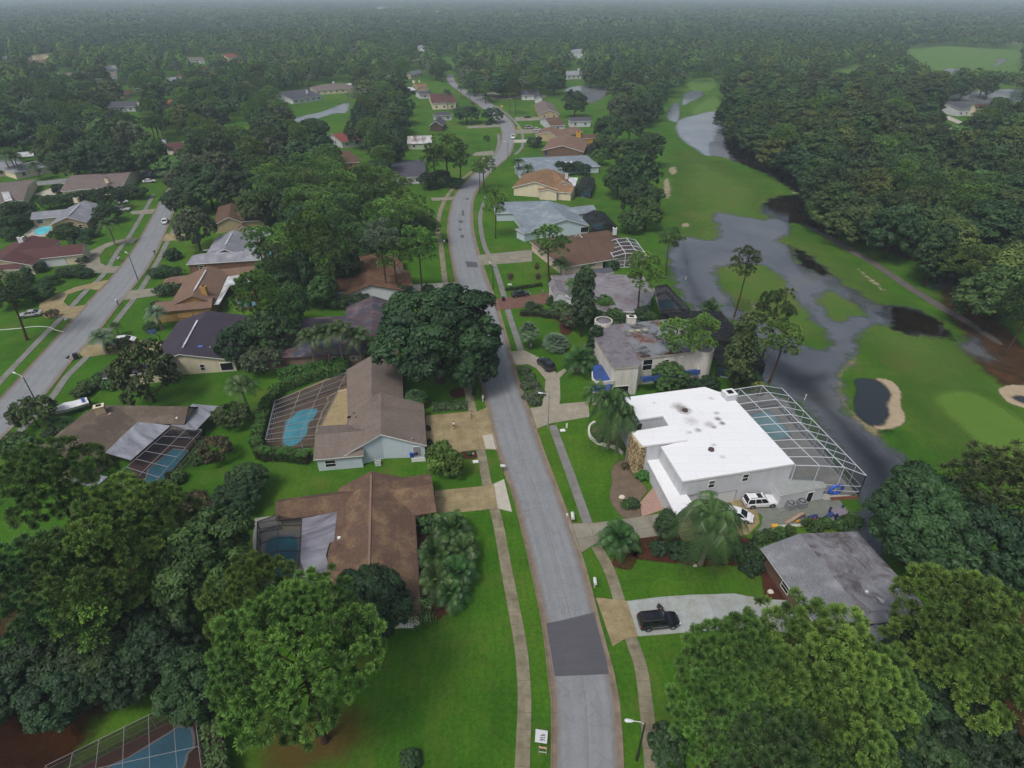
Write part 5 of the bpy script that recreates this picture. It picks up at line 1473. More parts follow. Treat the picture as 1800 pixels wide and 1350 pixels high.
h.opening((656, 516), 2.4, 1.7, 1.2, 'door'); h.opening((682, 513), 1.0, 1.2, 1.5)
h.chimney((702, 472), 4.6, (0.9, 0.9), 1.2, M_TRIMG)
HOUSES['the rust brown gabled house'] = h.finish()
simple('charcoal roofed house behind a line of pines', 'the charcoal roofed house', (720, 300), S_CHAR, W_WHITE, [((689, 289), (747, 287), None, (730, 311), 4.6, 2.8, 'gg')], win=True)
simple('dark brown house deep among the pines', 'the dark brown house among pines', (700, 380), S_MID, W_TAN, [((660, 372), (740, 366), None, (700, 392), 4.6, 2.8, 'gg')], win=False)
simple('pale green house with white metal roof', 'the white metal roofed house', (738, 252), M_WHITEM, W_GREEN, [((716, 240), (759, 239), None, (738, 252), 4.4, 2.9, 'gg')], chim=[((729, 239), 5.4, (1.5, 1.0), 1.0, W_TAN)])
simple('small dark gabled house with white patio', 'the small dark gabled house', (766, 225), S_CHAR, M_TRIMB, [((772, 205), (765, 213), (752, 224), (778, 222), 5.4, 3.0, 'gg')], win=False)
simple('beige house with plum brown roof by a tall palm', 'the plum brown roofed house', (776, 180), S_REDB, W_CREAM, [((755, 166), (797, 165), None, (775, 181), 6.4, 4.0, 'gg')])
simple('brown hipped house with two tan chimneys', 'the brown house with two chimneys', (738, 156), S_TAN, W_TAN, [((728, 148), (748, 147), None, (740, 156), 5.8, 3.2, 'gg'), ((740, 146), (741, 151), None, (752, 152), 5.6, 3.2, 'gg')], chim=[((727, 141), 7.6, (2.2, 1.4), 2.0, W_CREAM), ((737, 141), 7.2, (1.4, 1.2), 1.6, W_CREAM)], quads=[([(714, 153), (725, 153), (732, 158), (722, 159)], 3.2)])
simple('slate roofed house beyond the two chimneys', 'the slate roofed house', (728, 130), S_GREYSH, W_CREAM, [((717, 126), (738, 122), None, (728, 129), 6, 3.2, 'gh')])
simple('dark slate house behind the plum brown roof', 'the dark house behind the plum roof', (748, 165), S_CHAR, W_WHITE, [((733, 160), (752, 159), None, (745, 166), 4.6, 3.0, 'gg')])
simple('dark blue roofed house beside the small dark gable', 'the dark blue house', (778, 203), S_CHAR, W_WHITE, [((770, 197), (785, 196), None, (778, 203), 4.6, 3.0, 'hh')])
simple('house with red tiled roof and white garage', 'the red tiled house', (600, 255), S_RED, W_WHITE, [((583, 236), (620, 231), None, (600, 250), 5.2, 2.9, 'gg')])
simple('dark brown L shaped house left of the pines', 'the dark brown L shaped house', (610, 280), S_MID, W_OCHRE, [((590, 268), (612, 264), None, (606, 279), 4.6, 2.8, 'gg'), ((597, 276), (630, 274), None, (615, 286), 4.4, 2.8, 'gg')])
# ================================================================ houses along the street on the left
h = House('large umber roofed house with silver porch roofs and pool cage', (180, 790), S_L1, W_TAN, M_TRIMB)
h.rw((76, 808), (196, 713), (119, 749), (200, 781), 4.7, 2.7, 'gg', 0.4)
h.rw((170, 712), (331, 714.5), None, (290, 745), 4.6, 2.7, 'hg', 0.4)
h.rw((60, 792), (98, 790), (60, 782), None, 3.6, 2.6, 'hg', 0.3)
h.quad([(182, 795), (243, 741), (300, 748), (230, 809)], [2.65, 2.85, 2.6, 2.35], rm=2, fas=0.12)
h.quad([(300, 748), (338, 710), (385, 714), (343, 758)], [2.6, 2.75, 2.55, 2.4], rm=2, fas=0.12)
h.quad([(118, 848), (140, 828), (190, 838), (168, 856)], [2.7, 2.8, 2.5, 2.4], rm=2, fas=0.12)
h.chimney((173, 714), 5.9, (1.5, 1.1), 1.5, W_TAN, W_CREAM, 0.5)
for q in ((186.5, 730), (130, 778)): h.roof_box(q, 4.25, (1.5, 0.55, 0.3), 'skylight', plain('skylight_pink', '#b59a97', 0.5), 0.75)
h.roof_box((102, 781), 4.1, (0.3, 0.3, 0.3), 'roof_vent', M_TRIM); h.roof_box((311, 735), 3.3, (0.3, 0.3, 0.3), 'roof_vent', M_TRIM)
HOUSES['the umber roofed house'] = h.finish(extra_roof=[M_METALG])
pool('teal lap pool in the cage of the umber roofed house', [(262, 825), (304, 790), (330, 793), (283, 848), (255, 850)], M_POOLD, [(228, 812), (300, 757), (356, 764), (280, 862), (235, 850)], M_DECKB, 0)
cage('white edged pool cage of the umber roofed house', [(300, 754), (205, 836), (262, 858), (355, 755)], [(0, 2.4), (0.5, 2.45), (1, 2.5)], 6, M_ALUG, M_SCREEN, 0.06)
h = House('plum black roofed house with white ridge strip and cream gable', (360, 620), S_PLUM, W_CREAM)
h.rw((364, 546), (314, 622.5), (297, 588), (409, 641), 5.0, 2.8, 'gg', 0.4)
h.rw((182, 646), (312, 630), None, (178, 665), 3.8, 2.7, 'gg', 0.4)
h.ridge_vent((347, 563), (321, 611), 5.15); h.ridge_vent((231, 627), (262, 624), 4.0, 0.25)
h.roof_box((378, 609), 4.0, (3.6, 0.3, 0.06), 'roof_patch', M_TRIM, 0.2); h.roof_box((352, 609), 4.4, (0.9, 0.7, 0.15), 'roof_tarp', plain('tarp_blue', '#4a6fb5', 0.5), 0.3); h.roof_box((390, 607), 3.9, (1.2, 1.2, 0.5), 'roof_vent', plain('vent_rust', '#3d2f28', 0.8))
h.opening((353, 651), 0.8, 1.3, 1.4); h.opening((395, 652), 2.4, 1.7, 1.2, 'door')
h.quad([(392, 575), (408, 570), (412, 592), (398, 598)], 2.9, rm=2)
HOUSES['the plum black roofed house'] = h.finish(extra_roof=[M_METALG])
h = House('tan brown house with ochre chimney and white side porch', (345, 510), S_TANB, W_OCHRE, M_TRIMB)
h.rw((366.5, 467), (337, 521), (316, 506), (385, 516), 5.2, 3.0, 'gg', 0.4)
h.rw((290, 531), (374, 524), None, (325, 545), 3.9, 2.8, 'hg', 0.4)
h.rw((300, 487), (350, 481), None, (310, 499), 4.0, 2.8, 'hg', 0.4)
h.rw((380, 474), (450, 467), None, (420, 483), 3.9, 2.8, 'gg', 0.4)
h.quad([(391, 487), (450, 479), (446, 494), (404, 502), (385, 535), (369, 536), (384, 515)], 2.8, rm=2, fas=0.12)
h.chimney((357, 504), 6.1, (1.3, 1.0), 2.2, W_OCHRE, W_OCHRE); h.ridge_vent((362, 475), (341, 511), 5.3)
h.opening((325, 553), 3.4, 1.5, 1.4, 'door', W_OCHRE, M_TRIMB)
HOUSES['the tan brown house with the ochre chimney'] = h.finish(extra_roof=[M_METALW])
pool('blue pool seen through pines behind the tan brown house', [(416, 528), (440, 524), (450, 536), (424, 540)], M_POOLD, [(405, 520), (452, 514), (465, 540), (420, 548)], M_DECKB, 0)
h = House('long grey roofed brick house with white ridge strips', (390, 450), S_GREYL, W_BRICK)
h.rw((352, 446), (465, 439), None, (380, 461.5), 4.4, 2.8, 'hg', 0.4)
h.rw((412, 404), (394, 438), (369, 435), (437, 425), 4.9, 2.8, 'gg', 0.4)
h.quad([(437, 412), (462, 411), (448, 440), (425, 441)], 2.85, rm=2)
h.rw((430, 405), (478, 404), None, (450, 415), 3.7, 2.8, 'gg', 0.4)
h.ridge_vent((407, 411), (396, 430), 5.0); h.ridge_vent((357, 440), (378, 438.5), 4.5, 0.25); h.ridge_vent((421, 443.5), (442, 442), 4.2, 0.25)
for q in ((357, 466), (395, 462), (425, 459)): h.opening(q, 1.2, 1.2, 1.5)
HOUSES['the long grey roofed brick house'] = h.finish(extra_roof=[M_METALG])
pool('small bright pool beyond the grey roofed brick house', [(470, 443), (480, 440), (486, 448), (474, 450)], M_POOL, [(462, 438), (490, 434), (494, 454), (468, 456)], M_DECK, 0)
h = House('dark brown house with tan gable and little white porch', (425, 385), S_MID, W_TAN, M_TRIM)
h.rw((408, 351), (401, 382), (380, 376), (428, 387), 4.9, 2.8, 'gg', 0.4); h.rw((415, 374), (468, 371), None, (450, 388), 4.0, 2.8, 'gg', 0.4)
h.rw((426, 391), (426, 397), None, (437, 396), 4.2, 3.0, 'gg', 0.2)
h.quad([(430, 362), (452, 361), (452, 373), (428, 375)], 3.6, rm=2)
h.opening((411, 396), 1.6, 1.3, 1.6); h.opening((427, 402), 1.6, 1.8, 1.2, 'door')
HOUSES['the dark brown house with the white porch'] = h.finish(extra_roof=[M_METALG])
h = House('red brown roofed house with white garage door', (90, 445), S_REDB, W_CREAM)
h.rw((30, 440), (147, 428), None, (90, 452.5), 4.6, 2.8, 'gg', 0.4); h.rw((57, 413.5), (0, 457), (100, 429), None, 4.9, 2.8, 'gg', 0.4)
h.rw((-30, 462), (42, 458), None, (20, 474), 3.8, 2.7, 'gg', 0.3)
h.opening((97, 463), 5.0, 2.1, 1.1, 'garage_door'); h.chimney((36, 417), 6.0, (1.5, 1.2), 1.6, W_WHITE, M_TRIM)
HOUSES['the red brown roofed house'] = h.finish()
h = House('grey roofed tan house beside a bright oval pool', (120, 390), S_GREYL, W_TAN)
h.rw((148.5, 352), (117, 381.5), (98, 385), (159, 384), 4.9, 2.8, 'gg', 0.4); h.rw((56, 373), (121, 367), None, (80, 383), 3.9, 2.7, 'gg', 0.4)
h.chimney((133, 348), 5.8, (1.4, 1.1), 1.6, W_CREAM, W_CREAM); h.ridge_vent((140, 359), (121, 378), 5.0, 0.3)
h.opening((71, 389), 1.8, 1.2, 1.5); h.opening((142, 398), 1.0, 1.3, 1.4)
HOUSES['the grey roofed tan house'] = h.finish()
pool('bright turquoise oval pool beside the grey roofed tan house', [(61, 409), (64, 402), (74, 398), (87, 397), (89, 402), (84, 408), (74, 412), (64, 412)], pool_mat('pool_water_cyan', '#5ec6d6'), [(42, 413), (62, 397), (92, 394), (94, 404), (80, 416), (48, 417)], M_DRIVEW)
simple('charcoal grey roofed house with a pale skylight panel at the left edge', 'the charcoal house at the left edge', (20, 345), S_GREYBR, W_CREAM, [((-40, 334), (50, 325), None, (30, 353), 4.4, 2.8, 'gg')], quads=[([(2, 337), (15, 336), (22, 352), (8, 354)], 3.9)])
h = simple('long mauve brown roofed house with cream chimney', 'the long mauve brown house', (175, 320), S_GREYBR, W_CREAM, [((123, 309), (229, 303), None, (170, 331), 5.0, 2.8, 'gg'), ((108, 331), (134, 329), None, (115, 336), 3.4, 2.6, 'gg')], chim=[((187, 313), 5.6, (1.4, 1.1), 1.8, W_CREAM)])
simple('pale grey hipped house with dark solar panel', 'the pale grey hipped house', (40, 290), S_GREYL, W_CREAM, [((-30, 284), (30, 276), None, (10, 297), 4.4, 2.8, 'gg'), ((38, 287), (66, 282), None, (55, 298), 4.6, 2.8, 'hh')], quads=[([(26, 268), (58, 266), (60, 274), (28, 276)], 4.0)])
simple('plum roofed house with white chimney under oaks', 'the plum roofed house under oaks', (303, 265), S_REDB, W_CREAM, [((288, 253), (316, 249), None, (306, 268), 5.0, 2.8, 'gg')], chim=[((288, 245), 6.5, (1.6, 1.3), 2.6, W_WHITE)])
simple('navy roofed house with white fascia', 'the navy roofed house', (217, 188), S_CHAR, W_WHITE, [((191, 178.5), (243, 177), None, (215, 188), 5.2, 3.0, 'gg')], chim=[((243, 178), 6.6, (1.6, 1.2), 2.6, W_CREAM)])
simple('orange tiled house beside the navy roofed house', 'the orange tiled house', (290, 188), S_ORANGE, W_CREAM, [((281, 181), (301, 174), None, (293, 189), 5.0, 2.8, 'gg')], win=False)
simple('plum roofed house behind the navy roofed house', 'the plum house behind the navy roof', (218, 168), S_REDB, W_TAN, [((209, 160), (228, 158), None, (218, 166), 5.0, 3, 'gg')])
simple('charcoal roofed house with white gable ends by the long pond', 'the charcoal house with white gables', (515, 175), S_CHAR, W_WHITE, [((488, 162.5), (541, 156), None, (515, 175), 6.2, 3.0, 'gg')], chim=[((539, 158), 7.0, (1.2, 1.2), 2.4, W_WHITE)])
simple('cream hipped house with white chimney near the long pond', 'the cream hipped house', (585, 162), S_GREYBR, W_CREAM, [((572, 148), (598, 146.5), None, (585, 157), 5.8, 3.2, 'hh')], chim=[((586, 143), 7.0, (1.5, 1.2), 2.2, W_WHITE)])
simple('white roofed house right of the cream hipped house', 'the white roofed house', (612, 155), M_WHITEM, W_WHITE, [((598, 148), (622, 146), None, (612, 152), 4.6, 3, 'gg')])
for lab, key, at, rf, wl, r0, r1, pr in [
    ('distant grey roofed house left of a lone pine', 'far grey house', (195, 122), S_GREYL, W_WHITE, (184, 116), (203, 115), (194, 121)),
    ('distant pinkish roofed house with white garage', 'far pinkish house', (195, 136), S_GREYBR, W_WHITE, (182, 127), (206, 126), (195, 133)),
    ('long distant grey house under the left tree line', 'far long grey house', (112, 135), S_GREYBR, W_CREAM, (93, 129), (133, 127), (114, 135)),
    ('distant tan roofed house far left', 'far tan house', (85, 100), S_TANB, W_CREAM, (72, 95), (93, 93), (84, 102)),
    ('distant brown roofed house far left', 'far brown house', (70, 112), S_TANB, W_CREAM, (52, 105), (92, 104), (75, 113)),
    ('distant white house at the far left edge', 'far white house', (3, 106), S_GREYL, W_WHITE, (-10, 99), (12, 98), (3, 106)),
    ('long low grey house among far oaks', 'far low house', (310, 138), S_GREYL, W_CREAM, (283, 137), (318, 135), (300, 140)),
    ('distant dark hipped house above the long low one', 'far dark hip', (322, 132), S_REDB, W_TAN, (312, 129), (335, 128), (325, 135)),
    ('distant white house with mauve roof', 'far mauve house', (342, 106), S_GREYBR, W_WHITE, (324, 101), (358, 100), (342, 105)),
    ('distant cream gabled house with red roof', 'far red roof', (400, 102), S_RED, W_CREAM, (391, 95), (411, 94), (402, 101)),
    ('distant orange brown house between oaks', 'far orange brown house', (360, 124), S_ORANGE, W_CREAM, (354, 117), (366, 116), (360, 123)),
    ('distant tan house between two far oaks', 'far tan house two', (416, 119), S_TAN, W_CREAM, (410, 115), (424, 114), (417, 118)),
    ('distant rust roofed house below far oaks', 'far rust house', (390, 158), S_RUST, W_TAN, (380, 154), (396, 150), (388, 160)),
    ('pale house at the far tree line', 'far pale house', (690, 82), S_GREYL, W_CREAM, (678, 77), (700, 76), (690, 80)),
    ('distant grey two storey house right of the pale one', 'far grey two storey', (740, 88), S_GREYL, W_WHITE, (732, 80), (748, 79), (740, 85)),
    ('dark roofed house at the flooded lagoon', 'lagoon house', (1672, 198), S_CHAR, W_WHITE, (1660, 180), (1690, 178), (1674, 193)),
    ('wide plum roofed house at the flooded lagoon', 'lagoon house two', (1727, 195), S_REDB, W_CREAM, (1712, 184), (1742, 181), (1726, 191)),
    ('pink walled house beyond the far green field', 'far pink house', (1797, 78), S_TANB, W_PINK, (1790, 68), (1815, 67), (1800, 74)),
    ('distant white house on the hazy horizon', 'horizon white', (665, 16), S_RED, W_WHITE, (658, 12.5), (668, 12.3), (663, 14.5)),
    ('distant long white house on the hazy horizon', 'horizon long white', (684, 17), S_GREYL, W_WHITE, (677, 13.8), (692, 13.6), (684, 15.6)),
    ('distant white building with red roof on the horizon', 'horizon red', (768, 22), S_RED, W_WHITE, (760, 18.6), (776, 18.4), (768, 20.6)),
    ('distant white building on the right horizon', 'horizon right', (1355, 15), S_GREYL, W_WHITE, (1348, 11.8), (1361, 11.6), (1354, 13.6)),
    ('distant grey roofed building beyond the right forest', 'horizon grey', (1576, 40), S_GREYL, W_CREAM, (1565, 37), (1587, 36.8), (1576, 39.4)),
    ('tiny orange tiled house far between trees', 'far orange', (616, 104), S_ORANGE, W_CREAM, (612, 99), (619, 99), (616, 102))]:
    simple(lab, key, at, rf, wl, [(r0, r1, None, pr, 6.5, 4.2, 'gg')])
# ================================================================ pool in the lower left corner
pool('leaf strewn blue pool in the lower left corner', [(180, 1358), (228, 1332), (298, 1290), (312, 1279), (322, 1281), (334, 1281), (338, 1300), (337, 1316), (326, 1326), (322, 1345), (290, 1385), (240, 1430), (180, 1420)], M_POOLL, [proj(P(*q, 2.7).x, P(*q, 2.7).y, 0) for q in ((62, 1400), (81, 1347), (337, 1220), (361, 1420))], M_DECKB, 2)
cage('rust coloured pool cage in the lower left corner', [(60, 1400), (80, 1346), (338, 1219), (362, 1420)], [(0, 2.7), (0.17, 2.7), (0.34, 2.7), (0.51, 2.7), (0.68, 2.7), (0.85, 2.7), (1, 2.7)], 2, M_ALUG, screen_mat('insect_screen_faint', 0.42, '#2a2220'), 0.035)
# ================================================================ trees that the photo shows one by one
NOM = {'pine_near': (20, 7.6), 'pine_mid': (20, 5.0), 'pine_big': (20, 7), 'pine_thin': (20, 4.0), 'pine_far': (20, 5.4), 'broad_near': (12, 6.3), 'broad_mid': (12, 6.3), 'broad_far': (12, 6.3), 'cypress_mid': (17, 4.8), 'cypress_far': (17, 4.8),
       'airy': (5.3, 3.2), 'shrub': (2.1, 1.6), 'column': (14.3, 2.7), 'weeping': (4.8, 2.3), 'palm': (9.0, 3.3), 'palm_low': (4.6, 3.0), 'palm_date': (5.9, 2.7), 'bananas': (3.2, 2.2), 'fan_palm': (4.2, 2.0), 'fan_low': (3.0, 2.3)}
for _k, _v in PROTO.items():      # true size of every prototype
    _rr, _hh = [], []
    for _c, _t in _v:
        _a = np.empty(len(_c.vertices) * 3, np.float32); _c.vertices.foreach_get('co', _a); _a = _a.reshape(-1, 3)
        _rr.append(np.percentile(np.hypot(_a[:, 0], _a[:, 1]), 97)); _hh.append(np.percentile(_a[:, 2], 99.7))
    NOM[_k] = (float(np.mean(_hh)), float(np.mean(_rr)))
NAME = {'pine': 'pine_tree', 'broad': 'oak_tree', 'cypress': 'cypress_tree', 'airy': 'small_tree', 'shrub': 'shrub', 'column': 'conifer', 'weeping': 'bamboo_clump', 'palm': 'palm_tree', 'bananas': 'banana_plant', 'fan': 'fan_palm'}
CATN = {'pine_tree': 'pine tree', 'oak_tree': 'tree', 'cypress_tree': 'cypress', 'small_tree': 'small tree', 'shrub': 'shrub', 'conifer': 'conifer', 'bamboo_clump': 'bamboo', 'palm_tree': 'palm', 'banana_plant': 'banana plant', 'fan_palm': 'fan palm'}
KCOUNT = {}
def put(kind, x, y, h, r, color, label, group=None, base=None, **kw):
    """(x, y) = photo position of the crown top; or base = photo position of the foot"""
    if base is None:
        p = P(x, y, h); loc = (p.x, p.y, 0)
    else:
        p = P(*base); loc = (p.x, p.y, 0); h = top_z(base[0], base[1], y)
    nh, nr = NOM[kind]
    nm = NAME[kind.split('_')[0]]
    KCOUNT[nm] = KCOUNT.get(nm, 0) + 1
    tree(kind, loc, r / nr, h / nh, color, nm, label, CATN[nm], group, **kw)

B = lambda bx, by: dict(base=(bx, by))
# --- lower left grove
put('pine_big', 530, 1078, 20, 7.6, 'pine', 'large bushy pine with bare trunk standing on the front lawn', **B(571, 1302), var=0)
put('pine_near', 432, 995, 19, 5.0, 'pine_l', 'pine leaning over the silver porch roof of the brown tiled house')
put('broad_near', 318, 925, 15, 7.0, 'oak_l', 'broad leafy light green tree between two pines left of the brown tiled house')
put('pine_near', 200, 860, 20, 6.4, 'pine', 'pine with open branches directly below the umber roofed house')
put('pine_near', 55, 785, 20, 6.2, 'pine', 'pine at the left edge touching the umber roof corner')
put('pine_near', 130, 925, 20, 6.2, 'pine', 'wide pine below the pine with open branches, left grove')
put('pine_near', 30, 960, 19, 6.0, 'pine_b', 'dark pine at the left edge of the lower grove')
put('pine_mid', 130, 1010, 16, 4.2, 'pine_l', 'small pale pine inside the lower left grove')
for i, (x, y, hh, r, c) in enumerate([(250, 1085, 9, 4.6, 'oak_d'), (60, 1105, 9, 5, 'oak_d'), (160, 1100, 9, 5, 'oak'), (330, 1170, 7.5, 4, 'oak'), (90, 1180, 7, 4.4, 'oak_d'), (-30, 1160, 8, 5, 'oak_d'), (200, 1165, 6.5, 3.6, 'oak_d'), (280, 1000, 9, 4, 'oak_d')]):
    put('broad_near', x, y, hh, r, c, 'dark leafy understorey tree in the lower left grove', 'understorey trees of the lower left grove')
put('broad_near', 645, 1022, 9, 4.4, 'oak_d', 'dark round evergreen against the hip of the brown tiled house')
put('shrub', 720, 1330, 1.2, 1.2, 'oak', 'lone low shrub on the front lawn at the bottom edge')
# --- lower right grove
put('pine_near', 1450, 1090, 19, 6.2, 'pine_l', 'tall pine in front of the grey shingle house')
put('pine_near', 1318, 1118, 18, 5.2, 'pine', 'pine reaching over the pale driveway with rusty needles inside')
put('pine_near', 1538, 1150, 17, 5.2, 'pine_l', 'pine overlapping the near end of the grey shingle roof')
put('pine_near', 1285, 1195, 16, 4.6, 'pine', 'pine beside the right pavement at the bottom')
put('pine_near', 1375, 1290, 16, 5.8, 'pine_b', 'pine cut by the bottom edge below the tall pine')
put('pine_near', 1500, 1270, 15, 5.0, 'pine', 'pine low in the lower right grove, behind the bottom pine')
put('pine_near', 1722, 1030, 19, 6.0, 'pine', 'pine with forked dark trunk right of the grey shingle house')
put('pine_near', 1790, 1110, 18, 6.0, 'pine_l', 'pine at the right edge below the forked pine')
put('broad_near', 1660, 855, 14, 7.2, 'oak', 'wide dark oak behind the grey shingle house at the water')
put('broad_near', 1765, 900, 14, 6.0, 'oak_d', 'dark oak at the right edge beyond the forked pine')
put('pine_mid', 1790, 795, 19, 5.8, 'olive', 'olive pine at the right edge by the putting green')
for x, y, hh, r, c in [(1655, 1120, 10, 5, 'oak_d'), (1700, 1180, 10, 5, 'oak_d'), (1640, 1240, 9, 5, 'oak'), (1740, 1270, 10, 5, 'oak_d'), (1560, 1330, 8, 5, 'oak_d'), (1670, 1330, 9, 5, 'oak')]:
    put('broad_near', x, y, hh, r, c, 'dark leafy understorey tree in the lower right grove', 'understorey trees of the lower right grove')
put('shrub', 1175, 1300, 2.4, 2.2, 'oak', 'loose dark shrub at the right pavement, bottom edge')
# --- the big dome and the gardens round it
put('broad_near', 762, 514, 19.5, 12.0, 'camphor', 'huge dome shaped dark green tree shading the main street', var=0)
put('broad_near', 828, 590, 13, 5.0, 'camphor', 'side crown of the huge dome tree reaching over the road')
for i, (bx, by, ty, l) in enumerate([(557, 652, 577, 'leftmost palm before the pinkish brick wall'), (581, 650, 570, 'second palm from the left before the pinkish brick wall'), (608, 648, 562, 'tallest palm before the pinkish brick wall'), (636, 644, 576, 'palm before the pinkish brick wall nearest the dome tree')]):
    put('palm', bx, ty, 0, 3.4, 'palm_g', l, 'palms before the pinkish brick wall', **B(bx, by))
put('fan_palm', 730, 688, 0, 2.2, 'fan', 'fan palm squeezed between taupe roof and dome tree', **B(732, 715))
put('broad_mid', 468, 545, 11, 6.2, 'oak', 'round oak left of the blue black roof')
put('broad_mid', 410, 575, 9, 4.2, 'oak_d', 'dark oak touching the plum black roof')
put('pine_near', 440, 478, 17, 5.2, 'pine', 'pine spreading over the blue pool behind the tan brown house')
put('pine_mid', 505, 500, 15, 3.6, 'pine_b', 'dark narrow pine between plum black and blue black roofs')
put('pine_near', 535, 376, 21, 6.4, 'pine', 'massive pine above the rust brown gabled house, left side')
put('pine_mid', 572, 420, 17, 4.0, 'pine_b', 'dark pine touching the left gable of the rust brown house')
put('pine_thin', 652, 384, 20, 4.2, 'pgrey', 'tall leaning pine with bare trunk crossing the rust brown roof', **B(682, 524))
put('pine_mid', 735, 398, 19, 4.6, 'pine_l', 'pine over the white driveway of the rust brown house', **B(742, 520))
put('broad_mid', 705, 500, 3.4, 3.2, 'oak_d', 'dark rounded bush at the right corner of the rust brown house')
put('broad_mid', 630, 512, 3.0, 3.0, 'oak', 'rounded bush below the white gable of the rust brown house')
put('airy', 590, 520, 3, 3.2, 'palm_g', 'grey green bush between rust brown and blue black houses')
put('shrub', 752, 500, 2.2, 1.8, 'oak_d', 'small dark bush beside the white driveway')
put('weeping', 775, 779, 4.0, 2.5, 'bamboo', 'taller yellow green bamboo clump by the tan driveway', **B(778, 832))
put('weeping', 797, 790, 3.4, 1.9, 'bamboo', 'shorter yellow green bamboo clump by the red mulch', **B(798, 842))
put('shrub', 825, 793, 0.8, 0.6, 'oak_l', 'tiny round plant in the red mulch strip')
put('shrub', 751, 748, 1.1, 0.6, 'oak_d', 'upper of two small bushes beside the taupe garage wall')
put('shrub', 754, 772, 1.1, 0.6, 'oak_d', 'lower of two small bushes beside the taupe garage wall')
for x, y, hh, r, c, l in [(785, 905, 4.8, 3.2, 'palm', 'topmost feathery palm beside the brown tiled house'), (812, 945, 4.4, 2.8, 'palm_g', 'rightmost feathery palm beside the brown tiled house'), (765, 950, 4.8, 3.2, 'palm', 'feathery palm nearest the wall of the brown tiled house'), (800, 985, 4.6, 3.0, 'palm', 'feathery palm in the middle of the bed by the brown tiled house'), (770, 1000, 4.4, 3.0, 'palm_g', 'lower feathery palm beside the brown tiled house'), (790, 1025, 3.8, 2.6, 'palm', 'lowest feathery palm beside the brown tiled house')]:
    put('palm_low', x, y, hh, r, c, l, 'palms beside the brown tiled house')
put('shrub', 750, 905, 2.6, 1.8, 'palm', 'round bush at the front door of the brown tiled house')
put('bananas', 733, 1063, 3.4, 2.4, 'palm_g', 'banana plant with broad leaves at the corner patio')
put('broad_mid', 428, 826, 5, 3.4, 'oak', 'rear of two leafy bushes on the lawn left of the brown tiled house')
put('broad_mid', 410, 855, 4.6, 3.4, 'camphor', 'front of two leafy bushes on the lawn left of the brown tiled house')
put('airy', 330, 880, 3.4, 3.6, 'brown', 'brownish thin bush on the lawn below the lap pool')
put('airy', 372, 772, 4.6, 2.8, 'brown', 'thin brownish tree right of the lap pool cage')
put('airy', 400, 715, 4.0, 3.4, 'olive', 'yellow green bushy tree by the silver porch corner')
put('shrub', 305, 832, 1.8, 1.8, 'oak_l', 'round bush at the foot of the lap pool cage')
put('shrub', 345, 795, 2.0, 1.5, 'oak_l', 'leafy bush along the lap pool cage')
put('airy', 452, 612, 6, 4.2, 'grey', 'pale grey green weeping tree beside the hedge')
put('palm', 432, 662, 0, 3.6, 'palm_g', 'lone palm on the back lawn left of the kidney pool', **B(444, 737))
put('airy', 262, 612, 7.5, 5.8, 'olive', 'spreading olive tree in front of the plum black roof', **B(272, 707))
for x, y in [(150, 668), (172, 662), (190, 665), (140, 678)]:
    put('shrub', x, y, 2.2, 2.0, 'oak_l', 'bush in the green border above the umber roof', 'bushes above the umber roof')
put('airy', 58, 703, 4.6, 3.4, 'olive', 'small spreading tree at the roadside left of the boat', **B(70, 752))
for x, y in [(100, 738), (85, 752), (112, 745)]:
    put('shrub', x, y, 1.6, 1.5, 'oak', 'bush below the roadside tree left of the boat', 'bushes left of the boat')
put('fan_low', 105, 735, 2.0, 1.7, 'palm', 'spiky palm bush between boat and umber roof')
for x, y in [(20, 762), (5, 775), (40, 770)]:
    put('shrub', x, y, 2.0, 2.0, 'oak_l', 'yellow green bush at the left edge below the street', 'bushes at the left edge')
# --- gardens east of the street
put('pine_mid', 968, 393, 18, 5.0, 'pine', 'dark spreading pine in front of the mid brown house', **B(966, 502))
put('column', 1022, 466, 13.5, 3.0, 'oak', 'tall dark cone shaped conifer before the low mauve roof', **B(1022, 592))
put('column', 1050, 575, 8, 2.0, 'oak_d', 'narrow dark conifer left of the weathered house roof')
put('pine_mid', 1122, 440, 18, 4.6, 'pine_l', 'tall pine rising over the low mauve roof', **B(1121, 566))
put('pine_thin', 1181, 400, 17, 3.6, 'pine_b', 'pine on the bank at the edge of the grey pond', **B(1170, 490))
put('pine_thin', 1290, 433, 19, 3.6, 'olive', 'slender pine alone on the green island', **B(1290, 558))
put('pine_mid', 1372, 508, 17, 3.8, 'olive', 'open pine behind the dark lanai, left of the mud')
put('pine_mid', 1366, 565, 15, 4.2, 'pine', 'pine with drooping branch at the dark water corner', **B(1352, 672))
put('pine_mid', 1180, 560, 15, 4.0, 'pine_l', 'left of two pines before the weathered house', **B(1180, 662))
put('pine_mid', 1228, 553, 15, 3.6, 'pine_l', 'right of two pines before the weathered house', **B(1215, 665))
put('broad_mid', 1180, 643, 5.5, 3.6, 'oak_l', 'round green tree at the foot of the weathered house')
put('column', 1290, 545, 13, 3.0, 'olive', 'tall loose olive conifer beside the round tower', **B(1285, 690))
for x, y, hh, r, c in [(1250, 660, 3, 2.2, 'oak_d'), (1320, 650, 3.2, 2.4, 'oak'), (1225, 668, 2.6, 2.0, 'oak_d'), (1335, 672, 2.2, 1.8, 'yel')]:
    put('shrub', x, y, hh, r, c, 'bush in the strip between the white roof and the dark lanai', 'bushes behind the white roof')
put('palm_low', 1255, 528, 4.6, 3.4, 'palm', 'low palm at the pond edge beyond the dark lanai')
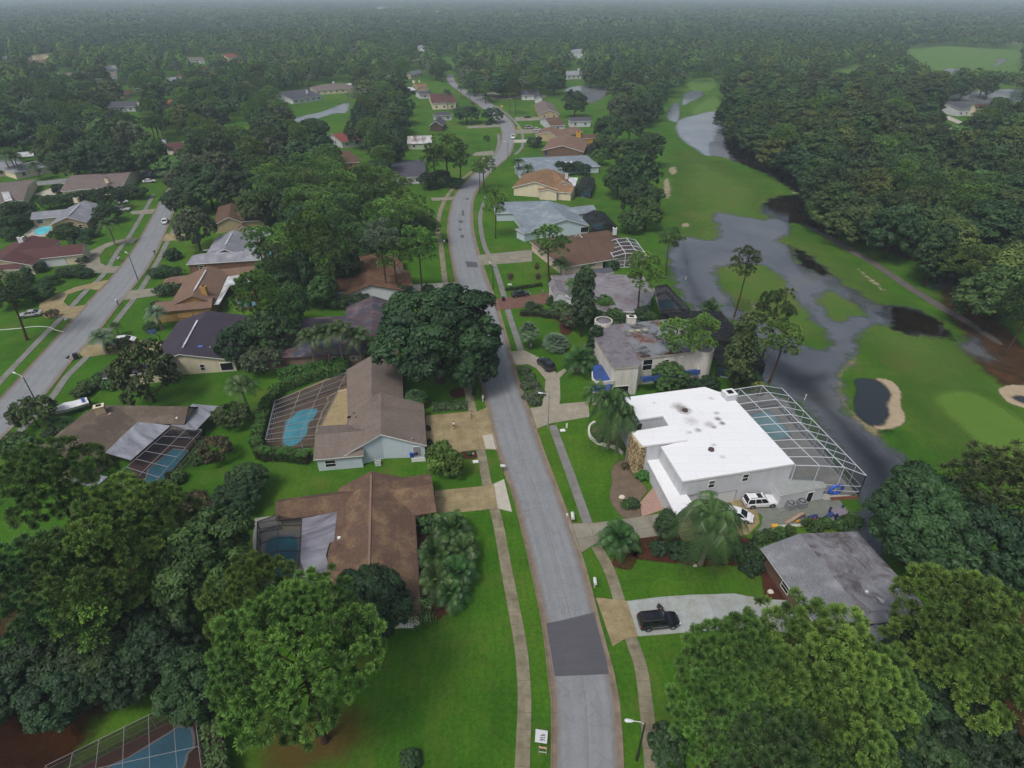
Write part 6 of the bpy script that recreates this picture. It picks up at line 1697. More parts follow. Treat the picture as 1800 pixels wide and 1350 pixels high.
for x, y, hh, r, c, l in [(1063, 522, 5, 2.6, 'bright', 'bright green bush at the low mauve roof'), (1082, 545, 4.4, 2.6, 'oak_l', 'green bush between low mauve roof and roof drum'), (1042, 540, 4, 2.4, 'bright', 'yellowish bush beside the tall cone conifer'), (1135, 540, 4.4, 2.8, 'oak', 'round bush at the box chimney of the weathered house'), (1075, 455, 3, 2.2, 'oak', 'bush at the corner of the mid brown house'), (1010, 545, 4.5, 3.2, 'grey', 'grey green bush left of the cone conifer'), (985, 530, 3, 2.6, 'palm_g', 'bush beside the brick driveway')]:
    put('broad_mid' if hh > 3.5 else 'shrub', x, y, hh, r, c, l)
put('palm', 985, 455, 0, 3.2, 'palm_g', 'palm behind the spreading pine', **B(985, 500))
put('palm', 1008, 490, 0, 3.0, 'palm_g', 'grey palm before the low mauve roof', **B(1008, 540))
put('fan_palm', 930, 567, 0, 2.3, 'pgrey', 'fan palm with short trunk on the olive lawn', **B(929, 612))
put('fan_low', 977, 588, 3.6, 2.9, 'pgrey', 'big grey fan palm bush by the circular driveway')
put('palm_low', 1018, 613, 5.5, 4.2, 'palm', 'large feather palm at the balcony of the weathered house')
put('palm_low', 1052, 672, 4.2, 3.0, 'palm_g', 'small feather palm below the balcony')
put('palm_big', 1072, 684, 0, 4.2, 'palm', 'left feather palm against the white house', **B(1068, 788))
put('palm_big', 1090, 705, 0, 3.8, 'palm_g', 'right feather palm against the white house', **B(1084, 795))
put('palm_big', 1250, 884, 0, 5.2, 'palm_g', 'big drooping palm before the white garage', **B(1231, 992))
put('palm_low', 1090, 922, 5, 3.2, 'palm', 'palm clump with yellow stems at the right pavement')
put('column', 1175, 900, 5, 1.6, 'oak', 'small dark conifer beside the big drooping palm')
for x, y, hh, r, c in [(1160, 955, 1.6, 1.5, 'oak_d'), (1195, 955, 2, 1.8, 'oak_d'), (1215, 960, 1.8, 1.7, 'oak'), (1265, 960, 2, 1.8, 'oak_d'), (1295, 955, 2.2, 1.8, 'oak'), (1330, 960, 2.6, 2.0, 'oak'), (1325, 985, 2, 1.6, 'oak_d')]:
    put('shrub', x, y, hh, r, c, 'dark bush in the mulch bed under the big drooping palm', 'bushes under the big drooping palm')
for i, (x, y) in enumerate([(1338, 936), (1356, 932), (1373, 928), (1392, 925), (1425, 912), (1440, 917), (1456, 910), (1482, 915), (1496, 906), (1511, 908)]):
    put('shrub', x, y, 1.9, 1.0, 'oak_l', 'small round bush in the row along the yard slab', 'round bushes along the yard slab')
for x, y, hh, r, c, l in [(1100, 815, 0.9, 0.8, 'brown', 'reddish small bush in the grey dirt bed'), (1131, 828, 1.6, 1.2, 'bright', 'yellow green bush at the stone pier'), (1113, 878, 1.3, 1.2, 'oak', 'dark spiky bush in the grey dirt bed'), (1100, 882, 1.0, 0.9, 'oak_l', 'pale bush at the tip of the grey dirt bed'), (1058, 760, 1.6, 1.6, 'grey', 'grey bush inside the white curved wall')]:
    put('shrub', x, y, hh, r, c, l)
for x, y in [(922, 645), (930, 658), (940, 670), (946, 684), (940, 700), (930, 690), (925, 672)]:
    put('shrub', x, y, 1.3, 1.4, 'grey', 'loose shrub in the island of the circular driveway', 'shrubs in the circular driveway')
for x, y, r in [(897, 480, 0.9), (944, 462, 0.7), (946, 480, 0.8)]:
    put('shrub', x, y, 1.4, r, 'brown', 'small reddish bush in a mulch ring on the lawn', 'bushes in mulch rings')
put('fan_low', 932, 530, 1.8, 1.5, 'fan', 'small fan palm in the curved hedge bed')
put('fan_low', 975, 520, 2.4, 2.2, 'palm', 'dark palm bush at the end of the brick driveway')
put('pine_mid', 868, 328, 16, 3.8, 'pine_l', 'roadside pine alone on the lawn east of the street', **B(871, 419))
put('pine_mid', 787, 236, 19, 7.6, 'pine', 'tall pine group leader west of the bend, near the street', **B(790, 330))
put('pine_mid', 762, 250, 17, 6.2, 'pine_b', 'dark pine left of the tall bend pine', **B(768, 332))
put('pine_mid', 812, 262, 15, 5.0, 'pine_b', 'pine right of the tall bend pine', **B(808, 328))
put('pine_mid', 866, 276, 14, 4.8, 'pine_l', 'pine overhanging the road at the bend', **B(852, 335))
put('pine_thin', 842, 284, 12, 3.2, 'pine', 'smaller pine left of the one overhanging the bend')
for x, y, hh, r, k in [(500, 392, 18, 5.6, 'p'), (478, 425, 17, 5.0, 'p'), (610, 392, 17, 5.0, 'p'), (598, 345, 18, 5.8, 'p'), (640, 322, 18, 6.2, 'p'), (690, 305, 18, 6.4, 'p'), (722, 342, 17, 5.0, 'p'), (668, 350, 17, 5.4, 'p'), (560, 335, 17, 5.6, 'p'), (540, 300, 17, 6.0, 'p'), (590, 298, 18, 6.0, 'p'), (690, 420, 15, 4.4, 'p'), (450, 395, 15, 5.0, 'p'), (520, 440, 14, 4.6, 'b'), (495, 470, 11, 4.8, 'b'), (470, 455, 10, 4.4, 'b'), (560, 480, 9, 4.2, 'b'), (600, 440, 10, 4.6, 'b'), (470, 320, 13, 6.4, 'b'), (505, 335, 13, 6.2, 'b'), (440, 335, 12, 6.0, 'b'), (640, 400, 11, 5.0, 'b'), (720, 385, 10, 4.6, 'b'), (500, 515, 9, 4.0, 'b')]:
    if k == 'p': put('pine_mid', x, y, hh, r, ['pine', 'pine_b', 'pine_l'][int(x) % 3], 'full crowned pine between the left street and the main street', 'pines between the two streets')
    else: put('broad_mid', x, y, hh, r, ['oak', 'oak_d', 'oak_l'][int(x) % 3], 'dense oak filling the gardens between the left street and the main street', 'oaks between the two streets')
for x, y, hh, r in [(775, 300, 6, 4.4), (800, 312, 4, 3.4), (750, 305, 6, 4.0), (762, 318, 3, 2.8)]:
    put('broad_mid', x, y, hh, r, 'oak_d', 'dark undergrowth tree below the tall bend pine', 'undergrowth below the bend pines')
put('palm', 911, 278, 0, 3.6, 'palm', 'dark palm before the pale slate blue house', **B(910, 310))
put('palm_date', 928, 288, 0, 3.4, 'palm_g', 'spiky pale palm before the pale slate blue house', **B(927, 318))
for x, y in [(985, 283), (1000, 286), (1015, 284), (1027, 287)]:
    put('broad_mid', x, y, 5, 3.0, 'oak_d', 'dark tree in the row behind the tan gable', 'dark row behind the tan gabled house')
put('broad_mid', 1012, 160, 15, 8.5, 'oak', 'large round oak in front of the white walled house')
for x, y, r, hh in [(1125, 270, 8.5, 16), (1100, 245, 7.5, 14), (1130, 320, 7.0, 12), (1090, 290, 6.5, 12), (1145, 235, 7, 14), (1070, 205, 7, 14), (1110, 200, 7, 14), (1140, 350, 5.5, 10), (1110, 372, 4.4, 7), (1055, 262, 4, 7), (1062, 235, 5, 9)]:
    put('broad_mid', x, y, hh, r, 'oak' if r > 6 else 'oak_l', 'rounded oak in the belt between the houses and the fairway', 'oaks between the houses and the fairway')
put('broad_mid', 940, 240, 5, 4.6, 'oak', 'round bush tree left of the brown brick gable')
put('column', 971, 116, 17, 3.2, 'oak_d', 'tall dark spire tree by the pond, left one'); put('column', 990, 118, 15, 2.8, 'oak', 'tall dark spire tree by the pond, right one')
for x, ty, by in [(896, 140, 200), (905, 150, 202), (935, 130, 172), (930, 135, 175)]:
    put('pine_thin', x, ty, 0, 4.0, 'pine_l' if x > 920 else 'olive', 'slim tall pine on the lawn east of the far street', 'slim pines east of the far street', **B(x + 1, by))
put('palm', 826, 158, 0, 3.2, 'palm', 'palm beside the far road bend', **B(827, 183)); put('palm', 808, 150, 0, 3.4, 'palm_g', 'palm left of the far road bend', **B(810, 172))
put('palm', 787, 155, 0, 4.0, 'oak_l', 'tall palm before the plum brown roof', **B(788, 195))
put('broad_mid', 865, 190, 8, 6.5, 'oak', 'oak leaning over the far road bend'); put('broad_mid', 820, 185, 10, 8, 'oak', 'broad oak behind the small dark gable')
put('airy', 855, 238, 3, 1.6, 'oak_l', 'small young tree on the lawn by the white car')
# --- left street
put('pine_thin', 14, 478, 0, 5.0, 'pine_b', 'crooked pine at the left edge by the silver sedan', **B(48, 598))
put('shrub', 52, 508, 3.4, 1.8, 'bright', 'bright green bush behind the silver sedan')
put('airy', 88, 545, 2, 1.4, 'brown', 'small reddish tree beside the silver sedan')
for x, y, hh, r, c in [(112, 470, 2.6, 2.8, 'oak_d'), (132, 468, 2.8, 2.8, 'oak'), (146, 474, 2.2, 2.2, 'oak_d'), (84, 486, 2.4, 2.4, 'oak'), (45, 455, 3, 2.6, 'oak'), (62, 462, 2.6, 2.4, 'oak_d'), (142, 452, 1.8, 1.7, 'oak')]:
    put('broad_mid', x, y, hh, r, c, 'dense dark shrub before the white garage', 'dense shrubs before the white garage')
for x, y, hh, r in [(10, 500, 6, 4), (30, 475, 5, 3.6), (70, 500, 4, 2.8)]:
    put('broad_mid', x, y, hh, r, 'oak', 'dark tree by the roof at the left edge', 'dark trees by the left edge roof')
put('palm_date', 182, 580, 0, 3.2, 'pgrey', 'silvery palm beside the driveway of the white hatchback', **B(190, 622))
put('palm_date', 203, 566, 0, 1.7, 'palm_g', 'small palm on the lawn above the white hatchback', **B(208, 592))
put('airy', 202, 598, 2.4, 2.6, 'olive', 'dry looking shrub under the silvery palm')
put('palm_date', 284, 538, 0, 3.0, 'pgrey', 'pale palm at the garage of the tan brown house', **B(286, 578))
for x, y, hh, r in [(262, 568, 2, 1.7), (272, 530, 2.2, 1.6), (285, 500, 3.0, 2.6), (300, 495, 3.2, 2.8), (285, 468, 3, 2.6), (270, 472, 2.6, 2.2), (305, 470, 2.8, 2.2), (175, 655, 2.2, 1.6)]:
    put('broad_mid', x, y, hh, r, 'oak', 'rounded shrub before the tan brown house', 'shrubs before the tan brown house')
put('palm', 194, 384, 0, 3.4, 'palm_g', 'lone palm on the lawn island left of the street', **B(203, 432))
put('airy', 345, 368, 8, 6.0, 'grey', 'grey green spreading tree before the long brick house', **B(352, 440))
put('shrub', 300, 438, 3, 2.6, 'oak_d', 'dark bush right of the street before the brick house')
put('broad_mid', 185, 330, 8, 4.6, 'oak_d', 'dark tree over the two parked white cars'); put('broad_mid', 182, 360, 6, 4.4, 'oak_d', 'dark bushy tree at the gable of the grey roofed tan house')
for x, y, hh, r in [(112, 393, 4.5, 3.6), (128, 400, 3.6, 2.6), (95, 405, 3, 2.2), (150, 402, 3, 2.4), (165, 405, 2, 1.8), (145, 415, 2.6, 2)]:
    put('broad_mid', x, y, hh, r, 'oak', 'garden bush around the oval pool', 'garden bushes around the oval pool')
for x, y in [(80, 345), (100, 343), (120, 340), (140, 336), (160, 334), (225, 326), (240, 328), (210, 330)]:
    put('broad_mid', x, y, 4.5, 3.4, 'oak', 'leafy tree in the hedge line below the long mauve brown house', 'hedge line trees below the long mauve brown house')
for x, y, hh, r in [(10, 358, 7, 4.4), (35, 355, 6, 4), (-10, 375, 7, 5), (25, 378, 5, 3.6), (50, 372, 4, 2.6), (10, 400, 4, 3.0)]:
    put('broad_mid', x, y, hh, r, 'oak', 'dark tree mass at the left edge by the charcoal house', 'dark trees by the charcoal house')
put('shrub', 99, 323, 3.4, 2.8, 'oak_d', 'clipped round bush beside the white driveway')
for x, y, r, hh, c in [(355, 292, 9, 15, 'oak'), (330, 310, 7, 12, 'oak'), (395, 300, 8, 14, 'oak_d'), (312, 330, 6, 10, 'oak'), (255, 244, 8.5, 15, 'oak_l'), (150, 250, 9, 15, 'oak'), (190, 256, 8, 14, 'oak_d'), (115, 262, 8, 13, 'oak'), (80, 245, 7, 13, 'oak_l'), (375, 268, 8, 14, 'grey'), (430, 300, 7, 13, 'oak'), (330, 270, 6, 11, 'grey'), (300, 300, 4.5, 8, 'grey')]:
    put('broad_mid', x, y, hh, r, c, 'broad oak near the end of the street on the left', 'oaks round the end of the left street')
for bx, by, ty in [(32, 312, 262), (40, 312, 268), (72, 316, 284), (22, 310, 270)]:
    put('palm', bx, ty, 0, 4.0, 'palm_g', 'tall palm before the pale grey hipped house', 'palms before the pale grey hipped house', **B(bx, by))
# --- hedges and beds of clipped plants
def hedge(label, px, w, hh, color, leaf=0.3, dens=26, closed=False, seed=5):
    pts = [P(*q) for q in px]
    c0 = pts[0].copy(); root = empty('hedge', c0, 0, label, 'hedge')
    g = np.random.default_rng(seed); C, N = [], []
    core = MB()
    for a, b_ in zip(pts, pts[1:]):
        d = b_ - a; L = d.length; u = d / L; n = Vector((-u.y, u.x, 0))
        k = int(L * (w + 2 * hh) * dens)
        t = g.uniform(-0.02, 1.02, k); s = g.uniform(-1, 1, k) * (w / 2 + hh)
        off = np.clip(s, -w / 2, w / 2); z = hh - np.maximum(0, np.abs(s) - w / 2)
        lump = 0.16 * np.sin(t * L * 1.7) + 0.1 * np.sin(t * L * 4.1 + 1)
        z = z * (1 + lump * 0.6) - 0.1 * (np.abs(off) > w * 0.42)
        side = np.abs(s) > w / 2
        p = np.array([[a.x + u.x * L * ti + n.x * o, a.y + u.y * L * ti + n.y * o, max(0.05, zi)] for ti, o, zi in zip(t, off, z)])
        nn = np.where(side[:, None], np.sign(s)[:, None] * np.array([n.x, n.y, 0.45]), np.array([0, 0, 1.0]))
        C.append(p + g.normal(0, 0.06, p.shape)); N.append(unit(nn + rdir(g, k) * 0.55))
        core.bar(a + Vector((0, 0, hh * 0.42)), b_ + Vector((0, 0, hh * 0.42)), w * 0.8, hh * 0.8)
    C, N = np.concatenate(C), np.concatenate(N)
    T = np.clip(0.5 + g.normal(0, 0.2, len(C)), 0, 1)
    o = link('foliage', leaves_mesh('hedge_foliage', C - np.array(c0), N, leaf, g, T, M_LEAF), root)
    o.color = lin(COLORS[color] if color in COLORS else color) + (1,)
    core.xf(Matrix.Translation(-c0)).build('inner_stems', M_BARK, root)
hedge('clipped bright hedge wrapping the kidney pool cage', [(608, 655), (550, 668), (490, 690), (470, 720), (452, 785), (462, 806), (500, 806), (545, 812)], 1.9, 1.9, 'hedge')
hedge('upper clipped hedge between brick wall and kidney pool cage', [(612, 645), (560, 655), (493, 668)], 2.2, 2.2, 'hedge', seed=6)
hedge('tall dark hedge right of the corner pool', [(358, 1200), (378, 1290), (400, 1420)], 2.0, 2.4, 'oak_l', seed=7)
hedge('low bright hedge along the brick driveway', [(889, 511), (920, 507), (952, 502)], 1.0, 0.9, 'hedge', seed=8)
hedge('dark curved hedge at the mulch bed', [(915, 553), (940, 553), (960, 557), (988, 560)], 1.6, 1.0, 'oak', seed=9)
hedge('curved hedge edging the brick driveway bed', [(945, 540), (958, 550), (980, 556), (995, 555)], 0.9, 1.0, 'oak_l', seed=10)
hedge('clipped rectangular ground cover bed beside the tan driveway', [(760, 717), (821, 713)], 3.0, 0.45, '#4c7a48', 0.22, 24, seed=11)
hedge('hedge along the yard between the two flooded gardens', [(140, 460), (120, 418), (165, 410)], 1.2, 1.2, 'oak', seed=12)
hedge('low hedge before the grey roofed tan house', [(150, 410), (165, 406), (178, 402)], 1.2, 1.2, 'oak_d', seed=13)

# ================================================================ woods: every tree is placed, the nearest ones are objects
RW, RH, RS = 450, 338, 4.0
MASK = np.zeros((RH, RW), bool)
gx, gy = np.meshgrid((np.arange(RW) + 0.5) * RS, (np.arange(RH) + 0.5) * RS)
def clear_poly(pl): MASK[:] |= sdist(pl, gx, gy) > 0
def clear_rect(*r): clear_poly([(r[0], r[1]), (r[2], r[1]), (r[2], r[3]), (r[0], r[3])])
for r in [(-4, 98, 11, 109), (70, 92, 94, 102), (50, 104, 76, 113), (92, 127, 134, 137), (183, 113, 205, 124), (181, 125, 207, 136), (283, 133, 320, 141), (326, 99, 358, 107), (389, 92, 411, 103), (354, 116, 366, 125), (190, 175, 246, 197), (276, 172, 300, 190), (212, 157, 228, 168),
          (483, 154, 553, 182), (555, 142, 622, 165), (583, 231, 606, 262), (600, 260, 640, 296), (714, 236, 763, 264), (752, 210, 790, 240), (752, 162, 800, 191), (712, 138, 766, 160), (714, 120, 741, 134), (688, 284, 758, 322), (284, 243, 316, 270), (1655, 175, 1696, 206), (1705, 181, 1748, 198), (1655, 200, 1696, 222),
          (992, 119, 1021, 145), (1010, 84, 1025, 106), (677, 76, 701, 82), (731, 78, 749, 90), (609, 98, 620, 105), (784, 128, 800, 162), (940, 174, 972, 192), (955, 203, 990, 224), (1010, 210, 1036, 222), (958, 216, 1058, 252), (945, 235, 1058, 275), (908, 268, 1045, 420), (988, 150, 1073, 182), (225, 204, 243, 217), (388, 206, 424, 226), (112, 237, 132, 250), (508, 182, 620, 214), (1790, 64, 1800, 80), (658, 11, 694, 18), (760, 17, 777, 23), (775, 90, 800, 110), (270, 234, 330, 248), (658, 120, 666, 124)]: clear_rect(*r)
for pl in [[(796, 148), (905, 208), (914, 255), (872, 282), (812, 330), (800, 300), (845, 262), (848, 225), (800, 165)], [(880, 168), (975, 163), (978, 215), (942, 268), (905, 270), (914, 215)],
           [(1165, 190), (1205, 150), (1210, 137), (1262, 136), (1264, 160), (1275, 172), (1276, 200), (1300, 248), (1360, 285), (1422, 322), (1442, 350), (1425, 392), (1560, 462), (1650, 545), (1720, 585), (1800, 625), (1800, 1350), (0, 1350), (0, 262), (60, 262), (80, 300), (300, 330), (420, 350), (480, 400), (560, 480), (760, 440), (760, 335), (1050, 430), (1150, 440), (1175, 380), (1160, 300)],
           [(1590, 80), (1655, 78), (1660, 70), (1700, 76), (1800, 78), (1800, 131), (1740, 131), (1700, 118), (1640, 124), (1592, 100)], [(1456, 122), (1500, 111), (1526, 109), (1522, 121), (1490, 131), (1462, 131)], [(1650, 174), (1720, 160), (1800, 160), (1800, 182), (1745, 184), (1690, 178)],
           [(1680, 122), (1705, 124), (1690, 132), (1650, 130), (1655, 122)]]: clear_poly(pl)

ZONES = [
    ([(-60, 72), (790, 72), (786, 128), (745, 118), (700, 150), (712, 235), (690, 285), (560, 300), (420, 290), (300, 280), (200, 262), (60, 252), (-60, 255)], (0.66, 0.22, 0.12), 'among the houses left of the main street'),
    ([(440, 300), (560, 270), (690, 285), (760, 300), (752, 345), (735, 395), (690, 420), (640, 375), (600, 400), (490, 380), (455, 330)], (0.3, 0.7, 0.0), 'in the pine stand left of the main street'),
    ([(1280, 175), (1280, 72), (1850, 72), (1850, 590), (1790, 560), (1700, 500), (1640, 462), (1560, 415), (1470, 375), (1420, 325), (1350, 265), (1290, 225)], (0.40, 0.14, 0.46), 'in the wood right of the flooded fairway'),
    ([(790, 72), (1280, 72), (1280, 130), (1200, 135), (1190, 165), (1160, 185), (1130, 195), (1075, 190), (1075, 148), (985, 146), (900, 160), (860, 165), (800, 128)], (0.7, 0.22, 0.08), 'beyond the far end of the main street')]
cand = []
def in_poly(pl, X, Y): return sdist(pl, np.array([X]), np.array([Y]))[0] > 0
def scatter(y0, y1, step):
    for Y in np.arange(y0, y1, step):
        half = Y * 0.93 + 45
        xs = np.arange(-half, half, step)
        X = xs + rng.uniform(-0.42, 0.42, len(xs)) * step; YY = Y + rng.uniform(-0.42, 0.42, len(xs)) * step
        for x, y in zip(X, YY): cand.append((x, y))
scatter(115, 330, 7.6); scatter(330, 560, 8.6); scatter(560, 830, 10.5)
XY = np.array(cand)
fine = np.ones(len(XY), bool)
for fp in FOOT:
    c = np.mean(np.array(fp), 0)
    nearm = np.hypot(XY[:, 0] - c[0], XY[:, 1] - c[1]) < 40
    ii = np.nonzero(nearm & fine)[0]
    if len(ii):
        d = sdist(fp, XY[ii, 0], XY[ii, 1]); fine[ii[d > -2.0]] = False
T0 = np.array(TREES)
zsd = None
px0, py0 = [], []
for x, y in XY:
    a, b_ = proj(x, y, 9.0); px0.append(a); py0.append(b_)
px0, py0 = np.array(px0), np.array(py0)
zone = np.full(len(XY), -1)
for zi, (pl, mixp, nm) in enumerate(ZONES): zone[(sdist(pl, px0, py0) > 0) & (zone < 0)] = zi
WOODS = []
ACC = np.zeros((6000, 3)); NA = 0
for i in np.nonzero(fine & (zone >= 0))[0]:
    x, y = XY[i]; zi = zone[i]
    if len(T0) and np.min(np.hypot(T0[:, 0] - x, T0[:, 1] - y)) < 5.5: continue
    u = rng.uniform(); mo, mp, mc = ZONES[zi][1]
    if u < mo: k, h, r, cs = 'broad', rng.uniform(8.5, 17), rng.uniform(4.4, 10.0), ['oak', 'oak', 'oak_d', 'oak_l', 'grey', 'camphor']
    elif u < mo + mp: k, h, r, cs = 'pine', rng.uniform(14, 19), rng.uniform(4.6, 6.6), ['pine', 'pine_b', 'pine']
    else: k, h, r, cs = 'cypress', rng.uniform(13, 20), rng.uniform(5.0, 8.2), ['cyp', 'oak_l', 'oak_l', 'oak', 'cyp', 'cyp_y']
    if zi == 2 and k == 'broad': cs = ['oak', 'oak_l', 'olive', 'oak_d', 'cyp', 'camphor']
    if NA and np.any(np.hypot(ACC[:NA, 0] - x, ACC[:NA, 1] - y) < (ACC[:NA, 2] + r) * (0.54 if zi < 2 else 0.55)): continue
    cx, cyt = proj(x, y, h); _, cyb = proj(x, y, h * 0.12)
    rp = r * F / (y * CT + (H - h * 0.6) * ST)
    e = (((gx - cx) / max(rp, 3)) ** 2 + ((gy - (cyt + cyb) / 2) / max((cyb - cyt) / 2, 3)) ** 2) < 1
    m = MASK[e]
    if len(m) and m.mean() > (0.08 if zi != 2 else 0.18): continue
    ACC[NA] = (x, y, r); NA += 1
    WOODS.append((math.hypot(x, y), x, y, k, h, r, cs[int(rng.integers(len(cs)))], zi))
WOODS.sort()
WORD = {'oak': 'dark green', 'oak_d': 'deep green', 'oak_l': 'light green', 'grey': 'grey green', 'camphor': 'bluish green', 'pine': 'mid green', 'pine_b': 'dark', 'cyp': 'olive', 'cyp_y': 'yellowish', 'olive': 'dull olive'}
KW = {'broad': 'oak', 'pine': 'pine', 'cypress': 'cypress'}
HP = [(k, h.loc.x, h.loc.y) for k, h in HOUSES.items() if not k.startswith(('far', 'horizon', 'lagoon'))]
def where(x, y, zi):
    best = min(HP, key=lambda q: math.hypot(q[1] - x, q[2] - y))
    dx, dy = x - best[1], y - best[2]
    if math.hypot(dx, dy) > 75 or zi == 2:
        a, b_ = proj(x, y, 9)
        if zi == 2:
            d = math.hypot(x - 95, 0); edge = 'at the water edge of' if in_poly([(1270, 170), (1330, 170), (1470, 340), (1700, 470), (1850, 560), (1850, 640), (1400, 400)], a, b_) else ('far back in' if b_ < 170 else ('at the right side of' if a > 1620 else 'deep inside'))
            return edge + ' the wood beyond the fairway'
        return ('in the far tree belt ' if b_ < 115 else 'in the trees ') + ZONES[zi][2]
    rel = ('behind' if dy > 0 else 'in front of') if abs(dy) > abs(dx) * 0.8 else ('right of' if dx > 0 else 'left of')
    return rel + ' ' + best[0]
CAP = {'broad': 285, 'pine': 285, 'cypress': 285}
stuff = []
seen = {}
for d, x, y, k, h, r, c, zi in WOODS:
    nm = NAME[k]
    if KCOUNT.get(nm, 0) >= CAP[k]:
        stuff.append((x, y, k, h, r, c)); continue
    KCOUNT[nm] = KCOUNT.get(nm, 0) + 1
    lod = 'mid' if d < 250 else 'far'
    kind = k + '_' + lod
    size = ('tall ' if h > (14.5 if k == 'broad' else 18) else 'low ' if h < (11.5 if k == 'broad' else 16) else '')
    lab = f'{size}{WORD[c]} {KW[k]} {where(x, y, zi)}'
    nh, nr = NOM[kind]
    col_ = lin(COLORS[c]); f = rng.uniform(0.85, 1.2) * (0.92 if zi == 2 else 0.95)
    col_ = tuple(v * f for v in col_)
    if d < 250:
        rt_ = tree(kind, (x, y, 0), r / nr, h / nh, col_, nm, lab, CATN[nm], 'trees: ' + lab)
        rt_.scale[0] *= rng.uniform(0.82, 1.18); rt_.scale[1] *= rng.uniform(0.82, 1.18)
    else:
        vs = PROTO[kind]; v = int(rng.integers(len(vs)))
        key = ('one', kind, v)
        if key not in seen:      # crown and trunk in one mesh for the far ones
            t0 = vs[v][1]; c0 = vs[v][0]
            me = c0.copy(); 
            me.materials.append(M_BARK)
            va = np.empty(len(t0.vertices) * 3, np.float32); t0.vertices.foreach_get('co', va)
            vb = np.empty(len(c0.vertices) * 3, np.float32); c0.vertices.foreach_get('co', vb)
            nv = len(c0.vertices)
            fb = np.empty(len(c0.loops), np.int32); c0.loops.foreach_get('vertex_index', fb)
            fa = [tuple(p.vertices) for p in t0.polygons if len(p.vertices) == 4]
            fa = np.array(fa, np.int32) + nv
            me = np_mesh(KW[k] + '_tree', np.concatenate([vb, va]).reshape(-1, 3), np.concatenate([fb.reshape(-1, 4), fa]))
            me.materials.append(c0.materials[0]); me.materials.append(M_BARK)
            mi = np.r_[np.zeros(len(fb) // 4, np.int32), np.ones(len(fa), np.int32)]
            me.polygons.foreach_set('material_index', mi)
            ta = np.empty(nv, np.float32); c0.attributes['tone'].data.foreach_get('value', ta)
            at = me.attributes.new('tone', 'FLOAT', 'POINT'); at.data.foreach_set('value', np.r_[ta, np.full(len(va) // 3, 0.5, np.float32)])
            seen[key] = me
        o = link(nm, seen[key]); o.location = (x, y, 0); o.scale = (r / nr * rng.uniform(0.8, 1.2), r / nr * rng.uniform(0.8, 1.2), h / nh); o.rotation_euler = (0, 0, rng.uniform(0, 6.28)); o.color = col_ + (1,)
        tag(o, lab, CATN[nm], 'trees: ' + lab)

# ---- the far woods: one mass to the horizon
g = np.random.default_rng(99)
cols = {k: np.array(lin(v)) for k, v in COLORS.items()}
Cs, Ns, Ss, Ks = [], [], [], []
def blob(x, y, h, r, n, leaf, col, z0=0.25):
    d = rdir(g, n); d[:, 2] = np.abs(d[:, 2]) * 1.1 - 0.25; d = unit(d)
    rad = g.uniform(0.72, 1.02, (n, 1))
    lob = 1 + 0.22 * np.sin(3.1 * np.arctan2(d[:, 1:2], d[:, 0:1]) + g.uniform(0, 6)) * np.sin(3 * d[:, 2:3] + g.uniform(0, 6))
    c = np.array([x, y, h * 0.6]) + d * np.array([r, r, h * 0.42]) * rad * lob
    Cs.append(c); Ns.append(unit(d + rdir(g, n) * 0.4 + np.array([0, 0, 0.15]))); Ss.append(np.full(n, leaf))
    Ks.append(col * g.uniform(0.9, 1.1, (n, 1)))
for x, y, k, h, r, c in stuff:
    f = g.uniform(0.7, 1.1)
    blob(x, y, h, r * (0.8 if k == 'pine' else 1), 260, 1.25, cols[c] * f)
pal = ['oak_d', 'camphor', 'oak_d', 'oak', 'camphor', 'oak', 'pine_b', 'oak_l', 'grey', 'cyp']
Y = 835.0
FIELD = [[(1590, 80), (1800, 78), (1800, 131), (1590, 131)]]
while Y < 7500:
    step = max(11.5, 0.0145 * Y)
    half = Y * 0.93 + 60
    xs = np.arange(-half, half, step)
    for x in xs:
        x2, y2 = x + g.uniform(-.45, .45) * step, Y + g.uniform(-.45, .45) * step
        if abs(x2) > half: continue
        a, b_ = proj(x2, y2, 8)
        if b_ < 131 and a > 1560 and in_poly([(1586, 76), (1660, 70), (1810, 77), (1810, 131), (1586, 131)], a, b_): continue
        ja, jb = int(a / RS), int(b_ / RS)
        if 0 <= ja < RW and 0 <= jb < RH and MASK[jb, max(0, ja - 1):ja + 2].any(): continue
        if any(r0 - 2 < a < r1 + 2 and q0 < b_ < q1 + 3 for r0, q0, r1, q1 in ((658, 11, 694, 18), (760, 17, 777, 23), (1346, 10, 1362, 15), (1564, 36, 1588, 41), (1788, 64, 1801, 80))): continue
        n = 130 if Y < 1300 else 60
        pn = math.sin(x2 * 0.011 + 2 * math.sin(y2 * 0.004)) + math.sin(y2 * 0.009 + 1.7 * math.sin(x2 * 0.005 + 1))
        if pn < -1.72: continue
        h = g.uniform(10, 17) * (1.0 + 0.16 * pn)
        cn = pal[int(min(9, max(0, 4.5 + 2.2 * pn + g.normal(0, 1.6))))]
        blob(x2, y2, h, step * g.uniform(0.45, 0.95), n, step * 0.14 if Y < 1300 else step * 0.2, cols[cn] * g.uniform(0.7, 1.1))
    Y += step * 0.9
C, N, S, K = np.concatenate(Cs), np.concatenate(Ns), np.concatenate(Ss), np.concatenate(Ks)
a = unit(np.cross(N, rdir(g, len(C)))); b_ = np.cross(N, a)
s = (S * g.uniform(0.7, 1.3, len(C)))[:, None] * 0.62
V = np.stack([C - b_ * s, C + a * s * 0.9, C + b_ * s, C - a * s * 0.9], 1).reshape(-1, 3)
me = np_mesh('distant_woods', V, np.arange(len(V)).reshape(-1, 4))
at = me.attributes.new('leafcol', 'FLOAT_COLOR', 'POINT')
at.data.foreach_set('color', np.repeat(np.concatenate([K, np.ones((len(K), 1))], 1), 4, 0).astype(np.float32).ravel())
t = NT('distant_leaves')
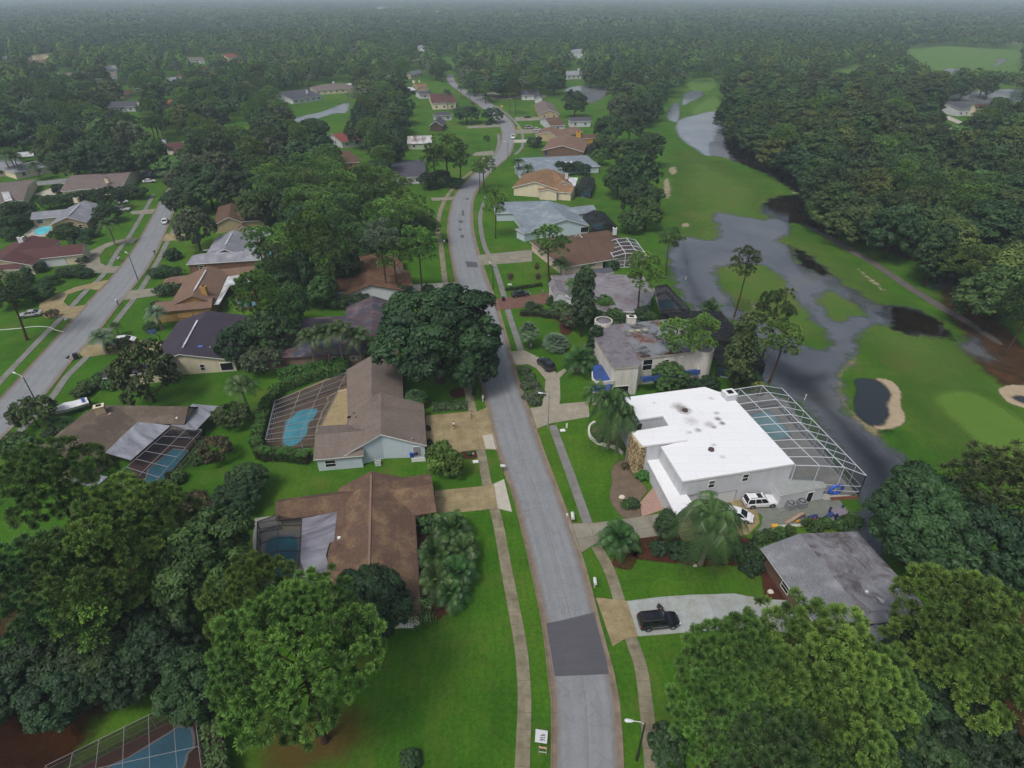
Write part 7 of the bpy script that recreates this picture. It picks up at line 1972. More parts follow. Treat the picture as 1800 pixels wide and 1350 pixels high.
ca = t.n('ShaderNodeAttribute', attribute_name='leafcol').outputs['Color']
sh = t.bsdf(ca, 0.7, 0.2)
me.materials.append(t.done(sh))
tag(link('distant_woods', me), kind='stuff')
print('TREES', KCOUNT, 'stuff trees', len(stuff), 'woods quads', len(C))
# ================================================================ vehicles
M_TYRE = plain('tyre_rubber', '#17171a', 0.85, 0.2)
M_RIM = plain('wheel_rim', '#8f9196', 0.35, 0.5, 0.1, metal=0.6)
M_CGLASS = glass_mat('car_glass', '#141a20')
M_TAIL = plain('tail_lamp_red', '#8e1a1c', 0.3, 0.5)
M_HEAD = plain('head_lamp', '#dfe3e8', 0.2, 0.6)
M_BLACK = plain('black_plastic', '#151518', 0.6, 0.3)
M_CHROME = plain('bright_trim', '#b9bcc2', 0.25, 0.6, 0.05, metal=0.7)
def paint(name, col):
    if name in _MC: return _MC[name]
    t = NT(name); f = t.noise(0.8, t.obj(), 4, 0.6)
    c = lin(col)
    m = t.done(t.bsdf(t.ramp(f, [(0.35, tuple(x * 0.88 for x in c)), (0.65, c)]), 0.28, 0.5, **{'Coat Weight': 0.6, 'Coat Roughness': 0.08}))
    _MC[name] = m; return m
PAINT = {k: paint('paint_' + k, v) for k, v in {'white': '#dfe2e6', 'black': '#14131a', 'dark': '#23262e', 'silver': '#a5a8ab', 'navy': '#1d2433', 'grey': '#6b6d72'}.items()}
SPEC = {'suv': dict(L=5.05, W=1.98, b=1.08, t=1.86, g=(-2.42, -2.15, 0.35, 1.05), hood=1.12, r=0.39, wb=(-1.5, 1.55)),
        'sedan': dict(L=4.8, W=1.82, b=0.9, t=1.45, g=(-1.75, -0.95, 0.35, 1.15), hood=0.9, r=0.33, wb=(-1.4, 1.42)),
        'hatchback': dict(L=4.35, W=1.78, b=0.92, t=1.5, g=(-2.0, -1.45, 0.3, 1.25), hood=0.9, r=0.33, wb=(-1.28, 1.32))}
CARS = {}
def build_car(kind, col, name, label, cat, group=None):
    s = SPEC[kind]; root = empty(name, (0, 0, 0), 0, label, cat, group)
    L, W, bz, tz = s['L'], s['W'] / 2, s['b'], s['t']; x0, x1 = -L / 2, L / 2
    body = MB()
    st = [(x0, 0.45, bz - 0.1, W * 0.86), (x0 + 0.12, 0.3, bz, W * 0.95), (x0 + 0.6, 0.26, bz, W), (0, 0.26, bz, W), (s['g'][3] - 0.05, 0.26, bz, W), (s['g'][3] + 0.5, 0.26, s['hood'] - 0.03, W * 0.98), (x1 - 0.35, 0.28, s['hood'] - 0.12, W * 0.93), (x1 - 0.06, 0.34, s['hood'] - 0.26, W * 0.82), (x1, 0.45, s['hood'] - 0.36, W * 0.74)]
    ring = lambda x, zb, zt, w: [(x, -w * 0.88, zb), (x, -w, zb + 0.14), (x, -w, zt - 0.14), (x, -w * 0.9, zt), (x, w * 0.9, zt), (x, w, zt - 0.14), (x, w, zb + 0.14), (x, w * 0.88, zb)]
    rs = [ring(*q) for q in st]
    for a, b_ in zip(rs, rs[1:]):
        for i in range(8):
            j = (i + 1) % 8
            body.poly([a[j], a[i], b_[i], b_[j]])
    body.poly(rs[0]); body.poly(rs[-1][::-1])
    for sy in (-1, 1):      # dark wheel arches
        for wx in s['wb']:
            body.poly([(wx + 1.22 * s['r'] * math.cos(a), sy * (W + 0.006), s['r'] + 1.2 * s['r'] * math.sin(a)) for a in np.linspace(0, math.pi, 10)], 1)
    body.build('body', [PAINT[col], M_BLACK], root, smooth=False)
    a0, a1, a2, a3 = s['g']; wb_, wt = W * 0.93, W * 0.74; zb, zt = bz - 0.02, tz
    gl = MB()
    base = [(a0, wb_, zb), (a3, wb_, zb), (a3, -wb_, zb), (a0, -wb_, zb)]; top = [(a1, wt, zt - 0.07), (a2, wt, zt - 0.07), (a2, -wt, zt - 0.07), (a1, -wt, zt - 0.07)]
    for i in range(4):
        j = (i + 1) % 4
        gl.poly([base[i], base[j], top[j], top[i]])
    gl.build('windows', M_CGLASS, root)
    rf = MB(); rt = [(a1 + 0.12, wt * 0.86, zt), (a2 - 0.14, wt * 0.86, zt), (a2 - 0.14, -wt * 0.86, zt), (a1 + 0.12, -wt * 0.86, zt)]
    tp = [(x, y * 1.03, z) for x, y, z in top]
    rf.poly(rt[::-1])
    for i in range(4):
        j = (i + 1) % 4
        rf.poly([tp[i], tp[j], rt[j], rt[i]])
        rf.bar(base[i], top[i], 0.09, 0.07)
    for sy in (-1, 1):
        for f in (0.36, 0.68) if kind != 'hatchback' else (0.5,):
            bx = a0 + (a3 - a0) * f; tx = a1 + (a2 - a1) * f
            rf.bar((bx, sy * wb_ * 1.005, zb), (tx, sy * wt * 1.005, zt - 0.07), 0.08, 0.05)
    o = rf.build('roof', PAINT[col], root)
    if kind == 'suv':
        m = MB()
        for sy in (-1, 1): m.bar((a1 + 0.2, sy * wt * 0.8, zt + 0.06), (a2 - 0.2, sy * wt * 0.8, zt + 0.06), 0.05)
        m.build('roof_rail', M_BLACK, o)
        MB().box((a2 - 0.75, 0, zt + 0.006), (0.75, 0.9, 0.012)).build('sunroof', M_CGLASS, o)
    for wx in s['wb']:
        for sy in (-1, 1):
            w = MB(); r = s['r']
            def disc(yy, rr, mm):
                return [(wx + rr * math.cos(a), yy, r + rr * math.sin(a)) for a in np.linspace(0, 2 * math.pi, 15)[:-1]]
            A, Bq = disc(sy * (W - 0.2), r, 0), disc(sy * (W + 0.02), r, 0)
            for i in range(14):
                j = (i + 1) % 14; w.poly([A[i], A[j], Bq[j], Bq[i]])
            w.poly(Bq); wo = w.build('wheel', M_TYRE, root)
            q = MB(); q.poly(disc(sy * (W + 0.028), r * 0.66, 0)); q.build('rim', M_RIM, wo)
    for sy in (-1, 1):
        MB().box((x1 - 0.14, sy * W * 0.68, s['hood'] - 0.33), (0.22, 0.36, 0.16)).build('headlight', M_HEAD, root)
        MB().box((x0 + 0.06, sy * W * 0.8, bz - 0.22), (0.14, 0.2, 0.34)).build('tail_light', M_TAIL, root)
        MB().box((a3 - 0.25, sy * (W + 0.08), bz + 0.05), (0.16, 0.2, 0.14)).build('mirror', PAINT[col], root)
    MB().box((x1 + 0.0, 0, 0.46), (0.06, W * 1.1, 0.22)).build('bumper', M_BLACK, root)
    return root
def car(kind, col, rear, front, label, name='parked_car', cat='car', group=None, z=0.09):
    a, b_ = P(*rear), P(*front); c = (a + b_) / 2; rz = math.atan2(b_.y - a.y, b_.x - a.x)
    if (kind, col, name) not in CARS:
        CARS[(kind, col, name)] = r = build_car(kind, col, name, label, cat, group)
    else:
        r = copy_tree(CARS[(kind, col, name)]); r['label'] = label
    r.location = (c.x, c.y, z); r.rotation_euler = (0, 0, rz)
    return r
sv = car('suv', 'black', (1121, 1101), (1191, 1094), 'black SUV with its far front door open on the pale driveway', 'suv', 'SUV')
m = MB(); m.box((0.02, 0, 0.0), (1.15, 0.09, 0.62)); m.box((0.05, 0, 0.52), (0.85, 0.05, 0.44))
m.xf(Matrix.Translation((0.98, 0.99, 0.75)) @ Matrix.Rotation(R(118), 4, 'Z') @ Matrix.Translation((0.55, 0, 0)))
m.build('door', PAINT['black'], sv)
for sy in (-1,):
    MB().box((-0.15, sy * 1.0, 0.74), (2.0, 0.03, 0.09)).build('side_trim', M_CHROME, sv)
car('suv', 'white', (1304, 889), (1364, 885), 'white SUV with dark sunroof beside the white house wall', 'suv', 'SUV')
car('hatchback', 'white', (1272, 903), (1320, 917), 'white car half hidden behind the big drooping palm')
car('suv', 'dark', (972, 657), (947, 634), 'dark grey SUV on the stamped circular driveway', 'suv', 'SUV')
car('sedan', 'black', (896, 523), (933, 518), 'black sedan on the red brick driveway', 'sedan', 'car')
car('suv', 'white', (903, 238), (901, 249), 'white SUV driving towards the viewer at the far road bend', 'suv', 'SUV', z=0.03)
car('hatchback', 'white', (202, 604), (241, 600), 'white hatchback in front of the plum black roofed house')
car('sedan', 'silver', (76, 553), (34, 559), 'silver sedan at the left edge behind the crooked pine', 'sedan', 'car')
car('sedan', 'white', (288, 398), (294, 385), 'white sedan parked at the kerb of the left street', 'sedan', 'car', z=0.03)
car('suv', 'silver', (205, 372), (228, 371), 'silver SUV on the driveway under the dark tree', 'suv', 'SUV')
car('hatchback', 'white', (207, 359), (223, 357), 'white car behind the silver SUV under the dark tree')
car('sedan', 'white', (251, 322), (275, 320), 'white sedan beside the long mauve brown house', 'sedan', 'car')
car('sedan', 'dark', (250, 314), (272, 312), 'dark sedan behind the white one at the long mauve brown house', 'sedan', 'car')
car('hatchback', 'white', (813, 147), (825, 146), 'white car far up the street by the slim pines')
car('sedan', 'navy', (852, 221), (867, 219), 'dark blue sedan left of the far road bend', 'sedan', 'car')
car('sedan', 'dark', (920, 208), (935, 207), 'dark sedan on the driveway of the dark brown house', 'sedan', 'car')
car('suv', 'silver', (923, 227), (938, 226), 'silver van like SUV left of the long tan brown house', 'suv', 'SUV')
car('hatchback', 'white', (939, 230), (950, 229), 'small white car right of the silver van like SUV')

def dup_at(root, loc, rz, label):
    r = copy_tree(root); r.location = loc; r.rotation_euler = (0, 0, rz); r['label'] = label; return r
# boat on its trailer
def boat():
    a, b_ = P(101, 733), P(152, 716); c = (a + b_) / 2; rz = math.atan2(a.y - b_.y, a.x - b_.x)
    root = empty('boat', (c.x, c.y, 0.05), rz, 'white motor boat under a white cover on a trailer by the umber roof', 'boat')
    h = MB(); st = [(-3.0, 1.12, 0.55, 1.35), (-1.5, 1.2, 0.5, 1.38), (0.5, 1.15, 0.5, 1.45), (2.0, 0.75, 0.6, 1.55), (2.9, 0.25, 0.9, 1.65), (3.2, 0.03, 1.3, 1.68)]
    rs = [[(x, -w, zt), (x, -w * 0.75, zb + 0.25), (x, 0, zb), (x, w * 0.75, zb + 0.25), (x, w, zt)] for x, w, zb, zt in st]
    for p, q in zip(rs, rs[1:]):
        for i in range(4): h.poly([p[i], p[i + 1], q[i + 1], q[i]])
    h.poly(rs[0]); h.build('hull', PAINT['white'], root, smooth=True)
    cv = MB(); rc = [[(x, -w * 1.03, zt + 0.02), (x, -w * 0.4, zt + k), (x, w * 0.4, zt + k), (x, w * 1.03, zt + 0.02)] for (x, w, zb, zt), k in zip(st, (0.1, 0.32, 0.62, 0.3, 0.12, 0.02))]
    for p, q in zip(rc, rc[1:]):
        for i in range(3): cv.poly([p[i + 1], p[i], q[i], q[i + 1]])
    cv.build('cover', plain('boat_cover', '#d5d7db', 0.7, 0.2, 0.15, 2.0), root)
    MB().box((-3.15, 0, 1.0), (0.4, 0.5, 1.1)).build('outboard_motor', M_BLACK, root)
    MB().box((-2.3, 0.0, 1.62), (0.5, 1.7, 0.12)).build('blue_canvas', plain('blue_canvas', '#31528e', 0.7), root)
    t = MB(); t.bar((-3.0, -0.7, 0.45), (3.6, 0, 0.5), 0.1); t.bar((-3.0, 0.7, 0.45), (3.6, 0, 0.5), 0.1); t.bar((-1.2, -1.1, 0.35), (-1.2, 1.1, 0.35), 0.1)
    t.build('trailer', M_TRIMG, root)
    for sy in (-1, 1):
        w = MB(); w.tube([(-1.2, sy * 1.05, 0.33), (-1.2, sy * 1.27, 0.33)], 0.33, 12); w.build('wheel', M_TYRE, root)
boat()

# ================================================================ street furniture
M_POLE = plain('lamp_pole_dark', '#2e2c2c', 0.7, 0.3); M_POLEG = plain('lamp_pole_grey', '#8b8d8f', 0.6, 0.3)
M_LAMPH = plain('lamp_head_pale', '#c9ced2', 0.4, 0.5)
def lamp(base, ty, head, label, mat=M_POLE, r=0.09):
    p = P(*base); z = top_z(*base, ty)
    hp = P(*head, z + 0.25)
    d = Vector((hp.x - p.x, hp.y - p.y, 0)); L = min(max(d.length, 1.2), 3.0); d = d.normalized() * L
    root = empty('street_lamp', p, 0, label, 'street lamp', 'street lamps')
    MB().tube([(0, 0, 0), (0, 0, z * 0.5), (0, 0, z)], [r * 1.3, r, r * 0.8], 8).build('pole', mat, root)
    MB().tube([(0, 0, z - 0.15), (d.x * 0.3, d.y * 0.3, z + 0.22), (d.x * 0.75, d.y * 0.75, z + 0.3)], 0.04, 6).build('arm', M_LAMPH, root)
    m = MB(); a = math.atan2(d.y, d.x)
    n = 10; prof = [(0.0, 0.08, 0.0), (0.25, 0.16, 0.06), (0.6, 0.2, 0.08), (0.85, 0.12, 0.03)]
    rings = []
    for x, w, hh in prof: rings.append([(x, w * math.cos(t), 0.07 + (hh + 0.05) * math.sin(t)) for t in np.linspace(0, 2 * math.pi, 9)[:-1]])
    for q, s in zip(rings, rings[1:]):
        for i in range(8):
            j = (i + 1) % 8; m.poly([q[i], q[j], s[j], s[i]])
    m.poly(rings[-1]); m.xf(Matrix.Translation((d.x * 0.7, d.y * 0.7, z + 0.22)) @ Matrix.Rotation(a, 4, 'Z'))
    m.build('lamp_head', M_LAMPH, root)
lamp((1119, 1336), 1272, (1105, 1267), 'street lamp with dark pole at the bottom right of the main street', r=0.11)
lamp((963, 752), 694, (950, 691), 'street lamp with pale pole before the white house driveway', M_POLEG)
lamp((63, 705), 663, (16, 652), 'street lamp leaning over the left street beside the boat')
lamp((243, 493), 447, (222, 444), 'street lamp on the verge before the tan brown house')
lamp((5, 792), 762, (-30, 755), 'street lamp cut off at the left edge')
lamp((893, 281), 250, (885, 249), 'thin street lamp at the road bend before the slate blue house')
lamp((937, 238), 212, (930, 211), 'thin street lamp beside the yellow sign')
def pole(base, ty, label, r=0.1, cat='pole'):
    p = P(*base); z = top_z(*base, ty); root = empty('utility_pole', p, 0, label, cat)
    MB().tube([(0, 0, 0), (0, 0, z)], [r, r * 0.7], 8).build('shaft', M_POLE, root)
    MB().bar((-0.5, 0, z - 0.3), (0.5, 0, z - 0.3), 0.08).build('crossbar', M_POLE, root)
pole((867, 509), 468, 'dark pole on the verge by the grey driveway'); pole((70, 315), 284, 'thin pole on the lawn of the pale grey hipped house')

def mailbox(at, label, body='#c9ccd0', post='#6b5a4a', group='mailboxes', rz=0.0, h=1.0, big=1.0):
    p = P(*at); root = empty('mailbox', p, rz, label, 'mailbox', group)
    pm = plain('post_' + post, post, 0.8)
    MB().box((0, 0, h / 2), (0.12 * big, 0.12 * big, h)).build('post', pm, root)
    m = MB(); w, l, hh = 0.13 * big, 0.3 * big, 0.14 * big
    ring = [(-w, 0), (w, 0), (w, hh)] + [(w * math.cos(a), hh + w * math.sin(a)) for a in (0.6, 1.57, 2.54)] + [(-w, hh)]
    for i in range(len(ring)):
        j = (i + 1) % len(ring); m.poly([(ring[i][0], -l, ring[i][1]), (ring[j][0], -l, ring[j][1]), (ring[j][0], l, ring[j][1]), (ring[i][0], l, ring[i][1])])
    m.poly([(x, -l, z) for x, z in ring][::-1]); m.poly([(x, l, z) for x, z in ring])
    m.xf(Matrix.Translation((0, 0, h))); m.build('box', plain('mailbox_' + body, body, 0.5), root)
for at, l, kw in [((1006, 916), 'white mailbox on brown masonry base at the white house kerb', dict(big=1.9, h=0.9)), ((1045, 1032), 'pale mailbox on a post above the pale driveway', dict(big=1.6, post='#a9a79e')), ((849, 706), 'white mailbox post on the verge under the dome tree', dict(post='#cfd0d0', big=1.3)),
                   ((884, 828), 'white mailbox beyond the tan driveway on the west kerb', dict(rz=1.5, big=1.3)), ((208, 536), 'white mailbox with dark post below the driveway of the tan brown house', dict(post='#33333a', h=1.2, big=1.5)), ((120, 568), 'white mailbox by the silver sedan driveway', dict(big=1.6)), ((123, 636), 'black mailbox on pale post beside the black bin', dict(body='#222226', post='#c9c2ae', big=1.3)),
                   ((273, 448), 'dark mailbox on the verge before the brick house', dict(body='#26272c', post='#26272c', big=1.3)), ((211, 460), 'white mailbox on the verge before the white garage house', dict(big=1.6)), ((781, 430), 'white mailbox beside the two black bins', dict(big=1.4)), ((861, 469), 'white mailbox at the grey driveway', dict(big=1.4)), ((933, 614), 'white mailbox by the short fan palm', dict(big=1.2))]:
    mailbox(at, l, **kw)
def bin_(at, label, col='#1b1c20', s=1.0):
    p = P(*at); root = empty('wheelie_bin', p, 0.3, label, 'bin')
    MB().box((0, 0, 0.5 * s), (0.55 * s, 0.6 * s, 1.0 * s), 0, 0, 1.15).build('body', plain('bin_' + col, col, 0.6), root)
    MB().box((0, 0.02, 1.04 * s), (0.7 * s, 0.74 * s, 0.1)).build('lid', plain('bin_' + col, col, 0.6), root)
    m = MB()
    for sx in (-1, 1): m.tube([(sx * 0.3 * s, 0.3 * s, 0.12), (sx * 0.36 * s, 0.3 * s, 0.12)], 0.12, 10)
    m.build('wheels', M_TYRE, root)
bin_((885, 529), 'black bin on the pavement at the brick driveway'); bin_((135, 631), 'black bin beside the black mailbox', s=1.2); bin_((786, 426), 'black bin at the west kerb beside the white mailbox'); bin_((724, 804), 'blue bin behind the white screen panel', '#2b4fae'); bin_((1402, 877), 'small blue tub beside the grey cooling units', '#2b4fae', 0.7)

# signboard and barricade
bz = [P(940.2, 1303.8, 1.02), P(961.4, 1307, 1.02), P(963.2, 1284.7, 0.62), P(941.8, 1281.2, 0.62)]
c = sum(bz, Vector()) / 4; loc = Vector((c.x, c.y, 0))
root = empty('house_number_board', loc, 0, 'white board with hand painted number 416 resting on the barricade', 'sign')
u = (bz[1] - bz[0]).normalized(); v = (bz[3] - bz[0]).normalized(); nrm = u.cross(v).normalized(); W, Hh = (bz[1] - bz[0]).length, (bz[3] - bz[0]).length
m = MB(); up = [p - loc for p in bz]; dn = [p - nrm * 0.03 for p in up]
m.poly(up)
for i in range(4): m.poly([dn[i], dn[(i + 1) % 4], up[(i + 1) % 4], up[i]])
m.poly(dn[::-1]); m.build('board', plain('board_white', '#cfd2d6', 0.6, 0.3, 0.05), root)
dg = MB()
def stroke(pts):
    for a, b_ in zip(pts, pts[1:]):
        q = [bz[0] - loc + u * (W * x) + v * (Hh * y) + nrm * 0.012 for x, y in (a, b_)]
        dg.bar(q[0], q[1], 0.055, 0.012)
# glyph frame: reads from top to bottom, tops of the digits towards the right
gf = lambda gx_, gy_, y0: (0.42 + gy_ * 0.42, y0 - gx_ * 0.16)
def digit(strokes, y0):
    for s in strokes: stroke([gf(x, y, y0) for x, y in s])
digit([[(0.7, 0.0), (0.7, 1.0)], [(0.15, 1.0), (0.05, 0.42), (1.0, 0.42)]], 0.66)
digit([[(0.4, 0.0), (0.4, 1.0), (0.2, 0.8)]], 0.46)
digit([[(0.85, 1.0), (0.35, 0.75), (0.1, 0.35), (0.2, 0.05), (0.6, 0.0), (0.9, 0.2), (0.8, 0.45), (0.45, 0.5), (0.12, 0.35)]], 0.3)
dg.build('digits', plain('marker_black', '#23232b', 0.7), root)
b0, b1 = P(946.5, 1323), P(961, 1325); c = (b0 + b1) / 2; rz = math.atan2(b1.y - b0.y, b1.x - b0.x); w = (b1 - b0).length
root = empty('barricade', (c.x, c.y, 0), rz, 'low A frame barricade with orange and white striped board below the number board', 'barricade')
st_m = NT('stripes'); tx = st_m.n('ShaderNodeTexWave', wave_type='BANDS', bands_direction='DIAGONAL', i={'Scale': 1.55, 'Distortion': 0.0}); st_m.l(st_m.obj(), tx.inputs['Vector'])
M_STRIPE = st_m.done(st_m.bsdf(st_m.ramp(tx.outputs['Fac'], [(0.48, lin('#d8d4cc')), (0.52, lin('#cf6a2c'))]), 0.5, 0.4))
MB().box((0, 0.12, 0.86), (w, 0.04, 0.28)).build('striped_board', M_STRIPE, root)
MB().box((0, -0.02, 0.26), (w, 0.04, 0.2)).build('lower_board', plain('board_pale_green', '#a9b3a6', 0.6), root)
for sx in (-1, 1):
    MB().bar((sx * w * 0.45, -0.1, 0), (sx * w * 0.45, 0.16, 1.0), 0.06).bar((sx * w * 0.45, 0.45, 0), (sx * w * 0.45, 0.18, 1.0), 0.06).build('leg', M_TRIMG, root)
def sign(at, label, wh=(0.6, 0.45), h=0.7, col='#d8dadb', cat='sign', post=M_TRIMG, diamond=False):
    p = P(*at); root = empty('road_sign' if diamond else 'yard_sign', p, 0, label, cat)
    MB().tube([(0, 0.03, 0), (0, 0.03, h)], 0.035, 6).build('post', post, root)
    m = MB().box((0, 0, 0), (wh[0], 0.03, wh[1]))
    m.xf(Matrix.Translation((0, 0, h)) @ (Matrix.Rotation(R(45), 4, 'Y') if diamond else Matrix())); m.build('panel', plain('sign_' + col, col, 0.5), root)
sign((896, 503), 'small white yard sign on the lawn before the low hedge', (1.1, 0.5), 0.5)
sign((882, 194), 'yellow diamond road sign by the far road bend', (1.3, 1.3), 2.4, '#c9a227', diamond=True)
sign((911, 232), 'yellow diamond road sign beside the thin street lamp', (1.2, 1.2), 2.2, '#c9a227', diamond=True)
# basketball hoop
p = P(284, 603); root = empty('basketball_hoop', p, 0, 'basketball hoop with blue backboard beside the plum black roof', 'basketball hoop')
z = top_z(284, 603, 582)
MB().tube([(0, 0, 0), (0, 0, z * 0.6), (-0.9, -0.3, z)], 0.08, 7).build('pole', M_POLE, root)
MB().box((-1.0, -0.35, z), (1.7, 0.06, 1.1), 0.5).build('backboard', plain('backboard_blue', '#4a5f8a', 0.4), root)
MB().tube([(-1.2 + 0.23 * math.cos(a), -0.7 + 0.23 * math.sin(a), z - 0.35) for a in np.linspace(0, 6.28, 13)], 0.02, 5, cap=False).build('rim', plain('rim_orange', '#b5522a', 0.5), root)
MB().box((0, 0, 0.15), (1.1, 0.8, 0.3)).build('base', M_BLACK, root)
# hose across the lawn
pts = [P(*q) for q in spline([(-40, 583), (0, 580.5), (35, 577.5), (60, 574.5), (83, 575), (92, 578), (96, 580), (112, 584)], 4)]
c0 = pts[0]; root = empty('discharge_hose', c0, 0, 'pale hose lying across the lawn to the kerb of the left street', 'hose')
MB().tube([(q.x - c0.x, q.y - c0.y, 0.13 if 90 < proj(q.x, q.y, 0)[0] < 97 else 0.07) for q in pts], 0.1, 7).build('tube', plain('hose_white', '#b9beb9', 0.6), root)
# curved garden wall
pts = [P(*q) for q in spline([(1046, 744), (1038, 749), (1035, 757), (1037, 769), (1050, 780), (1066, 785), (1082, 789), (1094, 799)], 3)]
c0 = pts[0]; root = empty('garden_wall', c0, 0, 'white curved low wall around the palms of the white house', 'wall')
m = MB()
for a, b_ in zip(pts, pts[1:]): m.bar((a.x - c0.x, a.y - c0.y, 0.25), (b_.x - c0.x, b_.y - c0.y, 0.25), 0.35, 0.5)
m.build('masonry', W_STAINW, root)
# stones and small garden things
def rock(at, s, label, col='#c9c4b6'):
    g = np.random.default_rng(int(at[0])); p = P(*at); m = MB()
    rings = [[((0.9 + 0.25 * g.uniform()) * r * math.cos(a), (0.9 + 0.25 * g.uniform()) * r * math.sin(a), z) for a in np.linspace(0, 6.28, 9)[:-1]] for r, z in ((0.9, 0), (1.0, 0.35), (0.7, 0.7), (0.2, 0.82))]
    for a, b_ in zip(rings, rings[1:]):
        for i in range(8): m.poly([a[i], a[(i + 1) % 8], b_[(i + 1) % 8], b_[i]])
    m.poly(rings[-1]); m.xf(Matrix.Diagonal((s, s * 0.8, s, 1)))
    o = m.build('garden_rock', plain('rock_' + col, col, 0.9, 0.2, 0.3, 3), None, (p.x, p.y, 0.02)); tag(o, label, 'rock')
rock((1093, 875), 0.5, 'white rock in the grey dirt bed'); rock((1354, 1041), 0.42, 'pale rock beside the grey shingle house'); rock((830, 798), 0.33, 'white round stone in the red mulch', '#d4d6d8'); rock((1222, 995), 0.3, 'pale rock at the foot of the big drooping palm'); rock((1122, 965), 0.3, 'tan rock at the palm clump', '#b59a6a')
def ac(at, label, s=0.9, hgt=0.9, col='#7d8084'):
    p = P(*at); root = empty('air_conditioner', p, 0.2, label, 'air conditioner')
    m = MB(); m.box((0, 0, hgt / 2 + 0.08), (s, s, hgt)); 
    for k in range(7): m.box((0, 0, 0.18 + k * hgt / 8), (s + 0.03, s + 0.03, 0.03))
    m.build('cabinet', plain('ac_' + col, col, 0.6), root)
    m = MB(); m.lathe([(s * 0.42, 0), (s * 0.42, 0.06), (s * 0.3, 0.06)], (0, 0, hgt + 0.08), 14)
    m.build('fan_grille', M_BLACK, root)
ac((1387, 893), 'left grey cooling unit at the annex wall', 1.25, 1.1); ac((1407, 890), 'right grey cooling unit at the annex wall', 1.25, 1.1); ac((665, 817), 'pale cooling unit at the pale blue gable wall', 0.9, 0.8, '#b9bdbd'); ac((565, 648), 'pale cooling unit at the brick wall', 0.8, 0.7, '#b9bdbd')
# screen panel at the taupe house
p = P(736, 812); root = empty('screen_panel', p, 0.12, 'white low fence panel at the corner of the pale blue gable', 'fence')
MB().box((0, 0, 0.5), (2.2, 0.06, 0.85)).build('panel', M_TRIM, root)
m = MB(); m.box((-1.1, 0, 0.5), (0.08, 0.08, 1.0)); m.box((1.1, 0, 0.5), (0.08, 0.08, 1.0)); m.build('posts', M_TRIM, root)
p = P(733, 803); root = empty('grill', p, 0, 'black barbecue grill behind the white fence panel', 'barbecue')
MB().lathe([(0.0, 0.6), (0.3, 0.65), (0.38, 0.9), (0.25, 1.1), (0.0, 1.15)], (0, 0, 0), 14).build('kettle', M_BLACK, root)
m = MB()
for a in (0, 2.1, 4.2): m.bar((0.2 * math.cos(a), 0.2 * math.sin(a), 0.65), (0.34 * math.cos(a), 0.34 * math.sin(a), 0), 0.04)
m.build('legs', M_BLACK, root)
# play things on the yard slab
p = P(1396, 915); root = empty('toy_slide', p, 0.35, 'tan curved toy slide on the yard slab', 'toy slide')
m = MB(); pr = [(-1.6, 0.12), (-1.0, 0.18), (-0.3, 0.5), (0.5, 0.95), (1.3, 1.15)]
for (x0, z0), (x1, z1) in zip(pr, pr[1:]):
    m.poly([(x0, -0.3, z0), (x1, -0.3, z1), (x1, 0.3, z1), (x0, 0.3, z0)])
    for sy in (-1, 1): m.bar((x0, sy * 0.32, z0 + 0.1), (x1, sy * 0.32, z1 + 0.1), 0.07, 0.24)
m.build('chute', plain('toy_tan', '#8f7e70', 0.6), root)
m = MB()
for sy in (-1, 1): m.bar((1.3, sy * 0.3, 1.2), (1.75, sy * 0.3, 0), 0.08)
for k in range(4): m.bar((1.4 + k * 0.1, -0.3, 0.95 - k * 0.25), (1.4 + k * 0.1, 0.3, 0.95 - k * 0.25), 0.06)
m.build('ladder', plain('toy_tan_dark', '#6f5f58', 0.6), root)
p = P(1473, 906); root = empty('play_set', p, 0.2, 'dark blue plastic play set at the corner of the yard slab', 'play set')
m = MB()
for x, y in ((-1, -0.7), (1, -0.7), (1, 0.7), (-1, 0.7)): m.box((x, y, 0.6), (0.25, 0.25, 1.2))
m.build('posts', plain('toy_blue', '#232f63', 0.5), root)
MB().box((0, 0, 0.7), (2.1, 1.5, 0.15)).build('platform', plain('toy_grey', '#7a7380', 0.6), root)
m = MB(); m.bar((-1.1, 0, 0.75), (-2.6, -0.3, 0.1), 0.6, 0.12); m.bar((-3.4, 0.2, 0.5), (-5.0, 0.3, 0.1), 0.5, 0.14); m.build('slide', plain('toy_blue', '#232f63', 0.5), root)
p = P(1386, 926); root = empty('water_slide_mat', p, 0.05, 'pale long plastic mat with yellow end on the yard slab', 'toy mat')
MB().bar((-1.6, 0, 0.16), (2.2, 0.1, 0.16), 0.5, 0.08).build('mat', plain('toy_pale', '#a5ac9c', 0.6), root)
MB().box((-2.1, 0, 0.28), (0.9, 0.6, 0.3)).build('yellow_end', plain('toy_yellow', '#c79a2f', 0.5), root)
for at, l in (((1402, 918), 'yellow toy between slide and play set'), ((1433, 912), 'reddish ride on toy beside the blue slide')):
    p = P(*at); root = empty('ride_on_toy', p, 0.5, l, 'toy'); col = '#b98a2b' if 'yellow' in l else '#7a4a3c'
    MB().box((0, 0, 0.3), (0.8, 0.35, 0.25), 0, 0, 0.7).build('body', plain('toyc_' + col, col, 0.5), root)
    m = MB()
    for x in (-0.28, 0.28):
        for y in (-0.2, 0.2): m.tube([(x, y - 0.04, 0.12), (x, y + 0.04, 0.12)], 0.13, 10)
    m.build('wheels', M_BLACK, root)
p = P(1468, 872); root = empty('inflatable_raft', p, 0.2, 'blue inflatable raft leaning inside the white framed enclosure', 'raft')
MB().tube([(1.1 * math.cos(a), 0.25, 1.2 + 0.75 * math.sin(a)) for a in np.linspace(0, 6.28, 17)], 0.24, 8, cap=False).build('tube', plain('raft_blue', '#2455c4', 0.5), root)
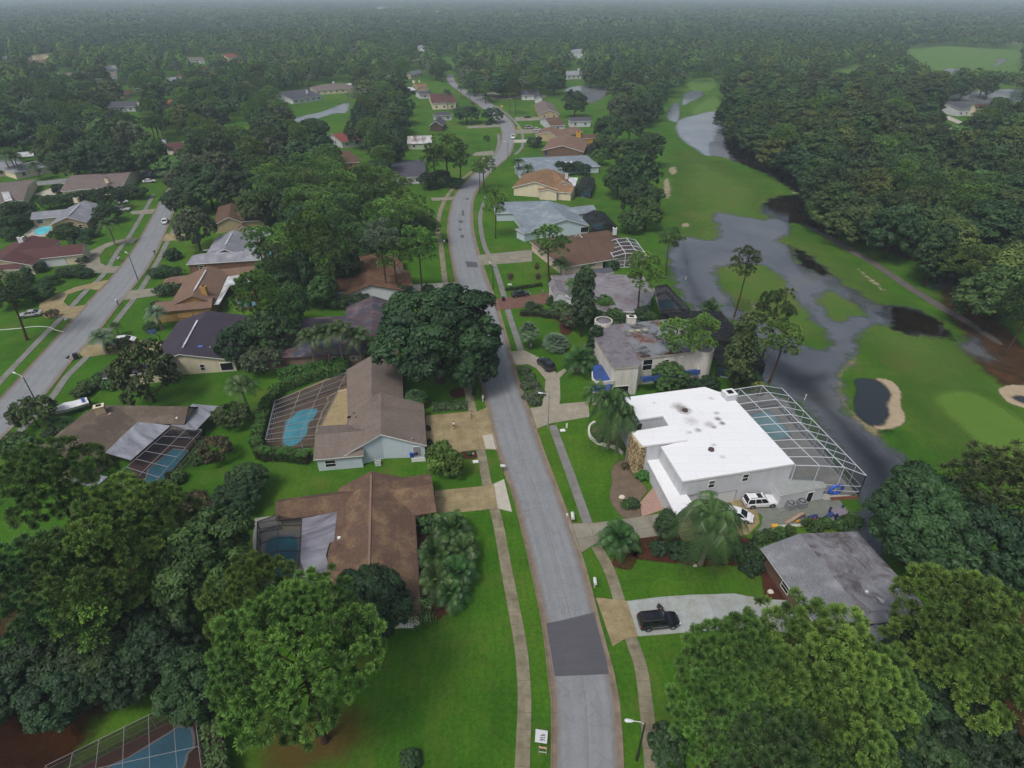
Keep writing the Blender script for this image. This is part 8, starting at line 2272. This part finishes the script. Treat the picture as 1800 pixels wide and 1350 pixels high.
p = P(1484, 877); o = MB().bar((-2.2, 0, 0.2), (2.2, 0.4, 0.2), 0.25, 0.1).bar((-2.2, -0.3, 0.12), (2.1, 0.1, 0.12), 0.25, 0.1).bar((-2.0, -0.1, 0.3), (2.0, 0.25, 0.3), 0.22, 0.1).build('lumber_pile', plain('lumber', '#6d4532', 0.9), None, (p.x, p.y, 0)); tag(o, 'brown lumber pile at the corner of the white framed enclosure', 'lumber')
p = P(1376, 900); root = empty('folding_gate', p, 0.2, 'grey metal barrier lying before the cooling units', 'barrier')
m = MB(); a, b_ = P(1374, 902), P(1408, 896)
m.bar((-0.4, -0.3, 0.5), (2.9, 0.3, 0.5), 0.05).bar((-0.4, -0.3, 0.1), (2.9, 0.3, 0.1), 0.05)
for k in range(9): m.bar((-0.4 + 3.3 * k / 8, -0.3 + 0.6 * k / 8, 0.1), (-0.4 + 3.3 * k / 8, -0.3 + 0.6 * k / 8, 0.5), 0.03)
m.build('bars', M_TRIMG, root)
# marker posts standing in the flood water
for at, ty, l in (((1414, 703), 694, 'white marker post in the dark water beside the enclosure'), ((1205, 492), 487, 'white marker post in the grey pond')):
    p = P(*at); z = top_z(*at, ty); root = empty('marker_post', p, 0, l, 'marker post')
    MB().tube([(0, 0, 0), (0.05, 0, z)], 0.07, 7).build('shaft', M_TRIM, root); MB().box((0.05, 0, z), (0.2, 0.2, 0.12)).build('cap', M_TRIM, root)
# pale utility boxes on the east lawn
for at, l, hgt in (((989, 757), 'flat white meter cover on the lawn by the white house driveway', 0.15), ((996, 752), 'small white standpipe by the white house driveway', 0.9), ((836, 812), 'flat white cover at the west pavement below the mulch', 0.15), ((997, 907), 'low pale stub beside the masonry mailbox', 0.4)):
    p = P(*at); w = 0.9 if hgt < 0.3 else 0.3
    o = MB().box((0, 0, hgt / 2), (w, w * 0.7, hgt), 0.2).box((0, 0, hgt + 0.02), (w * 0.8, w * 0.5, 0.04), 0.2).build('utility_box', M_TRIM, None, (p.x, p.y, 0.0)); tag(o, l, 'utility box')
# garden shed between the groves
simple('small dark brown shed with a white ridge strip in the lower left grove', 'the shed', (262, 965), S_REDB, W_TAN, [((248, 978), (282, 948), None, (272, 985), 3.2, 2.3, 'gg', 0.2)], trim=M_TRIMB, win=False)

# ================================================================ people
M_SKIN = plain('skin', '#b98b6f', 0.6, 0.3)
def skin_mesh(name, pts, edges, rad, sub=1):
    me = bpy.data.meshes.new(name); me.from_pydata(pts, edges, [])
    o = bpy.data.objects.new('tmp', me); COL.objects.link(o)
    o.modifiers.new('s', 'SKIN'); sm = o.modifiers.new('d', 'SUBSURF'); sm.levels = sub; sm.render_levels = sub
    sv_ = me.skin_vertices[0].data
    for i, r in enumerate(rad): sv_[i].radius = (r, r) if not isinstance(r, tuple) else r
    sv_[0].use_root = True
    dg_ = bpy.context.evaluated_depsgraph_get()
    res = bpy.data.meshes.new_from_object(o.evaluated_get(dg_)); res.name = name
    bpy.data.objects.remove(o)
    return res
def person(at, face, label, shirt, legs, hgt=1.7, lean=0.0, bare=False, hair='#3a2a20', stride=0.18, arm=0.15, z=0.09, shortsleeve=True):
    p = P(*at); root = empty('person', (p.x, p.y, z), face, label, 'person')
    k = hgt / 1.75
    f = lean
    hip = (0, 0, 0.93)
    T = lambda x, y, zz: ((x + f * (zz - 0.93)) * k if zz > 0.93 else x * k, y * k, (0.93 + (zz - 0.93) * math.sqrt(max(0.2, 1 - f * f * 0.5))) * k if zz > 0.93 else zz * k)
    pts = [T(0, 0, 0.95), T(0.0, 0, 1.12), T(0, 0, 1.34), T(0, 0, 1.47), T(0.02, 0, 1.56), T(0.03, 0, 1.64), T(0.02, 0, 1.75)]
    rad = [0.14, 0.125, 0.15, 0.07, 0.065, 0.095, 0.06]
    edges = [(0, 1), (1, 2), (2, 3), (3, 4), (4, 5), (5, 6)]
    def chain(root_i, ps, rs):
        prev = root_i
        for q, r in zip(ps, rs):
            pts.append(T(*q)); rad.append(r); edges.append((prev, len(pts) - 1)); prev = len(pts) - 1
        return prev
    for s in (-1, 1):
        chain(0, [(0.0, s * 0.09, 0.86), (s * stride * 0.5 + 0.03, s * 0.1, 0.48), (s * stride, s * 0.1, 0.1), (s * stride + 0.1, s * 0.1, 0.04)], [0.085, 0.058, 0.04, 0.035])
        e = chain(2, [(0, s * 0.19, 1.38), (-s * arm * 0.6, s * 0.25, 1.12), (0.08 - s * arm, s * 0.26, 0.9), (0.1 - s * arm, s * 0.26, 0.84)], [0.055, 0.04, 0.03, 0.03])
        for j, (dy, ln) in enumerate(((-0.03, 0.075), (-0.01, 0.085), (0.01, 0.08), (0.03, 0.065))):
            chain(e, [(0.11 - s * arm, s * 0.26 + dy, 0.84 - ln)], [0.009])
        chain(e, [(0.16 - s * arm, s * 0.25, 0.83)], [0.01])
    rad = [r * k for r in rad]
    bm_ = skin_mesh('person_body', pts, edges, rad); bm_.materials.append(M_SKIN); link('body', bm_, root)
    # clothing grown round the same joints
    if not bare:
        sp_ = [T(0, 0, 0.9), T(0, 0, 1.12), T(0, 0, 1.34), T(0, 0, 1.46)]; se = [(0, 1), (1, 2), (2, 3)]; sr = [0.155, 0.145, 0.165, 0.085]
        for s in (-1, 1):
            sp_ += [T(0, s * 0.19, 1.38), T(-s * arm * 0.45, s * 0.24, 1.18)]; n = len(sp_); se += [(2, n - 2), (n - 2, n - 1)]; sr += [0.07, 0.058]
        sm_ = skin_mesh('shirt', sp_, se, [r * k for r in sr]); sm_.materials.append(plain('cloth_' + shirt, shirt, 0.9, 0.1)); link('shirt', sm_, root)
    lp = [T(0, 0, 0.97), T(0, 0, 0.88)]; le = [(0, 1)]; lr = [0.15, 0.15]
    for s in (-1, 1):
        lp += [T(0.0, s * 0.09, 0.82), T(s * stride * 0.45 + 0.03, s * 0.1, 0.52)]; n = len(lp); le += [(1, n - 2), (n - 2, n - 1)]; lr += [0.1, 0.08]
    lm = skin_mesh('shorts', lp, le, [r * k for r in lr]); lm.materials.append(plain('cloth_' + legs, legs, 0.9, 0.1)); link('shorts', lm, root)
    h_ = MB(); hc = T(0.01, 0, 1.7)
    h_.lathe([(0.105 * k, -0.05), (0.112 * k, 0.0), (0.09 * k, 0.055), (0.0, 0.085)], hc, 12); h_.build('hair', plain('hair_' + hair, hair, 0.8), root, smooth=True)
    fm = MB()
    for s in (-1, 1): fm.box((T(0.125, s * 0.035, 1.655)), (0.012, 0.022, 0.014))
    fm.box(T(0.13, 0, 1.625), (0.03, 0.022, 0.04)); fm.box(T(0.122, 0, 1.585), (0.012, 0.05, 0.012))
    for s in (-1, 1): fm.box(T(0.02, s * 0.1, 1.635), (0.04, 0.02, 0.06))
    fm.build('face', plain('face_tone', '#8a5d4a', 0.6), root)
    sh_ = MB()
    for s in (-1, 1): sh_.box(T(s * stride + 0.06, s * 0.1, 0.045), (0.26, 0.1, 0.09))
    sh_.build('shoes', M_BLACK, root)
person((798, 754), 1.2, 'person in white shirt and dark shorts walking on the tan driveway', '#d3d3dd', '#33242c', 1.65, stride=0.22)
person((829, 735), -1.6, 'bare chested person in teal shorts on the pavement by the ground cover bed', '#b98b6f', '#35606b', 1.6, bare=True, lean=0.1)
person((954, 519), 2.6, 'person in pale blue shirt near the black sedan', '#8f9cc4', '#3b3f63', 1.7)
q = sv.matrix_basis @ Vector((0.55, 1.45, 0))
pp = proj(q.x, q.y, 0.0)
person(pp, sv.rotation_euler[2] - 1.2, 'person in purple shirt leaning into the open door of the black SUV', '#4a3448', '#2a2530', 1.65, lean=0.55)
HAZE = 0.00027
EXPO = 0.12
# ---------------------------------------------------------------- camera, light, air
cam = bpy.data.cameras.new('camera')
cam.sensor_width = 36.0
cam.lens = 36.0 * F / 1800.0
cam.clip_start = 0.5; cam.clip_end = 30000
co = bpy.data.objects.new('camera', cam); COL.objects.link(co)
co.location = (0, 0, H); co.rotation_euler = (math.pi / 2 - TH, 0, 0)
SC.camera = co
w = bpy.data.worlds.new('World'); SC.world = w; w.use_nodes = True
nt = w.node_tree; nt.nodes.clear()
out = nt.nodes.new('ShaderNodeOutputWorld'); bg = nt.nodes.new('ShaderNodeBackground')
sky = nt.nodes.new('ShaderNodeTexSky'); sky.sky_type = 'NISHITA'; sky.sun_disc = False
EL, AZ = R(58), R(215)          # sun behind the cloud, high, from behind and to the left of the camera
sky.sun_elevation = EL; sky.sun_rotation = AZ; sky.dust_density = 6.0; sky.air_density = 1.2; sky.ozone_density = 1.0
hs = nt.nodes.new('ShaderNodeHueSaturation'); hs.inputs['Saturation'].default_value = 0.72
nt.links.new(sky.outputs[0], hs.inputs['Color']); nt.links.new(hs.outputs[0], bg.inputs[0]); nt.links.new(bg.outputs[0], out.inputs[0])
bg.inputs[1].default_value = 0.108
sl = bpy.data.lights.new('sun', 'SUN'); sl.energy = 1.5; sl.angle = R(12); sl.color = (1.0, 0.97, 0.93)
so = bpy.data.objects.new('sun', sl); COL.objects.link(so)
d = Vector((math.sin(AZ) * math.cos(EL), math.cos(AZ) * math.cos(EL), math.sin(EL)))
so.rotation_euler = d.to_track_quat('Z', 'Y').to_euler(); so.location = (0, 0, 120)
# haze
m = bpy.data.materials.new('haze_air'); m.use_nodes = True; t = m.node_tree; t.nodes.clear()
o = t.nodes.new('ShaderNodeOutputMaterial'); v = t.nodes.new('ShaderNodeVolumePrincipled')
v.inputs['Color'].default_value = (0.72, 0.88, 1.0, 1); v.inputs['Density'].default_value = HAZE; v.inputs['Anisotropy'].default_value = 0.0
t.links.new(v.outputs[0], o.inputs['Volume'])
hz = MB().box((0, 4600, 34), (15000, 10400, 70)).build('haze', m)
tag(hz, kind='stuff')
vs = SC.view_settings
vs.view_transform = 'Standard'; vs.look = 'None'; vs.gamma = 1.0; vs.use_curve_mapping = False
vs.exposure = EXPO
SC.cycles.max_bounces = 5; SC.cycles.diffuse_bounces = 2; SC.cycles.glossy_bounces = 2; SC.cycles.transmission_bounces = 2
SC.cycles.transparent_max_bounces = 12; SC.cycles.volume_bounces = 0
SC.cycles.caustics_reflective = False; SC.cycles.caustics_refractive = False
SC.cycles.use_denoising = True
